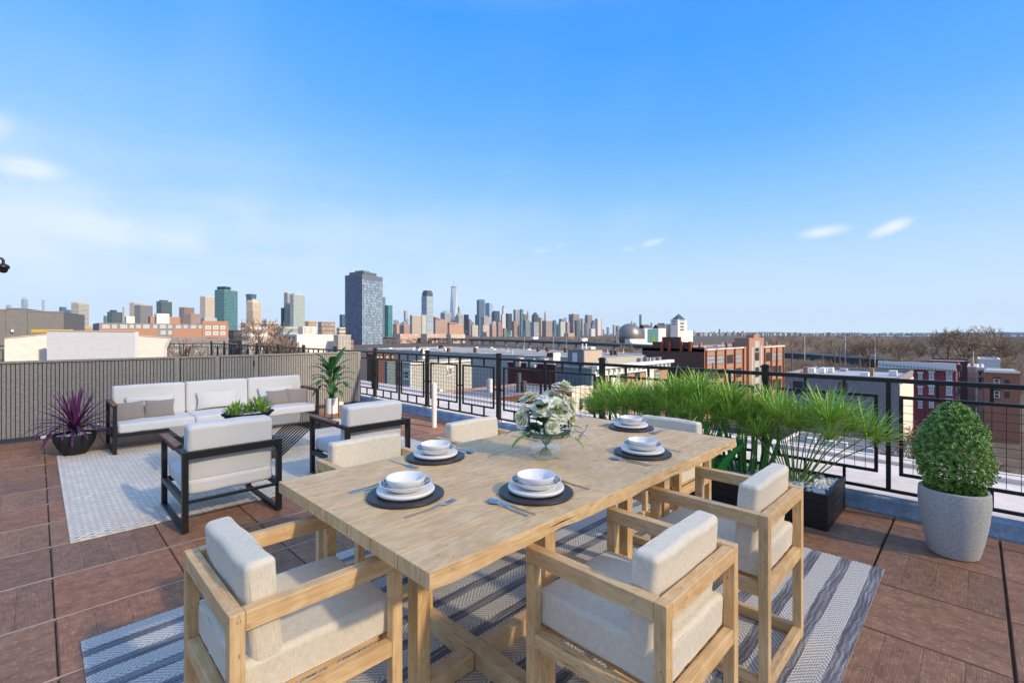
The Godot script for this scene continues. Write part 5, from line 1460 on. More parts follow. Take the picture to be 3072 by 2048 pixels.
	var hi := [Vector3(0, ht, q), Vector3(q, ht, 0), Vector3(0, ht, -q), Vector3(-q, ht, 0)]
	mb.box(Vector3(-w, 0, -w), Vector3(w, hb, w))
	for k in 4:
		var j := (k + 1) % 4
		for tr in [[lo[k], lo[j], hi[k]], [lo[j], hi[j], hi[k]]]:
			var nn: Vector3 = (tr[1] - tr[0]).cross(tr[2] - tr[0]).normalized()
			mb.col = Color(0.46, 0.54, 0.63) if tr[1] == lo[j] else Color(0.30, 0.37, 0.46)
			var n0 := mb.v.size(); mb.vert(tr[0], nn); mb.vert(tr[1], nn); mb.vert(tr[2], nn); mb.tri(n0, n0 + 1, n0 + 2)
	mb.quad(hi[0], hi[1], hi[2], hi[3])
	part(sp, "shaft", mb, M.tower_glass)
	var rg := MB.new(); rg.col = Color(0.2, 0.22, 0.25); rg.lathe(Vector3(0, ht, 0), [Vector2(q * 0.9, 0), Vector2(q * 0.95, 8), Vector2(0, 9)], 12); part(sp, "crown_ring", rg, M.paint)
	var ms := MB.new(); ms.col = Color(0.4, 0.42, 0.45); ms.tube([Vector3(0, ht, 0), Vector3(0, ht + 30, 0), Vector3(0, tall(838, d) - STREET, 0)], [4.5, 3.2, 1.2], 6); part(sp, "mast", ms, M.paint)

func big_tower() -> void:
	# dark glass tower nearest of the high ones, its lattice of windows modelled row by row
	var t := tower("dark_lattice_tower", "broad dark blue tower with a lattice of upright windows, nearest of the high ones", 1035, 1086, 1147, 822, 700, 9, Color(0.12, 0.16, 0.23), Color(0.03, 0.035, 0.05))
	for ch in t.get_children():
		if String(ch.name) == "windows": t.remove_child(ch); ch.free(); break
	var ft: Array = t.get_meta("foot")
	var rows := 24
	for s in 2:
		var e: Vector3 = ft[s]; var h: float = ft[2]
		var nn := e.cross(Vector3.UP).normalized()
		if nn.dot(Vector3(t.position.x, 0, t.position.z)) > 0: nn = -nn
		var cols := 13 if s == 0 else 15
		var mb := MB.new()
		for r in rows:
			for k in cols:
				var sh := 0.25 * (r % 2)
				var x0 := (k + 0.14 + sh * 0.4) / cols; var x1 := (k + 0.72 + sh * 0.4) / cols
				var y0 := (r + 0.10) / rows * h * 0.93; var y1 := (r + 0.88) / rows * h * 0.93
				var g := rng.randf_range(0.6, 1.5)
				mb.col = Color(0.06, 0.13, 0.27) * g if s == 0 else Color(0.27, 0.38, 0.50) * g  # sunlit face painted lighter, shaded face darker
				var q0 := e * x0 + Vector3(0, y0, 0) + nn * 0.2; var q1 := e * x1 + Vector3(0, y0, 0) + nn * 0.2; var up := Vector3(0, y1 - y0, 0)
				if (q1 - q0).cross(up).dot(nn) > 0: mb.quad(q0, q1, q1 + up, q0 + up)
				else: mb.quad(q1, q0, q0 + up, q1 + up)
		part(t, "windows", mb, M.tower_glass, Vector3.ZERO, "stuff")
		for k in cols + 1:
			var fm := MB.new(); fm.col = Color(0.10, 0.11, 0.14) if s == 0 else Color(0.36, 0.37, 0.39)  # mullions likewise: dark on the shaded face, pale on the sunlit one
			var p := e * (float(k) / cols) + nn * 0.35
			fm.tube([p, p + Vector3(0, h * (1.0), 0)], [0.2], 4, false); part(t, "mullion", fm, M.paint)
	cap_box(t, 0.12, 0.95, 0.15, 0.8, 5.0, Color(0.10, 0.12, 0.15)); cap_box(t, 0.3, 0.8, 0.3, 0.6, 8.0, Color(0.2, 0.2, 0.21), "plant_room")

func museum() -> void:
	var d := 640.0
	var c := spot(1889, d)
	var s := thing("great_ball", "huge grey metal ball of the white museum beyond the highway", "dome", Vector3(c.x, tall(1006, d), -c.y))
	var bm := MB.new(); var pr := []
	for k in 17: pr.append(Vector2(16.3 * sin(lerpf(0.75 * PI, 0.0, k / 16.0)), 16.3 * cos(lerpf(0.75 * PI, 0.0, k / 16.0))))
	bm.lathe(Vector3.ZERO, pr, 40)
	var bmat := grainy(0.24, 0.22, 0.20, 0.12, 0.4, 4.0, 131, 0.03); bmat.metallic = 0.55
	part(s, "shell", bm, bmat)
	var f := house("museum_wing", "white museum wing with gables right of the great ball", 1919, 1935, 2079, 990, d, M.white_wall, M.roof_pale, 0.5)
	house("museum_forecourt_block", "low white museum block in front of the great ball", 1875, 1890, 1940, 1017, d - 40, M.white_wall, M.roof_pale, 0.4)
	var u := house("museum_upper_block", "white upper museum block beside the glass pyramid tower", 1974, 1996, 2032, 971, d + 30, M.white_wall, M.roof_pale, 0.5)
	band(u, "dark_screen", 0, 1974, 969, 1994, 978, M.steel_grey, 0.4)
	for e in [[1914, 1934, 1956, "nearer the great ball"], [1958, 1976, 1998, "nearer the pyramid tower"]]:
		var g := house("museum_gable", "white museum gable with a dark pitched roof " + e[3], e[0], e[1], e[2], 984, d + 10, M.white_wall, M.roof_dark, 0.0)
		var w := g.a1 - g.a0; var l := g.b1 - g.b0; var h := g.top - g.base
		var rm := MB.new()
		rm.quad(Vector3(0, h, 0), Vector3(0, h + 5, -l / 2), Vector3(w, h + 5, -l / 2), Vector3(w, h, 0)); rm.quad(Vector3(w, h, -l), Vector3(w, h + 5, -l / 2), Vector3(0, h + 5, -l / 2), Vector3(0, h, -l))
		part(g.t, "pitched_roof", fix(rm), M.roof_dark)
	var p := house("pyramid_tower", "white museum tower topped by a dark glass pyramid", 2012, 2034, 2061, 958, d + 20, M.white_wall, M.roof_pale, 0.0)
	var w2 := p.a1 - p.a0; var l2 := p.b1 - p.b0; var h2 := p.top - p.base
	var pm := MB.new(); var ap := Vector3(w2 * 0.45, h2 + (956 - 938) * (d + 25) / 1410.0, -l2 * 0.45)
	var qs := [Vector3(1, h2 + 0.05, -1), Vector3(w2 - 1, h2 + 0.05, -1), Vector3(w2 - 1, h2 + 0.05, -l2 + 1), Vector3(1, h2 + 0.05, -l2 + 1)]
	for k in 4:
		var n0 := pm.v.size(); var nn: Vector3 = (qs[(k + 1) % 4] - qs[k]).cross(ap - qs[k]).normalized()
		pm.vert(qs[k], nn); pm.vert(qs[(k + 1) % 4], nn); pm.vert(ap, nn); pm.tri(n0, n0 + 1, n0 + 2)
	var pg := flat(0.05, 0.08, 0.085, 0.15); part(p.t, "glass_pyramid", pm, pg)
	for y in [967, 977, 986]: win(p, 1, 2041, y, 2052, y + 6, M.white_trim, M.window, 2, 1)
	win(p, 1, 2038, 959.5, 2055, 962.5, M.white_trim, M.window, 5, 1)
	for y in [962, 970]: win(p, 0, 2017, y, 2028, y + 4, M.white_trim, M.window, 2, 1)
	var bn := thing("museum_banner", "tall teal banner with a green figure shape on the white museum", "banner", Vector3.ZERO)
	var bc := spot(1943, d - 55); var be := spot(1973, d - 52)
	var e1 := Vector3(be.x - bc.x, 0, -(be.y - bc.y))
	bn.position = Vector3(bc.x, tall(1026, d), -bc.y)
	var bh := 38.0 * d / 1410.0
	var nb := e1.cross(Vector3.UP).normalized() * -0.4
	var b1 := MB.new(); b1.col = Color(0.05, 0.22, 0.26); b1.quad(Vector3.ZERO, e1, e1 + Vector3(0, bh, 0), Vector3(0, bh, 0)); b1.quad(e1 + nb, nb, nb + Vector3(0, bh, 0), e1 + nb + Vector3(0, bh, 0)); part(bn, "cloth", b1, M.paint)
	var b2 := MB.new(); b2.col = Color(0.16, 0.24, 0.06)
	var fr := -nb.normalized() * 0.25
	for k in 5: b2.quad(e1 * (0.30 + 0.03 * k) + Vector3(0, bh * (0.02 + 0.13 * k), 0) + fr, e1 * (0.85 - 0.04 * k) + Vector3(0, bh * (0.02 + 0.13 * k), 0) + fr, e1 * (0.80 - 0.05 * k) + Vector3(0, bh * (0.15 + 0.13 * k), 0) + fr, e1 * (0.34 + 0.03 * k) + Vector3(0, bh * (0.15 + 0.13 * k), 0) + fr)
	part(bn, "print", b2, M.paint)

func fix(mb: MB) -> MB:                    # make every triangle face the way its normals point
	for k in range(0, mb.i.size(), 3):
		var a := mb.i[k]; var b := mb.i[k + 1]; var c := mb.i[k + 2]
		var g := (mb.v[c] - mb.v[a]).cross(mb.v[b] - mb.v[a])
		if g.dot(mb.n[a] + mb.n[b] + mb.n[c]) < 0: mb.i[k + 1] = c; mb.i[k + 2] = b
	return mb

func bare_tree(seed_: int, h: float, spread: float, depth: int, thin := 0.03) -> Array:      # [limbs, twigs]
	var r := RandomNumberGenerator.new(); r.seed = seed_
	var limbs := MB.new(); var twigs := MB.new()
	var stack := [[Vector3.ZERO, Vector3.UP, h * 0.30, h * 0.022, 0]]
	while stack.size() > 0:
		var e: Array = stack.pop_back()
		var p: Vector3 = e[0]; var d: Vector3 = e[1]; var ln: float = e[2]; var rad: float = e[3]; var lv: int = e[4]
		var q := p + d * ln
		var mid := p.lerp(q, 0.5) + Vector3(r.randf_range(-1, 1), r.randf_range(-0.3, 0.5), r.randf_range(-1, 1)) * ln * 0.08
		if lv < depth - 1: limbs.tube([p, mid, q], [maxf(rad, thin), maxf(rad * 0.85, thin), maxf(rad * 0.68, thin)], 5 if lv < 2 else 3, false)
		else: twigs.tube([p, mid, q], [maxf(rad, thin), maxf(rad * 0.7, thin), thin * 0.6], 3, false)
		if lv >= depth: continue
		var n := 3 if lv < 2 else r.randi_range(3, 4)
		for k in n:
			var an := TAU * (k + r.randf()) / n
			var side := d.cross(Vector3(0.3, 0.2, 0.93)).normalized().rotated(d, an)
			var nd := (d * r.randf_range(0.7, 1.1) + side * spread * r.randf_range(0.5, 1.1) + Vector3.UP * 0.12).normalized()
			stack.append([p.lerp(q, 1.0 if k == 0 else r.randf_range(0.55, 1.0)), nd, ln * r.randf_range(0.62, 0.85), rad * 0.60, lv + 1])
	return [limbs.mesh(), twigs.mesh()]

func plant_tree(label: String, kind: Array, at: Vector3, s: float, turn: float, grp := "", red := false) -> void:
	var t := thing("bare_tree", label, "tree", at, turn, grp)
	t.scale = Vector3.ONE * s
	part(t, "trunk", kind[0], M.bark); part(t, "crown", kind[1], M.twig_red if red else M.twig)

func wood(called: String, label: String, kinds: Array, spots_: Array) -> void:
	# a far wood that reads as one mass: trees too many to tell apart
	for k in kinds.size():
		var mm := MultiMesh.new()
		mm.transform_format = MultiMesh.TRANSFORM_3D
		mm.mesh = kinds[k]
		var mine := []
		for j in spots_.size():
			if j % kinds.size() == k: mine.append(spots_[j])
		mm.instance_count = mine.size()
		for j in mine.size(): mm.set_instance_transform(j, Transform3D(Basis(Vector3.UP, rng.randf() * TAU).scaled(Vector3.ONE * mine[j].w), Vector3(mine[j].x, mine[j].y, mine[j].z)))
		var o := MultiMeshInstance3D.new()
		o.multimesh = mm; o.material_override = M.twig
		o.name = numbered(called); add_child(o)
		tag(o, label, "wood", "", "stuff")

func lamp_post(label: String, px: float, py: float, d: float, arm: float) -> void:
	var c := spot(px, d)
	var h := tall(py, d) - STREET
	var t := thing("lamp_post", label, "lamp post", Vector3(c.x, STREET, -c.y), 0.8, "pale lamp posts along the highway")
	var m := MB.new(); m.tube([Vector3.ZERO, Vector3(0, h * 0.95, 0)], [0.16, 0.10], 6); part(t, "pole", m, M.steel_white)
	var a := MB.new(); a.tube([Vector3(0, h * 0.95, 0), Vector3(arm * 0.3, h, 0), Vector3(arm, h * 0.995, 0)], [0.09, 0.08, 0.07], 5); part(t, "arm", a, M.steel_white)
	var g := MB.new(); g.rbox(Vector3(arm, h * 0.99, 0), Vector3(0.45, 0.09, 0.18), 0.04, 1); part(t, "lamp_head", g, M.steel_white)

func utility_pole(label: String, px: float, py: float, d: float) -> void:
	var c := spot(px, d)
	var h := tall(py, d) - STREET
	var t := thing("utility_pole", label, "pole", Vector3(c.x, STREET, -c.y), 0.4, "brown utility poles")
	var m := MB.new(); m.tube([Vector3.ZERO, Vector3(0, h, 0)], [0.17, 0.11], 6); part(t, "pole", m, M.bark)
	for k in 2: beam(t, "crossarm", Vector3(0, h - 0.4 - k * 0.9, 0), Vector3(2.6 - k * 0.6, 0.12, 0.12), M.bark, 0.02)
	for k in 4: 
		var g := MB.new(); g.lathe(Vector3(-1.1 + k * 0.73, h - 0.34, 0), [Vector2(0.05, 0), Vector2(0.07, 0.1), Vector2(0.0, 0.16)], 6); part(t, "insulator", g, M.steel_grey)

func car(label: String, at: Vector3, turn: float, col: Color, van := false) -> void:
	var t := thing("parked_car" if not van else "parked_van", label, "car" if not van else "van", at, turn, "vehicles in the street")
	var prof := [Vector2(-2.2, 0.35), Vector2(-2.2, 0.75), Vector2(-2.0, 0.92), Vector2(-1.1, 1.0), Vector2(-0.5, 1.42), Vector2(0.9, 1.45), Vector2(1.6, 1.02), Vector2(2.15, 0.95), Vector2(2.2, 0.4)] if not van else [Vector2(-2.5, 0.35), Vector2(-2.5, 0.9), Vector2(-2.2, 1.1), Vector2(-1.6, 1.9), Vector2(-1.2, 2.1), Vector2(2.4, 2.15), Vector2(2.5, 1.9), Vector2(2.5, 0.4)]
	var m := MB.new(); m.col = col
	var n := prof.size()
	for k in n:
		var p: Vector2 = prof[k]; var q: Vector2 = prof[(k + 1) % n]
		m.quad(Vector3(p.x, p.y, 0.85), Vector3(p.x, p.y, -0.85), Vector3(q.x, q.y, -0.85), Vector3(q.x, q.y, 0.85))
	for s in [-1.0, 1.0]:
		var f0 := m.v.size()
		for p in prof: m.vert(Vector3(p.x, p.y, 0.85 * s), Vector3(0, 0, s))
		for k in range(1, n - 1): m.tri(f0, f0 + k, f0 + k + 1)
	var gl := flat(0.02, 0.025, 0.03, 0.1)
	part(t, "body", fix(m), M.car_paint)
	for s in [-1.0, 1.0]:
		var w := MB.new(); w.box(Vector3(-0.45 if not van else -1.5, 1.03 if not van else 1.25, 0.851 * s - 0.01), Vector3(0.95 if not van else -0.6, 1.36 if not van else 1.85, 0.851 * s + 0.01)); part(t, "side_window", w, gl)
		for x in [-1.4, 1.4]:
			var wm := MB.new(); wm.tube([Vector3(x, 0.33, 0.72 * s), Vector3(x, 0.33, 0.9 * s)], [0.33], 14); part(t, "wheel", wm, M.black)
	var ws := MB.new()
	if not van: ws.quad(Vector3(-1.06, 1.035, 0.7), Vector3(-1.06, 1.035, -0.7), Vector3(-0.54, 1.40, -0.68), Vector3(-0.54, 1.40, 0.68)); ws.quad(Vector3(1.56, 1.06, -0.7), Vector3(1.56, 1.06, 0.7), Vector3(0.96, 1.43, 0.68), Vector3(0.96, 1.43, -0.68))
	else: ws.quad(Vector3(-2.18, 1.16, 0.75), Vector3(-2.18, 1.16, -0.75), Vector3(-1.66, 1.85, -0.72), Vector3(-1.66, 1.85, 0.72))
	for k in ws.v.size(): ws.v[k] += Vector3(-0.02 if ws.v[k].x < 0 else 0.02, 0.01, 0)
	part(t, "windscreen", ws, gl)

func poly_panel(pts: Array, depth: Vector3) -> MB:       # a flat polygon (counter-clockwise from its front) with thickness
	var m := MB.new()
	var n := pts.size()
	var nn: Vector3 = (pts[1] - pts[0]).cross(pts[2] - pts[0]).normalized()
	for s in 2:
		var f0 := m.v.size()
		for p in pts: m.vert(p + depth * s, nn if s == 0 else -nn)
		for k in range(1, n - 1): m.tri(f0, f0 + k, f0 + k + 1)
	for k in n: m.quad(pts[k], pts[(k + 1) % n], pts[(k + 1) % n] + depth, pts[k] + depth)
	return fix(m)

func px3(px: float, py: float, d: float) -> Vector3:
	var c := spot(px, d)
	return Vector3(c.x, tall(py, d), -c.y)

func rooftop() -> void:
	# pale insulated panels round the plant on our own roof, and the grey stair house behind them
	var pm := grainy(0.60, 0.57, 0.52, 0.06, 0.5, 1.5, 141, 0.03)
	var dm := grainy(0.60, 0.61, 0.63, 0.05, 0.3, 1.0, 142, 0.03)
	var back := Vector3(CS, 0, -SN) * 0.14
	var e := [["side", [px3(12, 1085, 13), px3(138, 1085, 13.6), px3(138, 1003, 13.6), px3(12, 1016, 13)], "pale cream roof panel with a sloping top edge, nearest the dark grey wall", pm], ["middle", [px3(139, 1085, 13.0), px3(403, 1085, 13.2), px3(403, 995, 13.2), px3(139, 993, 13.0)], "large shiny white roof panel above the fence", dm], ["end", [px3(404, 1085, 13.4), px3(490, 1085, 14.2), px3(490, 1044, 14.2), px3(504, 1014, 14.3), px3(404, 1007, 13.4)], "cream roof panel with a cut away lower corner beside the far railing", pm]]
	for q in e:
		var o := poly_panel(q[1], back)
		var at: Vector3 = q[1][0]
		for k in o.v.size(): o.v[k] -= at
		var n := thing("roof_panel", q[2], "panel", at, 0.0, "pale panels on the roof")
		part(n, "sheet", o, q[3])
		var top := MB.new(); var a: Vector3 = q[1][q[1].size() - 1] - at; var b: Vector3 = q[1][q[1].size() - 2] - at
		top.tube([a + Vector3(0, 0.01, 0), b + Vector3(0, 0.01, 0)], [0.018], 5); part(n, "edge_trim", top, M.tan)
		var post := MB.new(); post.box(Vector3(0.2, -1.2, -0.25), Vector3(0.3, 0.0, -0.15)); part(n, "leg", post, M.steel_grey)
	var w := thing("grey_stair_house", "dark grey panelled stair house at the view's edge above the fence", "building", Vector3.ZERO)
	var c0 := px3(-260, 1085, 24.0); w.position = Vector3(c0.x, -0.03, c0.z)
	var u := (px3(190, 1085, 27.0) - c0) * Vector3(1, 0, 1); var nb := u.cross(Vector3.UP).normalized() * -5.0
	var seg := [[0.0, 0.585, 922.0], [0.585, 0.735, 923.0], [0.735, 1.0, 932.0]]
	for s in seg:
		var h0 := tall(s[2], lerpf(24.0, 27.0, s[0]))
		var m := MB.new(); var p0: Vector3 = u * (s[0] + 0.001); var p1: Vector3 = u * (s[1] - 0.001); var up := Vector3(0, h0, 0)
		m.quad(p0, p1, p1 + up, p0 + up); m.quad(p1, p1 + nb, p1 + nb + up, p1 + up); m.quad(p0 + nb, p0, p0 + up, p0 + nb + up); m.quad(p0 + up, p1 + up, p1 + nb + up, p0 + nb + up); m.quad(p1 + nb, p0 + nb, p0 + nb + up, p1 + nb + up)
		part(w, "panel", m, M.panel_grey)
		var cm := MB.new(); cm.tube([p0 + up, p1 + up], [0.035], 4); part(w, "coping", cm, M.steel_grey)
	var lt := MB.new(); lt.rbox(u * 0.63 + Vector3(0, 1.55, 0.1), Vector3(0.05, 0.07, 0.05), 0.02, 1); part(w, "wall_light", lt, M.white_trim)
	var ye := MB.new(); ye.col = Color(0.72, 0.48, 0.06); ye.rbox(Vector3.ZERO, Vector3(0.62, 0.05, 0.05), 0.01, 1); solo("yellow_beam", "yellow beam end above the shiny white roof panel", "beam", ye, M.paint, px3(155, 993, 15.0)).rotation.y = -0.78

func neighbours() -> void:
	var f: Face
	# the long roof of the terraced houses beyond the railing
	f = house("long_roof_terrace", "terrace of houses under one long pale grey roof beyond the railing", 1118, 1772, -30.0, 1075, 84, M.siding, M.roof_grey, 0.12)
	roof_bits(f, 46, M.brick_dark, 1.2)
	for k in 12: 
		var hx := MB.new(); hx.box(Vector3(0.3, f.top - f.base - 0.12, -4.0 - k * 7.0), Vector3(29.6, f.top - f.base - 0.02, -3.85 - k * 7.0)); part(f.t, "roof_seam", hx, M.roof_pale)
	for q in [[1262, 1268, 1287, 1046, 88.0, "white and brown stair box on the long roof, nearer the leafy plant"], [1641, 1660, 1681, 1057, 76.0, "white and black stair box on the long roof beside the grey stair hut"]]:
		var g := house("stair_box", q[5], q[0], q[1], q[2], q[3], q[4], M.white_wall, M.roof_dark, 0.0, f.top - 0.3, "stair box")
		band(g, "dark_side", 0, q[0], q[3] + 1, q[1] - 0.3, q[3] + 14, M.brick_dark, 0.05)
	# grey stair hut with door and sloping side
	f = house("grey_stair_hut", "grey stair hut with a white door and sloping tan side", 1703, 1751, 1806, 1049, 58, M.grey_wall, M.roof_dark, 0.0, -6.0, "stair hut")
	band(f, "door", 0, 1718, 1058, 1732, 1089, M.white_trim); band(f, "side_wall", 1, 1752, 1052, 1806, 1092, M.tan)
	roof_bits(f, 5, M.tan, 1.0)
	# green grey clapboard house
	f = house("clapboard_house", "pale green grey clapboard house with white corner boards", 1187, 1231, 1416, 1087, 48, M.siding, M.roof_dark, 0.1)
	band(f, "corner_board", 0, 1229, 1088, 1231, 1175, M.white_trim); band(f, "corner_board", 1, 1231, 1088, 1233, 1175, M.white_trim); band(f, "eave_board", 1, 1231, 1086, 1414, 1088, M.white_trim, 0.2)
	for x in [1341, 1357]: band(f, "corner_board", 1, x, 1076, x + 2, 1112, M.white_trim)
	win(f, 0, 1213, 1113, 1226, 1136, M.white_trim, M.window, 1, 2, M.white_trim); win(f, 0, 1194, 1113, 1202, 1136, M.white_trim, M.window, 1, 2); win(f, 0, 1215, 1155, 1226, 1172, M.white_trim, M.window, 1, 2)
	win(f, 1, 1340, 1106, 1344, 1125, M.white_trim, M.window, 1, 2, M.white_trim); win(f, 1, 1347, 1105, 1353, 1124, M.white_trim, M.window, 1, 2, M.white_trim)
	# small blue grey buildings behind the brown bush
	f = house("blue_grey_shed", "small blue grey house beside the brown bush behind the railing", 1153, 1161, 1184, 1085, 60, M.teal_siding, M.roof_pale, 0.1)
	f = house("dark_flats", "dark brick flats with lit windows below the long roof", 1100, 1125, 1190, 1062, 70, M.brick_dark, M.roof_dark, 0.3)
	for x in [1129, 1141, 1158, 1172]: win(f, 1, x, 1064, x + 7, 1073, M.white_trim, M.window_pale, 2, 1)
	# dark red wall and its grey green neighbour
	f = house("dark_red_house", "house with a blank dark red side wall and white roof edge", 1524, 1666, 1680, 1094, 40, M.dark_red, M.roof_pale, 0.15)
	band(f, "white_coping", 0, 1524, 1084.5, 1666, 1089, M.white_trim, 0.1)
	roof_bits(f, 7, M.tan, 0.7)
	f = house("teal_house", "house with grey green siding next to the dark red wall", 1668, 1775, 1785, 1104, 36, M.teal_siding, M.roof_grey, 0.1)
	# low roofs and the orange brick block with its bracketed cornice
	f = house("orange_brick_block", "low orange brick block with a dark bracketed cornice and flat grey roof", 1250, 1392, 1716, 1205, 27.5, M.brick_orange, M.roof_grey, 0.12)
	var w := f.a1 - f.a0; var h := f.top - f.base
	var cm := MB.new(); cm.box(Vector3(0, h - 0.34, 0.05), Vector3(w, h - 0.02, 0.42)); part(f.t, "cornice", cm, M.brick_dark)
	for k in 22:
		var bm := MB.new(); bm.rbox(Vector3(0.3 + k * (w - 0.6) / 21.0, h - 0.55, 0.17), Vector3(0.06, 0.2, 0.12), 0.03, 1); part(f.t, "bracket", bm, M.teal_siding if k < 9 else M.brick_dark)
	var fr := MB.new(); fr.box(Vector3(0, h - 0.80, 0.0), Vector3(w, h - 0.76, 0.08)); part(f.t, "string_course", fr, M.teal_siding)
	win(f, 1, 1538, 1217, 1552, 1228, M.white_trim, M.window_pale, 2, 2); win(f, 1, 1572, 1213, 1584, 1224, M.white_trim, M.window_pale, 2, 2); win(f, 1, 1620, 1205, 1634, 1222, M.white_trim, M.window, 2, 2)
	for q in [[1556, 1573, 1118, 1146, "grey chimney"], [1571, 1590, 1142, 1168, "black and white chimney"], [1470, 1492, 1136, 1170, "white chimney"], [1320, 1338, 1166, 1190, "white roof cabinet"]]:
		var d := 33.0
		var p0 := px3(q[0], q[3], d); var p1 := px3(q[1], q[2], d)
		var sx = (q[1] - q[0]) * d / 1410.0 * 0.7
		var bm := MB.new(); bm.rbox(Vector3(0, (f.top - 0.35 + p1.y) / 2 - p0.y, 0), Vector3(sx / 2, (p1.y - f.top + 0.35) / 2, sx / 2), 0.03, 1)
		solo("roof_chimney", q[4] + " standing on the flat roof of the orange brick block", "chimney", bm, M.white_wall if "white" in q[4] and not "black" in q[4] else M.roof_dark, p0)
	# cream wall with awnings
	f = house("cream_house", "tall cream rendered house with two green awnings behind the bouquet", 1690, 1716, 1785, 1166, 34, M.cream, M.roof_grey, 0.1)
	for q in [[1739, 1194, 1749, 1213], [1762, 1190, 1772, 1208]]:
		var r := on_face(f, 1, q[0], q[1], q[2], q[3])
		var am := MB.new(); var x0 := r.position.x; var x1 := r.end.x; var y0 := r.position.y; var y1 := r.end.y
		am.quad(Vector3(x0, y0, 0.7), Vector3(x1, y0, 0.7), Vector3(x1, y1, 0.02), Vector3(x0, y1, 0.02)); am.quad(Vector3(x1, y0, 0.69), Vector3(x0, y0, 0.69), Vector3(x0, y1, 0.01), Vector3(x1, y1, 0.01))
		part(f.t, "awning", am, M.teal_siding)
	win(f, 1, 1740, 1214, 1748, 1226, M.dark_trim, M.window, 1, 2); win(f, 1, 1763, 1209, 1771, 1221, M.dark_trim, M.window, 1, 2)
	# brick corner block with the white cornice
	f = house("white_cornice_block", "orange brick apartment block with a broad white cornice behind the papyrus", 1770, 1780, 2002, 1100, 53, M.brick_orange, M.roof_pale, 0.2)
	w = f.a1 - f.a0; h = f.top - f.base
	var c2 := MB.new(); c2.box(Vector3(-0.3, h - 0.25, 0.05), Vector3(w + 0.6, h + 0.12, 0.75)); c2.box(Vector3(-0.05, h - 1.1, 0.04), Vector3(w + 0.1, h - 0.25, 0.28)); part(f.t, "cornice", c2, M.white_trim)
	for k in 16:
		var bm := MB.new(); bm.rbox(Vector3(0.4 + k * (w - 0.8) / 15.0, h - 0.55, 0.45), Vector3(0.09, 0.28, 0.17), 0.03, 1); part(f.t, "bracket", bm, M.white_trim)
	for q in [[1822, 1856], [1936, 1959]]: band(f, "bay_panel", 1, q[0], 1110, q[1], 1330, M.white_trim, 0.12)
	for y in [[1128, 1152, 0.0], [1176, 1206, 0.0], [1228, 1262, 0.0]]:
		for q in [[1786, 1801], [1826, 1833], [1843, 1850], [1864, 1882], [1904, 1920], [1938, 1946], [1950, 1957], [1965, 1980]]:
			var lift: float = (q[0] - 1786) * -0.08
			win(f, 1, q[0], y[0] + lift, q[1], y[1] + lift, M.dark_trim, M.window_pale if (q[0] + int(y[0])) % 3 == 0 else M.window, 2, 2)
	roof_bits(f, 9, M.steel_grey, 0.8)
	factory()
	# grey blank wall, its low roof, the red house and those beyond
	f = house("grey_block", "blank lilac grey walled block with two small dark windows behind the papyrus", 2358, 2699, 2740, 1134, 57, M.grey_wall, M.roof_pale, 0.45)
	win(f, 0, 2380, 1143, 2409, 1183, M.dark_trim, M.window, 1, 2); win(f, 0, 2516, 1147, 2543, 1187, M.dark_trim, M.window, 1, 2)
	band(f, "pale_lit_front", 1, 2699.5, 1142, 2740, 1345, M.cream)  # sunlight on this face put into a paler sheet
	for y in [1150, 1190, 1232]: win(f, 1, 2712, y, 2722, y + 26, M.white_trim, M.window, 1, 2); win(f, 1, 2728, y - 2, 2736, y + 23, M.white_trim, M.window, 1, 2)
	roof_bits(f, 10, M.brick_orange, 0.9)
	f = house("low_shop_roof", "single storey building with a pale grey flat roof below the lilac grey wall", 2330, 2705, -9.0, 1385, 44, M.white_wall, M.roof_grey, 0.15)
	roof_bits(f, 5, M.steel_white, 0.5)
	f = house("red_house", "red painted corner house with a white bracketed cornice", 2636, 2869, -24.0, 1106, 75, M.red_paint, M.roof_pale, 0.3)
	band(f, "cornice", 0, 2636, 1086, 2869, 1107, M.white_trim, 0.5)
	for k in 22: band(f, "bracket", 0, 2640 + k * 10.4, 1089 + k * 0.86, 2643 + k * 10.4, 1096 + k * 0.95, M.steel_grey, 0.62)
	for y in [[1117, 1138], [1159, 1181], [1200, 1222]]:
		win(f, 0, 2788, y[0], 2803, y[1], M.white_trim, M.window_pale, 1, 2, M.white_trim); win(f, 0, 2840, y[0], 2858, y[1] + 3, M.white_trim, M.window_pale, 1, 2, M.white_trim)
		win(f, 0, 2756, y[0] + 3, 2768, y[1], M.white_trim, M.window_pale, 1, 2, M.white_trim)
		for q in 6:
			var hy := tall(y[1], 75.0) - f.base
			var o := part(f.t, "window", plate(f, 1, Rect2(1.5 + q * 3.8, hy, 1.3, 1.6), -0.05, 0.06), M.white_trim)
			part(o, "pane", plate(f, 1, Rect2(1.62 + q * 3.8, hy + 0.12, 1.06, 1.36), 0.0, 0.075), M.window)
	h = f.top - f.base
	for q in [[0.03, 0.9], [0.22, 1.1], [0.36, 1.3], [0.62, 1.2], [0.80, 1.3], [0.93, 1.0]]:
		var bm := MB.new(); bm.rbox(Vector3(2.4, h + q[1] * 0.5 - 0.4, -(f.b1 - f.b0) * q[0]), Vector3(0.45, q[1] * 0.6, 0.9), 0.06, 1); part(f.t, "chimney", bm, M.brick_dark)
	f = house("tan_narrow_house", "narrow tan and grey house joined to the red corner house", 2904, 2928, -12.0, 1100, 80, M.tan, M.roof_pale, 0.3)
	f = house("pale_narrow_house", "narrow pale house with a fire escape next to the tan one", 0, 2932, 2953, 1101, 80, M.white_wall, M.roof_pale, 0.3)
	for y in [1112, 1132, 1152]: band(f, "fire_escape", 0, 2934, y, 2950, y + 2, M.dark_trim, 0.9); win(f, 0, 2938, y + 4, 2945, y + 15, M.dark_trim, M.window, 1, 2)
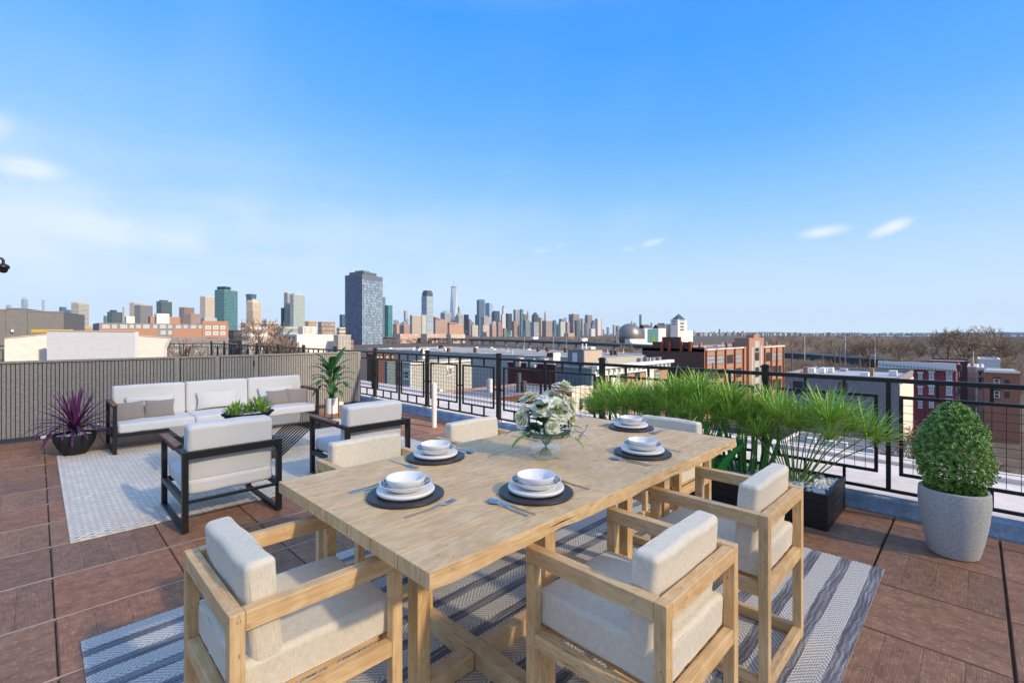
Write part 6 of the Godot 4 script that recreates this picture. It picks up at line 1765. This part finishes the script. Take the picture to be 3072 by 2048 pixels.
	f = house("dark_brick_hall", "long dark brick hall with a white stepped parapet below the bare trees", 2781, 2908, -14.0, 1084, 112, M.brick_dark, M.roof_pale, 0.4)
	f = house("white_roof_hall", "white walled hall with a pale roof beyond the narrow tan house", 0, 2936, 3002, 1076, 105, M.white_wall, M.roof_pale, 0.4)
	f = house("brick_gable_house", "dark red brick house with a white eaves board at the view's edge", 0, 2954, 3062, 1115, 72, M.brick_red, M.roof_pale, 0.0)
	band(f, "eaves_board", 0, 2954, 1111, 3062, 1118, M.white_trim, 0.3)
	for y in [1136, 1172]: win(f, 0, 2983, y, 3000, y + 22, M.white_trim, M.window, 1, 2, M.brick_dark); win(f, 0, 3014, y + 2, 3030, y + 22, M.brick_dark, M.window, 1, 2)
	low_rise()

func factory() -> void:
	var f := house("brick_factory", "orange brick factory loft with rust downpipes and big windows", 1927, 2114, 2353, 1047, 90, M.brick_orange, M.roof_grey, 0.5)
	band(f, "shaded_front", 0, 1927.5, 1040, 2113.5, 1200, M.brick_dark, 0.05)  # shade of this side put into a darker brick sheet
	for q in [[1942, 2012], [2024, 2100]]:
		for y in [[1061, 1094], [1111, 1150], [1166, 1200]]: win(f, 0, q[0], y[0], q[1], y[1], M.dark_trim, M.window_pale if q[0] > 2000 else M.window, 5, 2)
	for x in [1985, 2007, 2043, 2069]: band(f, "rust_hopper", 0, x, 1024, x + 7, 1054, M.rust, 0.5)
	var w := f.a1 - f.a0; var l := f.b1 - f.b0; var h := f.top - f.base
	var pm := MB.new(); pm.box(Vector3(-0.02, h, -l * 0.82), Vector3(0.3, h + 1.3, -l * 0.18)); pm.box(Vector3(-0.02, h + 1.3, -l * 0.66), Vector3(0.3, h + 2.3, -l * 0.36)); part(f.t, "stepped_parapet", pm, M.brick_dark)
	band(f, "coping", 1, 2114, 1043.5, 2230, 1047, M.white_trim, 0.25); band(f, "coping", 1, 2286, 1038, 2353, 1041, M.white_trim, 0.25)
	for q in [[2122, 2145], [2152, 2172], [2181, 2200], [2208, 2225], [2286, 2291], [2297, 2311], [2316, 2328], [2334, 2345]]:
		var k: float = (q[0] - 2122) * 0.055
		win(f, 1, q[0], 1067 - k, q[1], 1093 - k, M.dark_trim, M.window_pale if q[0] % 2 == 0 else M.window, 4, 2)
		win(f, 1, q[0], 1108 - k, q[1], 1136 - k, M.dark_trim, M.window if q[0] % 2 == 0 else M.window_pale, 4, 2)
		win(f, 1, q[0], 1148 - k, q[1], 1180 - k, M.dark_trim, M.window, 4, 2)
	for x in [2117, 2147, 2175, 2203, 2229, 2293, 2313, 2330, 2349]: band(f, "downpipe", 1, x - 1, 1046 - (x - 2117) * 0.03, x + 1.2, 1230, M.rust, 0.3)
	# the taller bay in the long front
	var r := on_face(f, 1, 2240, 1013, 2285, 1230)
	var tb := MB.new(); tb.box(Vector3(r.position.x, 0, -2.6), Vector3(r.end.x, r.end.y, 0.55)); part(f.t, "stair_bay", tb, M.brick_orange)
	var r2 := on_face(f, 1, 2255, 1004, 2272, 1013)
	var tn := MB.new(); tn.box(Vector3(r2.position.x, r.end.y, -1.2), Vector3(r2.end.x, r2.end.y, 0.5)); part(f.t, "bay_crest", tn, M.brick_orange)
	for q in [[2256, 1022, 2271, 1054], [2247, 1040, 2253, 1180], [2274, 1036, 2280, 1180], [2256, 1078, 2271, 1180]]: part(f.t, "pale_panel", plate(f, 1, on_face(f, 1, q[0], q[1], q[2], q[3]), 0.5, 0.6), M.concrete_far)
	for y in [[1043, 1053], [1057, 1081], [1101, 1130], [1150, 1176]]:
		var o := part(f.t, "window", plate(f, 1, on_face(f, 1, 2258, y[0], 2269, y[1]), 0.5, 0.66), M.dark_trim)
		part(o, "pane", plate(f, 1, on_face(f, 1, 2259, y[0] + 1.5, 2268, y[1] - 1.5), 0.6, 0.68), M.window)
	roof_bits(f, 26, M.brick_orange, 1.1)

func low_rise() -> void:
	var f: Face
	f = house("brick_and_grey_school", "long brick and grey block with a row of windows behind the shiny panel", -26.0, 296, 683, 968, 165, M.grey_wall, M.roof_grey, 0.4)
	band(f, "brick_band", 1, 296, 985, 470, 1016, M.brick_orange, 0.08); band(f, "brick_front", 1, 606, 963, 683, 1016, M.brick_orange, 0.25); band(f, "brick_pier", 1, 516, 986, 604, 1016, M.brick_orange, 0.2)
	for q in [[306, 327], [335, 349], [360, 380], [388, 400], [408, 421], [429, 447], [459, 470], [479, 496], [504, 515], [527, 542], [550, 561], [572, 587], [595, 605]]: win(f, 1, q[0], 974, q[1], 984, M.white_trim, M.window_pale, 3, 1)
	for q in [[408, 421], [429, 447], [459, 470], [481, 496], [504, 515], [527, 540]]: win(f, 1, q[0], 992, q[1], 1003, M.white_trim, M.window_pale, 3, 1)
	for q in [[615, 631], [638, 653], [660, 674]]:
		for y in [977, 994]:
			var o := part(f.t, "window", plate(f, 1, on_face(f, 1, q[0], y, q[1], y + 11), 0.25, 0.32), M.white_trim)
			part(o, "pane", plate(f, 1, on_face(f, 1, q[0] + 1.5, y + 1.2, q[1] - 1.5, y + 9.5), 0.3, 0.36), M.window_pale)
	for q in [[450, 540, 949, M.brick_orange, "orange rooftop storey with windows on the long brick and grey block"], [469, 507, 940, M.white_wall, "white box on top of the orange rooftop storey"], [378, 403, 948, M.cream, "cream rooftop box on the long brick and grey block"], [612, 650, 953, M.roof_pale, "pale rooftop box on the long block's brick end"]]:
		var g := house("rooftop_box", q[4], -6.0, q[0], q[1], q[2], 190, q[3], M.roof_pale, 0.0, f.top - 0.4)
	f = house("grey_flats", "low grey flats with square windows behind the far railing", -12.0, 505, 684, 1015, 62, M.grey_wall, M.roof_grey, 0.3)
	for q in [[522, 541], [583, 602], [640, 660]]:
		for y in [[1031, 1038], [1047, 1057], [1066, 1076]]: win(f, 1, q[0], y[0], q[1], y[1], M.dark_trim, M.window_pale, 3, 1)
	f = house("blank_white_block", "long low block with a blank white wall behind the fence", 831, 890, 1012, 1003, 110, M.white_wall, M.roof_pale, 0.2)
	for x in [836, 848, 862, 876]:
		for y in [[1010, 1026], [1030, 1044]]: win(f, 0, x, y[0], x + 8, y[1], M.dark_trim, M.window, 2, 1)
	f = house("tan_window_block", "tan block with grey window bays joined to the blank white wall", 1000, 1014, 1052, 1004, 112, M.tan, M.roof_pale, 0.3)
	for x in [1016, 1026, 1036, 1045]:
		for y in [1010, 1024, 1038]: win(f, 1, x, y, x + 5.5, y + 10, M.dark_trim, M.window_pale, 2, 1)
	var rows := [
		["sage_office", "sage green office block behind the blank white wall", 836, 850, 893, 979, 300, 0, Color(0.42, 0.45, 0.40), Color(0.25, 0.31, 0.3)],
		["white_cube_block", "plain white cube block beside the sage office", 893, 908, 949, 978, 270, 2, Color(0.68, 0.63, 0.60), Color(0.6, 0.56, 0.53)],
		["brown_loft", "brown brick loft with white arched top windows", 953, 964, 1005, 965, 420, 0, Color(0.26, 0.17, 0.13), Color(0.42, 0.38, 0.33)],
		["white_grid_block", "white block with dark square windows by the big dark tower", 1009, 1018, 1036, 982, 480, 0, Color(0.62, 0.55, 0.46), Color(0.1, 0.09, 0.08)],
		["orange_mid_block", "orange tan block behind the white cube", 914, 925, 949, 963, 700, 0, Color(0.50, 0.33, 0.2), Color(0.34, 0.23, 0.16)],
		["red_row_block", "dull red brick row above the bare tree", 721, 735, 782, 968, 400, 0, Color(0.28, 0.16, 0.12), Color(0.4, 0.35, 0.3)],
		["second_red_row_block", "dull red brick row right of the bare tree", 781, 800, 836, 972, 380, 0, Color(0.30, 0.16, 0.12), Color(0.42, 0.37, 0.32)],
		["white_terrace_block", "white low block behind the bare tree", 725, 748, 802, 980, 250, 0, Color(0.66, 0.6, 0.54), Color(0.3, 0.28, 0.26)],
		["green_white_block", "green and white low block below the cream towers", 784, 800, 828, 960, 900, 1, Color(0.55, 0.57, 0.53), Color(0.25, 0.33, 0.3)],
		["dark_low_block", "dark low block below the teal tower", 684, 700, 727, 990, 260, 0, Color(0.05, 0.05, 0.06), Color(0.12, 0.11, 0.11)],
		["yellow_gabled_block", "yellow brick block behind the shiny white panel's corner", 218, 248, 282, 978, 260, 0, Color(0.50, 0.37, 0.22), Color(0.36, 0.28, 0.2)],
		["blue_stripe_block", "blue striped block beside the dark grey wall", 190, 198, 212, 945, 1500, 1, Color(0.12, 0.2, 0.3), Color(0.05, 0.1, 0.17)],
		["pink_row", "long pink brick row below the striped cream flats", 1184, 1200, 1262, 1001, 800, 0, Color(0.46, 0.31, 0.25), Color(0.55, 0.48, 0.42)],
		["second_pink_row", "long pink brick row below the stepped brick blocks", 1262, 1280, 1338, 1001, 800, 0, Color(0.48, 0.32, 0.26), Color(0.55, 0.48, 0.42)],
		["third_pink_row", "pink and cream brick row ending near the bare woods", 1338, 1352, 1395, 1002, 800, 0, Color(0.50, 0.37, 0.3), Color(0.6, 0.53, 0.46)],
		["orange_distant_row", "orange distant row left of the slender stacked tower", 1178, 1190, 1210, 972, 2500, 0, Color(0.50, 0.33, 0.25), Color(0.38, 0.26, 0.2)],
		["brown_distant_row", "brown distant row behind the striped cream flats", 1198, 1212, 1232, 974, 2400, 0, Color(0.40, 0.25, 0.2), Color(0.3, 0.2, 0.16)],
		["tan_mansard_block", "low tan block with a grey roof in the bare woods", 1692, 1705, 1724, 999, 1500, 0, Color(0.46, 0.36, 0.28), Color(0.3, 0.24, 0.2)],
		["cream_mid_block", "cream block left of the big dark tower's foot", 1046, 1052, 1058, 1020, 260, 0, Color(0.36, 0.2, 0.14), Color(0.2, 0.14, 0.11)],
	]
	for r in rows: tower(r[0], r[1], r[2], r[3], r[4], r[5], r[6], r[7], r[8], r[9], "building")

func land() -> void:
	var g := MB.new()
	g.quad(Vector3(-1500, STREET, 1500), Vector3(7500, STREET, 1500), Vector3(7500, STREET, -7500), Vector3(-1500, STREET, -7500))
	struct("ground", g, M.earth)
	var s := MB.new()
	var pts := [px3(2500, 1001, 70), px3(3500, 1001, 45)]
	s.quad(Vector3(42, STREET + 0.02, 60), Vector3(54, STREET + 0.02, 60), Vector3(54, STREET + 0.02, -30), Vector3(42, STREET + 0.02, -30))
	s.quad(Vector3(-100, STREET + 0.016, 2), Vector3(200, STREET + 0.016, 2), Vector3(200, STREET + 0.016, -9), Vector3(-100, STREET + 0.016, -9))
	struct("road", s, M.asphalt)
	var wa := MB.new(); var c := spot(3300, 2200.0)
	var p := [px3(2700, 1001, 2600), px3(4200, 1001, 1700), px3(4400, 1001, 5200), px3(2500, 1001, 5600)]
	for k in 4: p[k].y = STREET + 0.5
	wa.quad(p[0], p[1], p[2], p[3]); struct("water", fix(wa), M.water)
	# the low ridge on the horizon
	var hm := MB.new()
	var n := 120
	var prev := [Vector3.ZERO, Vector3.ZERO]
	for k in n + 1:
		var px := lerpf(2050, 3700, k / float(n))
		var d := 5800.0
		var base := px3(px, 1001, d); base.y = STREET
		var top := px3(px, 998.5 - 1.8 * sin(k * 0.11) - 1.0 * sin(k * 0.37 + 1) - 0.4 * sin(k * 1.9), d + 250)
		if k > 0: hm.quad(prev[0], base, top, prev[1])
		prev = [base, top]
	struct("hills", fix(hm), M.hill)
	town_mass("skyline_mass", "dense hazy crowd of lesser blocks between the skyline towers", 230, 1185, 1800, 4300, 5200, 952, 992, [Color(0.30, 0.27, 0.26), Color(0.22, 0.26, 0.32), Color(0.44, 0.40, 0.37), Color(0.36, 0.29, 0.26), Color(0.26, 0.30, 0.34)])
	town_mass("low_town", "scattered low roofs of the town before the towers", 130, 190, 1000, 700, 1500, 980, 998, [Color(0.30, 0.20, 0.16), Color(0.50, 0.46, 0.42), Color(0.24, 0.23, 0.23), Color(0.42, 0.33, 0.28)])
	# specks of the far town along the horizon
	var fm := MB.new()
	for k in 520:
		var px := rng.randf_range(2060, 3150); var d := rng.randf_range(3600, 5300)
		var near := clampf((2450 - px) / 400.0, 0.0, 1.0)
		var q := px3(px, 1001, d)
		var tall_ := rng.randf_range(12, 24) + (rng.randf() ** 6) * 34.0 * (0.3 + near)
		var wd := rng.randf_range(8, 26)
		fm.col = [Color(0.36, 0.3, 0.27), Color(0.5, 0.47, 0.44), Color(0.26, 0.2, 0.18), Color(0.55, 0.5, 0.45)][k % 4]
		fm.box(Vector3(q.x - wd / 2, STREET, q.z - wd / 2), Vector3(q.x + wd / 2, STREET + tall_, q.z + wd / 2), 59)
	var o := part(self, "far_town", fm, M.paint, Vector3.ZERO, "stuff"); tag(o, "specks of a far town along the low horizon", "town")

func town_mass(called: String, label: String, n: int, x0: float, x1: float, d0: float, d1: float, y0: float, y1: float, tones: Array) -> void:
	var fm := MB.new(); var wm := MB.new()
	for k in n:
		var px := rng.randf_range(x0, x1); var d := rng.randf_range(d0, d1)
		var q := px3(px, 1001, d)
		var top := tall(lerpf(y1, y0, rng.randf() ** 2.2), d)
		var wd := rng.randf_range(5.0, 13.0) * d / 1410.0
		var b := Basis(Vector3.UP, 0.78 if k % 3 else rng.randf() * 1.5)
		var c: Color = tones[k % tones.size()]
		var g := rng.randf_range(0.8, 1.25); fm.col = Color(c.r * g, c.g * g, c.b * g)
		var first := fm.v.size()
		fm.box(Vector3(-wd / 2, STREET, -wd / 2), Vector3(wd / 2, top, wd / 2), 59)
		for j in range(first, fm.v.size()): fm.v[j] = b * fm.v[j] + Vector3(q.x, 0, q.z); fm.n[j] = b * fm.n[j]
	var o := part(self, called, fm, M.paint, Vector3.ZERO, "stuff"); tag(o, label, "town")

func highway() -> void:
	var t := thing("highway_viaduct", "dark green steel highway viaduct crossing below the skyline", "viaduct", Vector3.ZERO)
	var ctl := [[700.0, 1300.0], [1150.0, 960.0], [1500.0, 640.0], [1760.0, 470.0], [1960.0, 372.0], [2200.0, 275.0], [2420.0, 215.0], [2640.0, 180.0], [2800.0, 165.0]]
	var y := [-6.4, -6.4, -6.6, -7.4, -8.2, -8.0, -8.0, -8.6, -11.5]
	for k in ctl.size() - 1:
		var p := spot(ctl[k][0], ctl[k][1]); var q := spot(ctl[k + 1][0], ctl[k + 1][1])
		var a := Vector3(p.x, y[k], -p.y); var b := Vector3(q.x, y[k + 1], -q.y)
		var away := Vector3(CS, 0, -SN) * 16.0; var th := Vector3(0, -2.6, 0); var lip := Vector3(0, 0.9, 0)
		var gm := MB.new(); gm.quad(a + th, b + th, b, a); gm.quad(b + th + away, a + th + away, a + away, b + away); gm.quad(a + th, a + th + away, b + th + away, b + th); part(t, "girder", fix(gm), M.girder)
		var dm := MB.new(); dm.quad(a + Vector3(0, 0.01, 0), b + Vector3(0, 0.01, 0), b + away, a + away); part(t, "road_deck", fix(dm), M.asphalt)
		for s in 2:
			var wm := MB.new(); var o := away * s; wm.quad(a + o, b + o, b + o + lip, a + o + lip); wm.quad(b + o + away * 0.02, a + o + away * 0.02, a + o + away * 0.02 + lip, b + o + away * 0.02 + lip); wm.quad(a + o + lip, b + o + lip, b + o + away * 0.02 + lip, a + o + away * 0.02 + lip); part(t, "parapet", fix(wm), M.concrete_far)
		var n := int(a.distance_to(b) / 28.0)
		for j in n:
			var c := a.lerp(b, (j + 0.5) / n) + away * 0.5
			var cm := MB.new(); cm.box(Vector3(c.x - 1.0, STREET, c.z - 1.0), Vector3(c.x + 1.0, c.y - 2.6, c.z + 1.0), 51); part(t, "pier", cm, M.concrete_far)
	var tr := thing("white_lorry", "white lorry driving on the viaduct near the skyline's end", "lorry", px3(1605, 1013, 560) + Vector3(0, 0.2, 0), 0.25)
	tr.position.y = -6.4
	var bm := MB.new(); bm.rbox(Vector3(0, 2.6, 0), Vector3(6.8, 1.5, 1.25), 0.1, 1); part(tr, "trailer", bm, M.steel_white)
	var cb := MB.new(); cb.col = Color(0.05, 0.05, 0.07); cb.rbox(Vector3(8.5, 1.9, 0), Vector3(1.4, 1.4, 1.2), 0.2, 1); part(tr, "cab", cb, M.paint)
	for x in [-5.5, -4.3, 7.0, 8.8]:
		var wm := MB.new(); wm.tube([Vector3(x, 0.5, -1.2), Vector3(x, 0.5, 1.2)], [0.5], 10); part(tr, "wheel", wm, M.black)
	var tr2 := tr.duplicate(); tr2.name = numbered("white_lorry"); add_child(tr2); tr2.position = px3(1752, 1022, 455); tr2.position.y = -7.0; tr2.set_meta("label", "white lorry on the viaduct just left of the great grey ball")
	var sg := thing("highway_sign", "teal and yellow highway sign on a gantry above the viaduct", "sign", Vector3.ZERO)
	var s0 := px3(1522, 1009, 600); sg.position = Vector3(s0.x, -6.4, s0.z); sg.rotation.y = -0.78
	var gm2 := MB.new(); gm2.tube([Vector3(-3, 0, 0), Vector3(-3, 8, 0), Vector3(12, 8, 0), Vector3(12, 0, 0)], [0.25], 5); part(sg, "gantry", gm2, M.steel_grey)
	var pn := MB.new(); pn.col = Color(0.02, 0.30, 0.27); pn.cbox(Vector3(1.5, 6.6, 0.3), Vector3(6.5, 3.6, 0.2)); part(sg, "panel", pn, M.paint)
	var py := MB.new(); py.col = Color(0.6, 0.5, 0.05); py.cbox(Vector3(4.5, 5.2, 0.45), Vector3(3.5, 1.2, 0.1)); part(sg, "yellow_plate", py, M.paint)
	for e in [[1309, 985, 800.0, "beside the striped cream flats"], [1395, 988, 800.0, "right of the stepped brick blocks"], [1437, 990, 740.0, "below the deep blue tower"], [1573, 991, 560.0, "right of the highway sign"], [1660, 1000, 500.0, "below the narrow blue block"], [1699, 1000, 480.0, "below the brown grey slab"], [1851, 994, 420.0, "against the great grey ball"], [1856, 995, 425.0, "second against the great grey ball"], [2415, 1006, 205.0, "first over the viaduct past the factory"], [2537, 1008, 188.0, "tall one over the viaduct's middle beyond the grey roof"], [2626, 1011, 180.0, "over the viaduct near the red house"], [2921, 1022, 160.0, "under the great bare tree"]]:
		lamp_post("pale lamp post " + e[3], e[0], e[1], e[2], 2.2 if e[2] > 300 else 1.4)
	for e in [[2377, 1045, 120.0, "nearest the factory's end"], [2468, 1051, 112.0, "behind the grey roof, factory side"], [2505, 1049, 115.0, "twin armed, behind the grey roof's middle"], [2520, 1044, 116.0, "taller of the pair behind the grey roof's middle"], [2610, 1060, 105.0, "beside the red house, grey roof side"], [2636, 1056, 108.0, "touching the red house cornice"], [2580, 1065, 100.0, "behind the grey roof end"], [2139, 1088, 66.0, "in front of the factory corner"], [3036, 1046, 150.0, "at the view's edge near the great bare tree"]]:
		utility_pole("brown utility pole " + e[3], e[0], e[1], e[2])

func greenery() -> void:
	var kinds := [bare_tree(5, 10.0, 0.75, 6), bare_tree(9, 10.0, 0.9, 6), bare_tree(14, 10.0, 0.62, 6)]
	var bushes := [bare_tree(21, 6.0, 1.1, 6, 0.022), bare_tree(27, 6.0, 1.2, 6, 0.022)]
	for e in [[782, 970, 85.0, 0, "leafless spreading tree behind the far railing and fence"], [2868, 972, 135.0, 1, "great bare tree rising highest beyond the dark brick hall"], [2962, 985, 140.0, 0, "pale bare tree at the view's edge beside the great one"], [2700, 1008, 170.0, 2, "bare tree behind the red house"], [2600, 1012, 185.0, 1, "bare tree over the viaduct end"], [1880, 1032, 250.0, 2, "bare tree below the great grey ball"], [1800, 1036, 200.0, 1, "bare tree behind the long roof's vents"], [580, 1036, 40.0, 0, "thin bare treetop showing through the far railing"]]:
		var h := tall(e[1], e[2]) - STREET
		var c := spot(e[0], e[2])
		plant_tree(e[4], kinds[e[3]], Vector3(c.x, STREET, -c.y), h / 9.3, e[0] * 0.1, "single bare trees")
	for e in [[1098, 1108, 30.0, 0, "red brown leafless bush behind the railing beside the fence", true], [1135, 1104, 32.0, 1, "red brown leafless bush between the fence and the clapboard house", true], [1290, 1128, 38.0, 0, "brown leafless bush in front of the clapboard house", false], [1345, 1120, 44.0, 1, "brown thicket beside the clapboard house's pair of windows", true], [1430, 1106, 46.0, 0, "brown thicket between the clapboard house and the dark red wall", true], [1480, 1110, 48.0, 1, "dark thicket against the dark red wall", false], [2790, 1195, 50.0, 1, "pink brown leafless street tree before the red house", true], [2740, 1240, 45.0, 0, "leafless street tree beside the pale lit front of the grey block", false], [3010, 1290, 36.0, 1, "brown hedge like bush behind the boxwood, view's edge", false], [2960, 1330, 33.0, 0, "brown bush low behind the boxwood's mesh", false]]:
		var h := tall(e[1], e[2]) - STREET
		var c := spot(e[0], e[2])
		plant_tree(e[4], bushes[e[3]], Vector3(c.x, STREET, -c.y), h / 7.2, e[0] * 0.37, "leafless bushes and street trees", e[5])
	# woods that read as one brown mass
	var lite := [bare_mass(31), bare_mass(32), bare_mass(33)]
	var sp := []
	for k in 380:
		var px := rng.randf_range(2230, 3350); var d := rng.randf_range(215, 560)
		var c := spot(px, d); sp.append(Vector4(c.x, STREET, -c.y, rng.randf_range(1.05, 1.65)))
	for k in 300:
		var px := rng.randf_range(2330, 3250); var d := rng.randf_range(560, 1500)
		var c := spot(px, d); sp.append(Vector4(c.x, STREET, -c.y, rng.randf_range(1.2, 1.75)))
	wood("bare_woods", "brown bare woods filling the land toward the water", lite, sp)
	sp = []
	for k in 420:
		var px := rng.randf_range(1150, 2050); var d := rng.randf_range(640, 1500)
		var c := spot(px, d); sp.append(Vector4(c.x, STREET, -c.y, rng.randf_range(0.9, 1.35)))
	wood("park_woods", "thin bare park woods at the foot of the skyline", lite, sp)
	sp = []
	for k in 420:
		var px := rng.randf_range(1180, 1960); var d := rng.randf_range(125, 330)
		var c := spot(px, d); sp.append(Vector4(c.x, STREET, -c.y, rng.randf_range(0.45, 0.85)))
	for k in 260:
		var px := rng.randf_range(2350, 3150); var d := rng.randf_range(116, 215)
		var c := spot(px, d); sp.append(Vector4(c.x, STREET, -c.y, rng.randf_range(0.5, 0.8)))
	wood("scrub", "dark bare scrub below the viaduct", lite, sp)
	var cars := [[Vector3(47, STREET + 0.03, -22), 1.57, Color(0.28, 0.10, 0.04), true, "orange brown van in the street behind the boxwood"], [Vector3(50, STREET + 0.03, -14), 1.57, Color(0.05, 0.055, 0.065), false, "dark car parked beyond the boxwood"], [Vector3(50.5, STREET + 0.03, -20), 1.57, Color(0.45, 0.48, 0.52), false, "silver blue car in the street at the view's edge"], [Vector3(44.5, STREET + 0.03, -10), 1.57, Color(0.55, 0.55, 0.55), false, "white car in the street low behind the boxwood"], [Vector3(45, STREET + 0.03, -28), 1.6, Color(0.04, 0.05, 0.08), false, "dark blue car by the red house corner"], [Vector3(36, STREET + 0.03, -4), 0.0, Color(0.40, 0.42, 0.45), false, "grey car on the cross street below the hedge"]]
	for e in cars: car(e[4], e[0], e[1], e[2], e[3])

func bare_mass(seed_: int) -> ArrayMesh:                  # a light tree for the woods: trunk, limbs and many fine twigs in one shape
	var r := RandomNumberGenerator.new(); r.seed = seed_
	var m := MB.new()
	m.tube([Vector3.ZERO, Vector3(0, 4, 0)], [0.16, 0.11], 4, false)
	for k in 26:
		var an := TAU * r.randf(); var el := r.randf_range(0.35, 1.4)
		var p := Vector3(0, r.randf_range(2.0, 4.5), 0)
		var q := p + Vector3(cos(an) * cos(el), sin(el), sin(an) * cos(el)) * r.randf_range(3.0, 5.5)
		m.tube([p, p.lerp(q, 0.5) + Vector3(0, -0.25, 0), q], [0.085, 0.06, 0.03], 3, false)
		for j in 13:
			var b := p.lerp(q, r.randf_range(0.35, 1.0))
			var dd := (q - p).normalized() + Vector3(r.randf_range(-1, 1), r.randf_range(-0.4, 1), r.randf_range(-1, 1))
			var e := b + dd.normalized() * r.randf_range(0.8, 1.9)
			var sd := dd.cross(Vector3(r.randf(), r.randf(), r.randf())).normalized() * 0.035
			var nn := sd.cross(dd).normalized()
			var a := m.vert(b - sd, nn); m.vert(b + sd, nn); m.vert(e, nn); m.tri(a, a + 1, a + 2)
	return fix(m).mesh()

func added_sun_filter() -> void:
	# added unseen slatted screen behind the viewer, to filter the sun on the terrace
	var t := thing("added_sun_screen", "added tall slatted sun filter behind the viewer, outside the view", "screen", Vector3(-2.5, -0.3, 12.0))
	var sm := MB.new(); sm.box(Vector3(-10, 0, -0.02), Vector3(9.25, SLAT, 0.02)); var slat := sm.mesh()
	for k in 144: part(t, "slat", slat, M.roof_pale, Vector3(0, 0.4 + k * 0.1, 0))
	for k in 9:
		var pm := MB.new(); pm.box(Vector3(-0.05, 0, 0.03), Vector3(0.05, 14.9, 0.13)); part(t, "post", pm, M.steel_grey, Vector3(-9.9 + k * 2.38, 0, 0))

const SLAT := 0.030
func city() -> void:
	M.car_paint = tinted(0.25)
	land()
	added_sun_filter()
	rooftop()
	skyline()
	big_tower()
	museum()
	neighbours()
	highway()
	greenery()

func _ready() -> void:
	rng.seed = 20240611
	light_and_camera()
	materials()
	M.teak_dark = flat(0.05, 0.022, 0.012, 0.5)
	city_materials()
	deck()
	fence()
	railing()
	dining()
	lounge()
	plants()
	city()
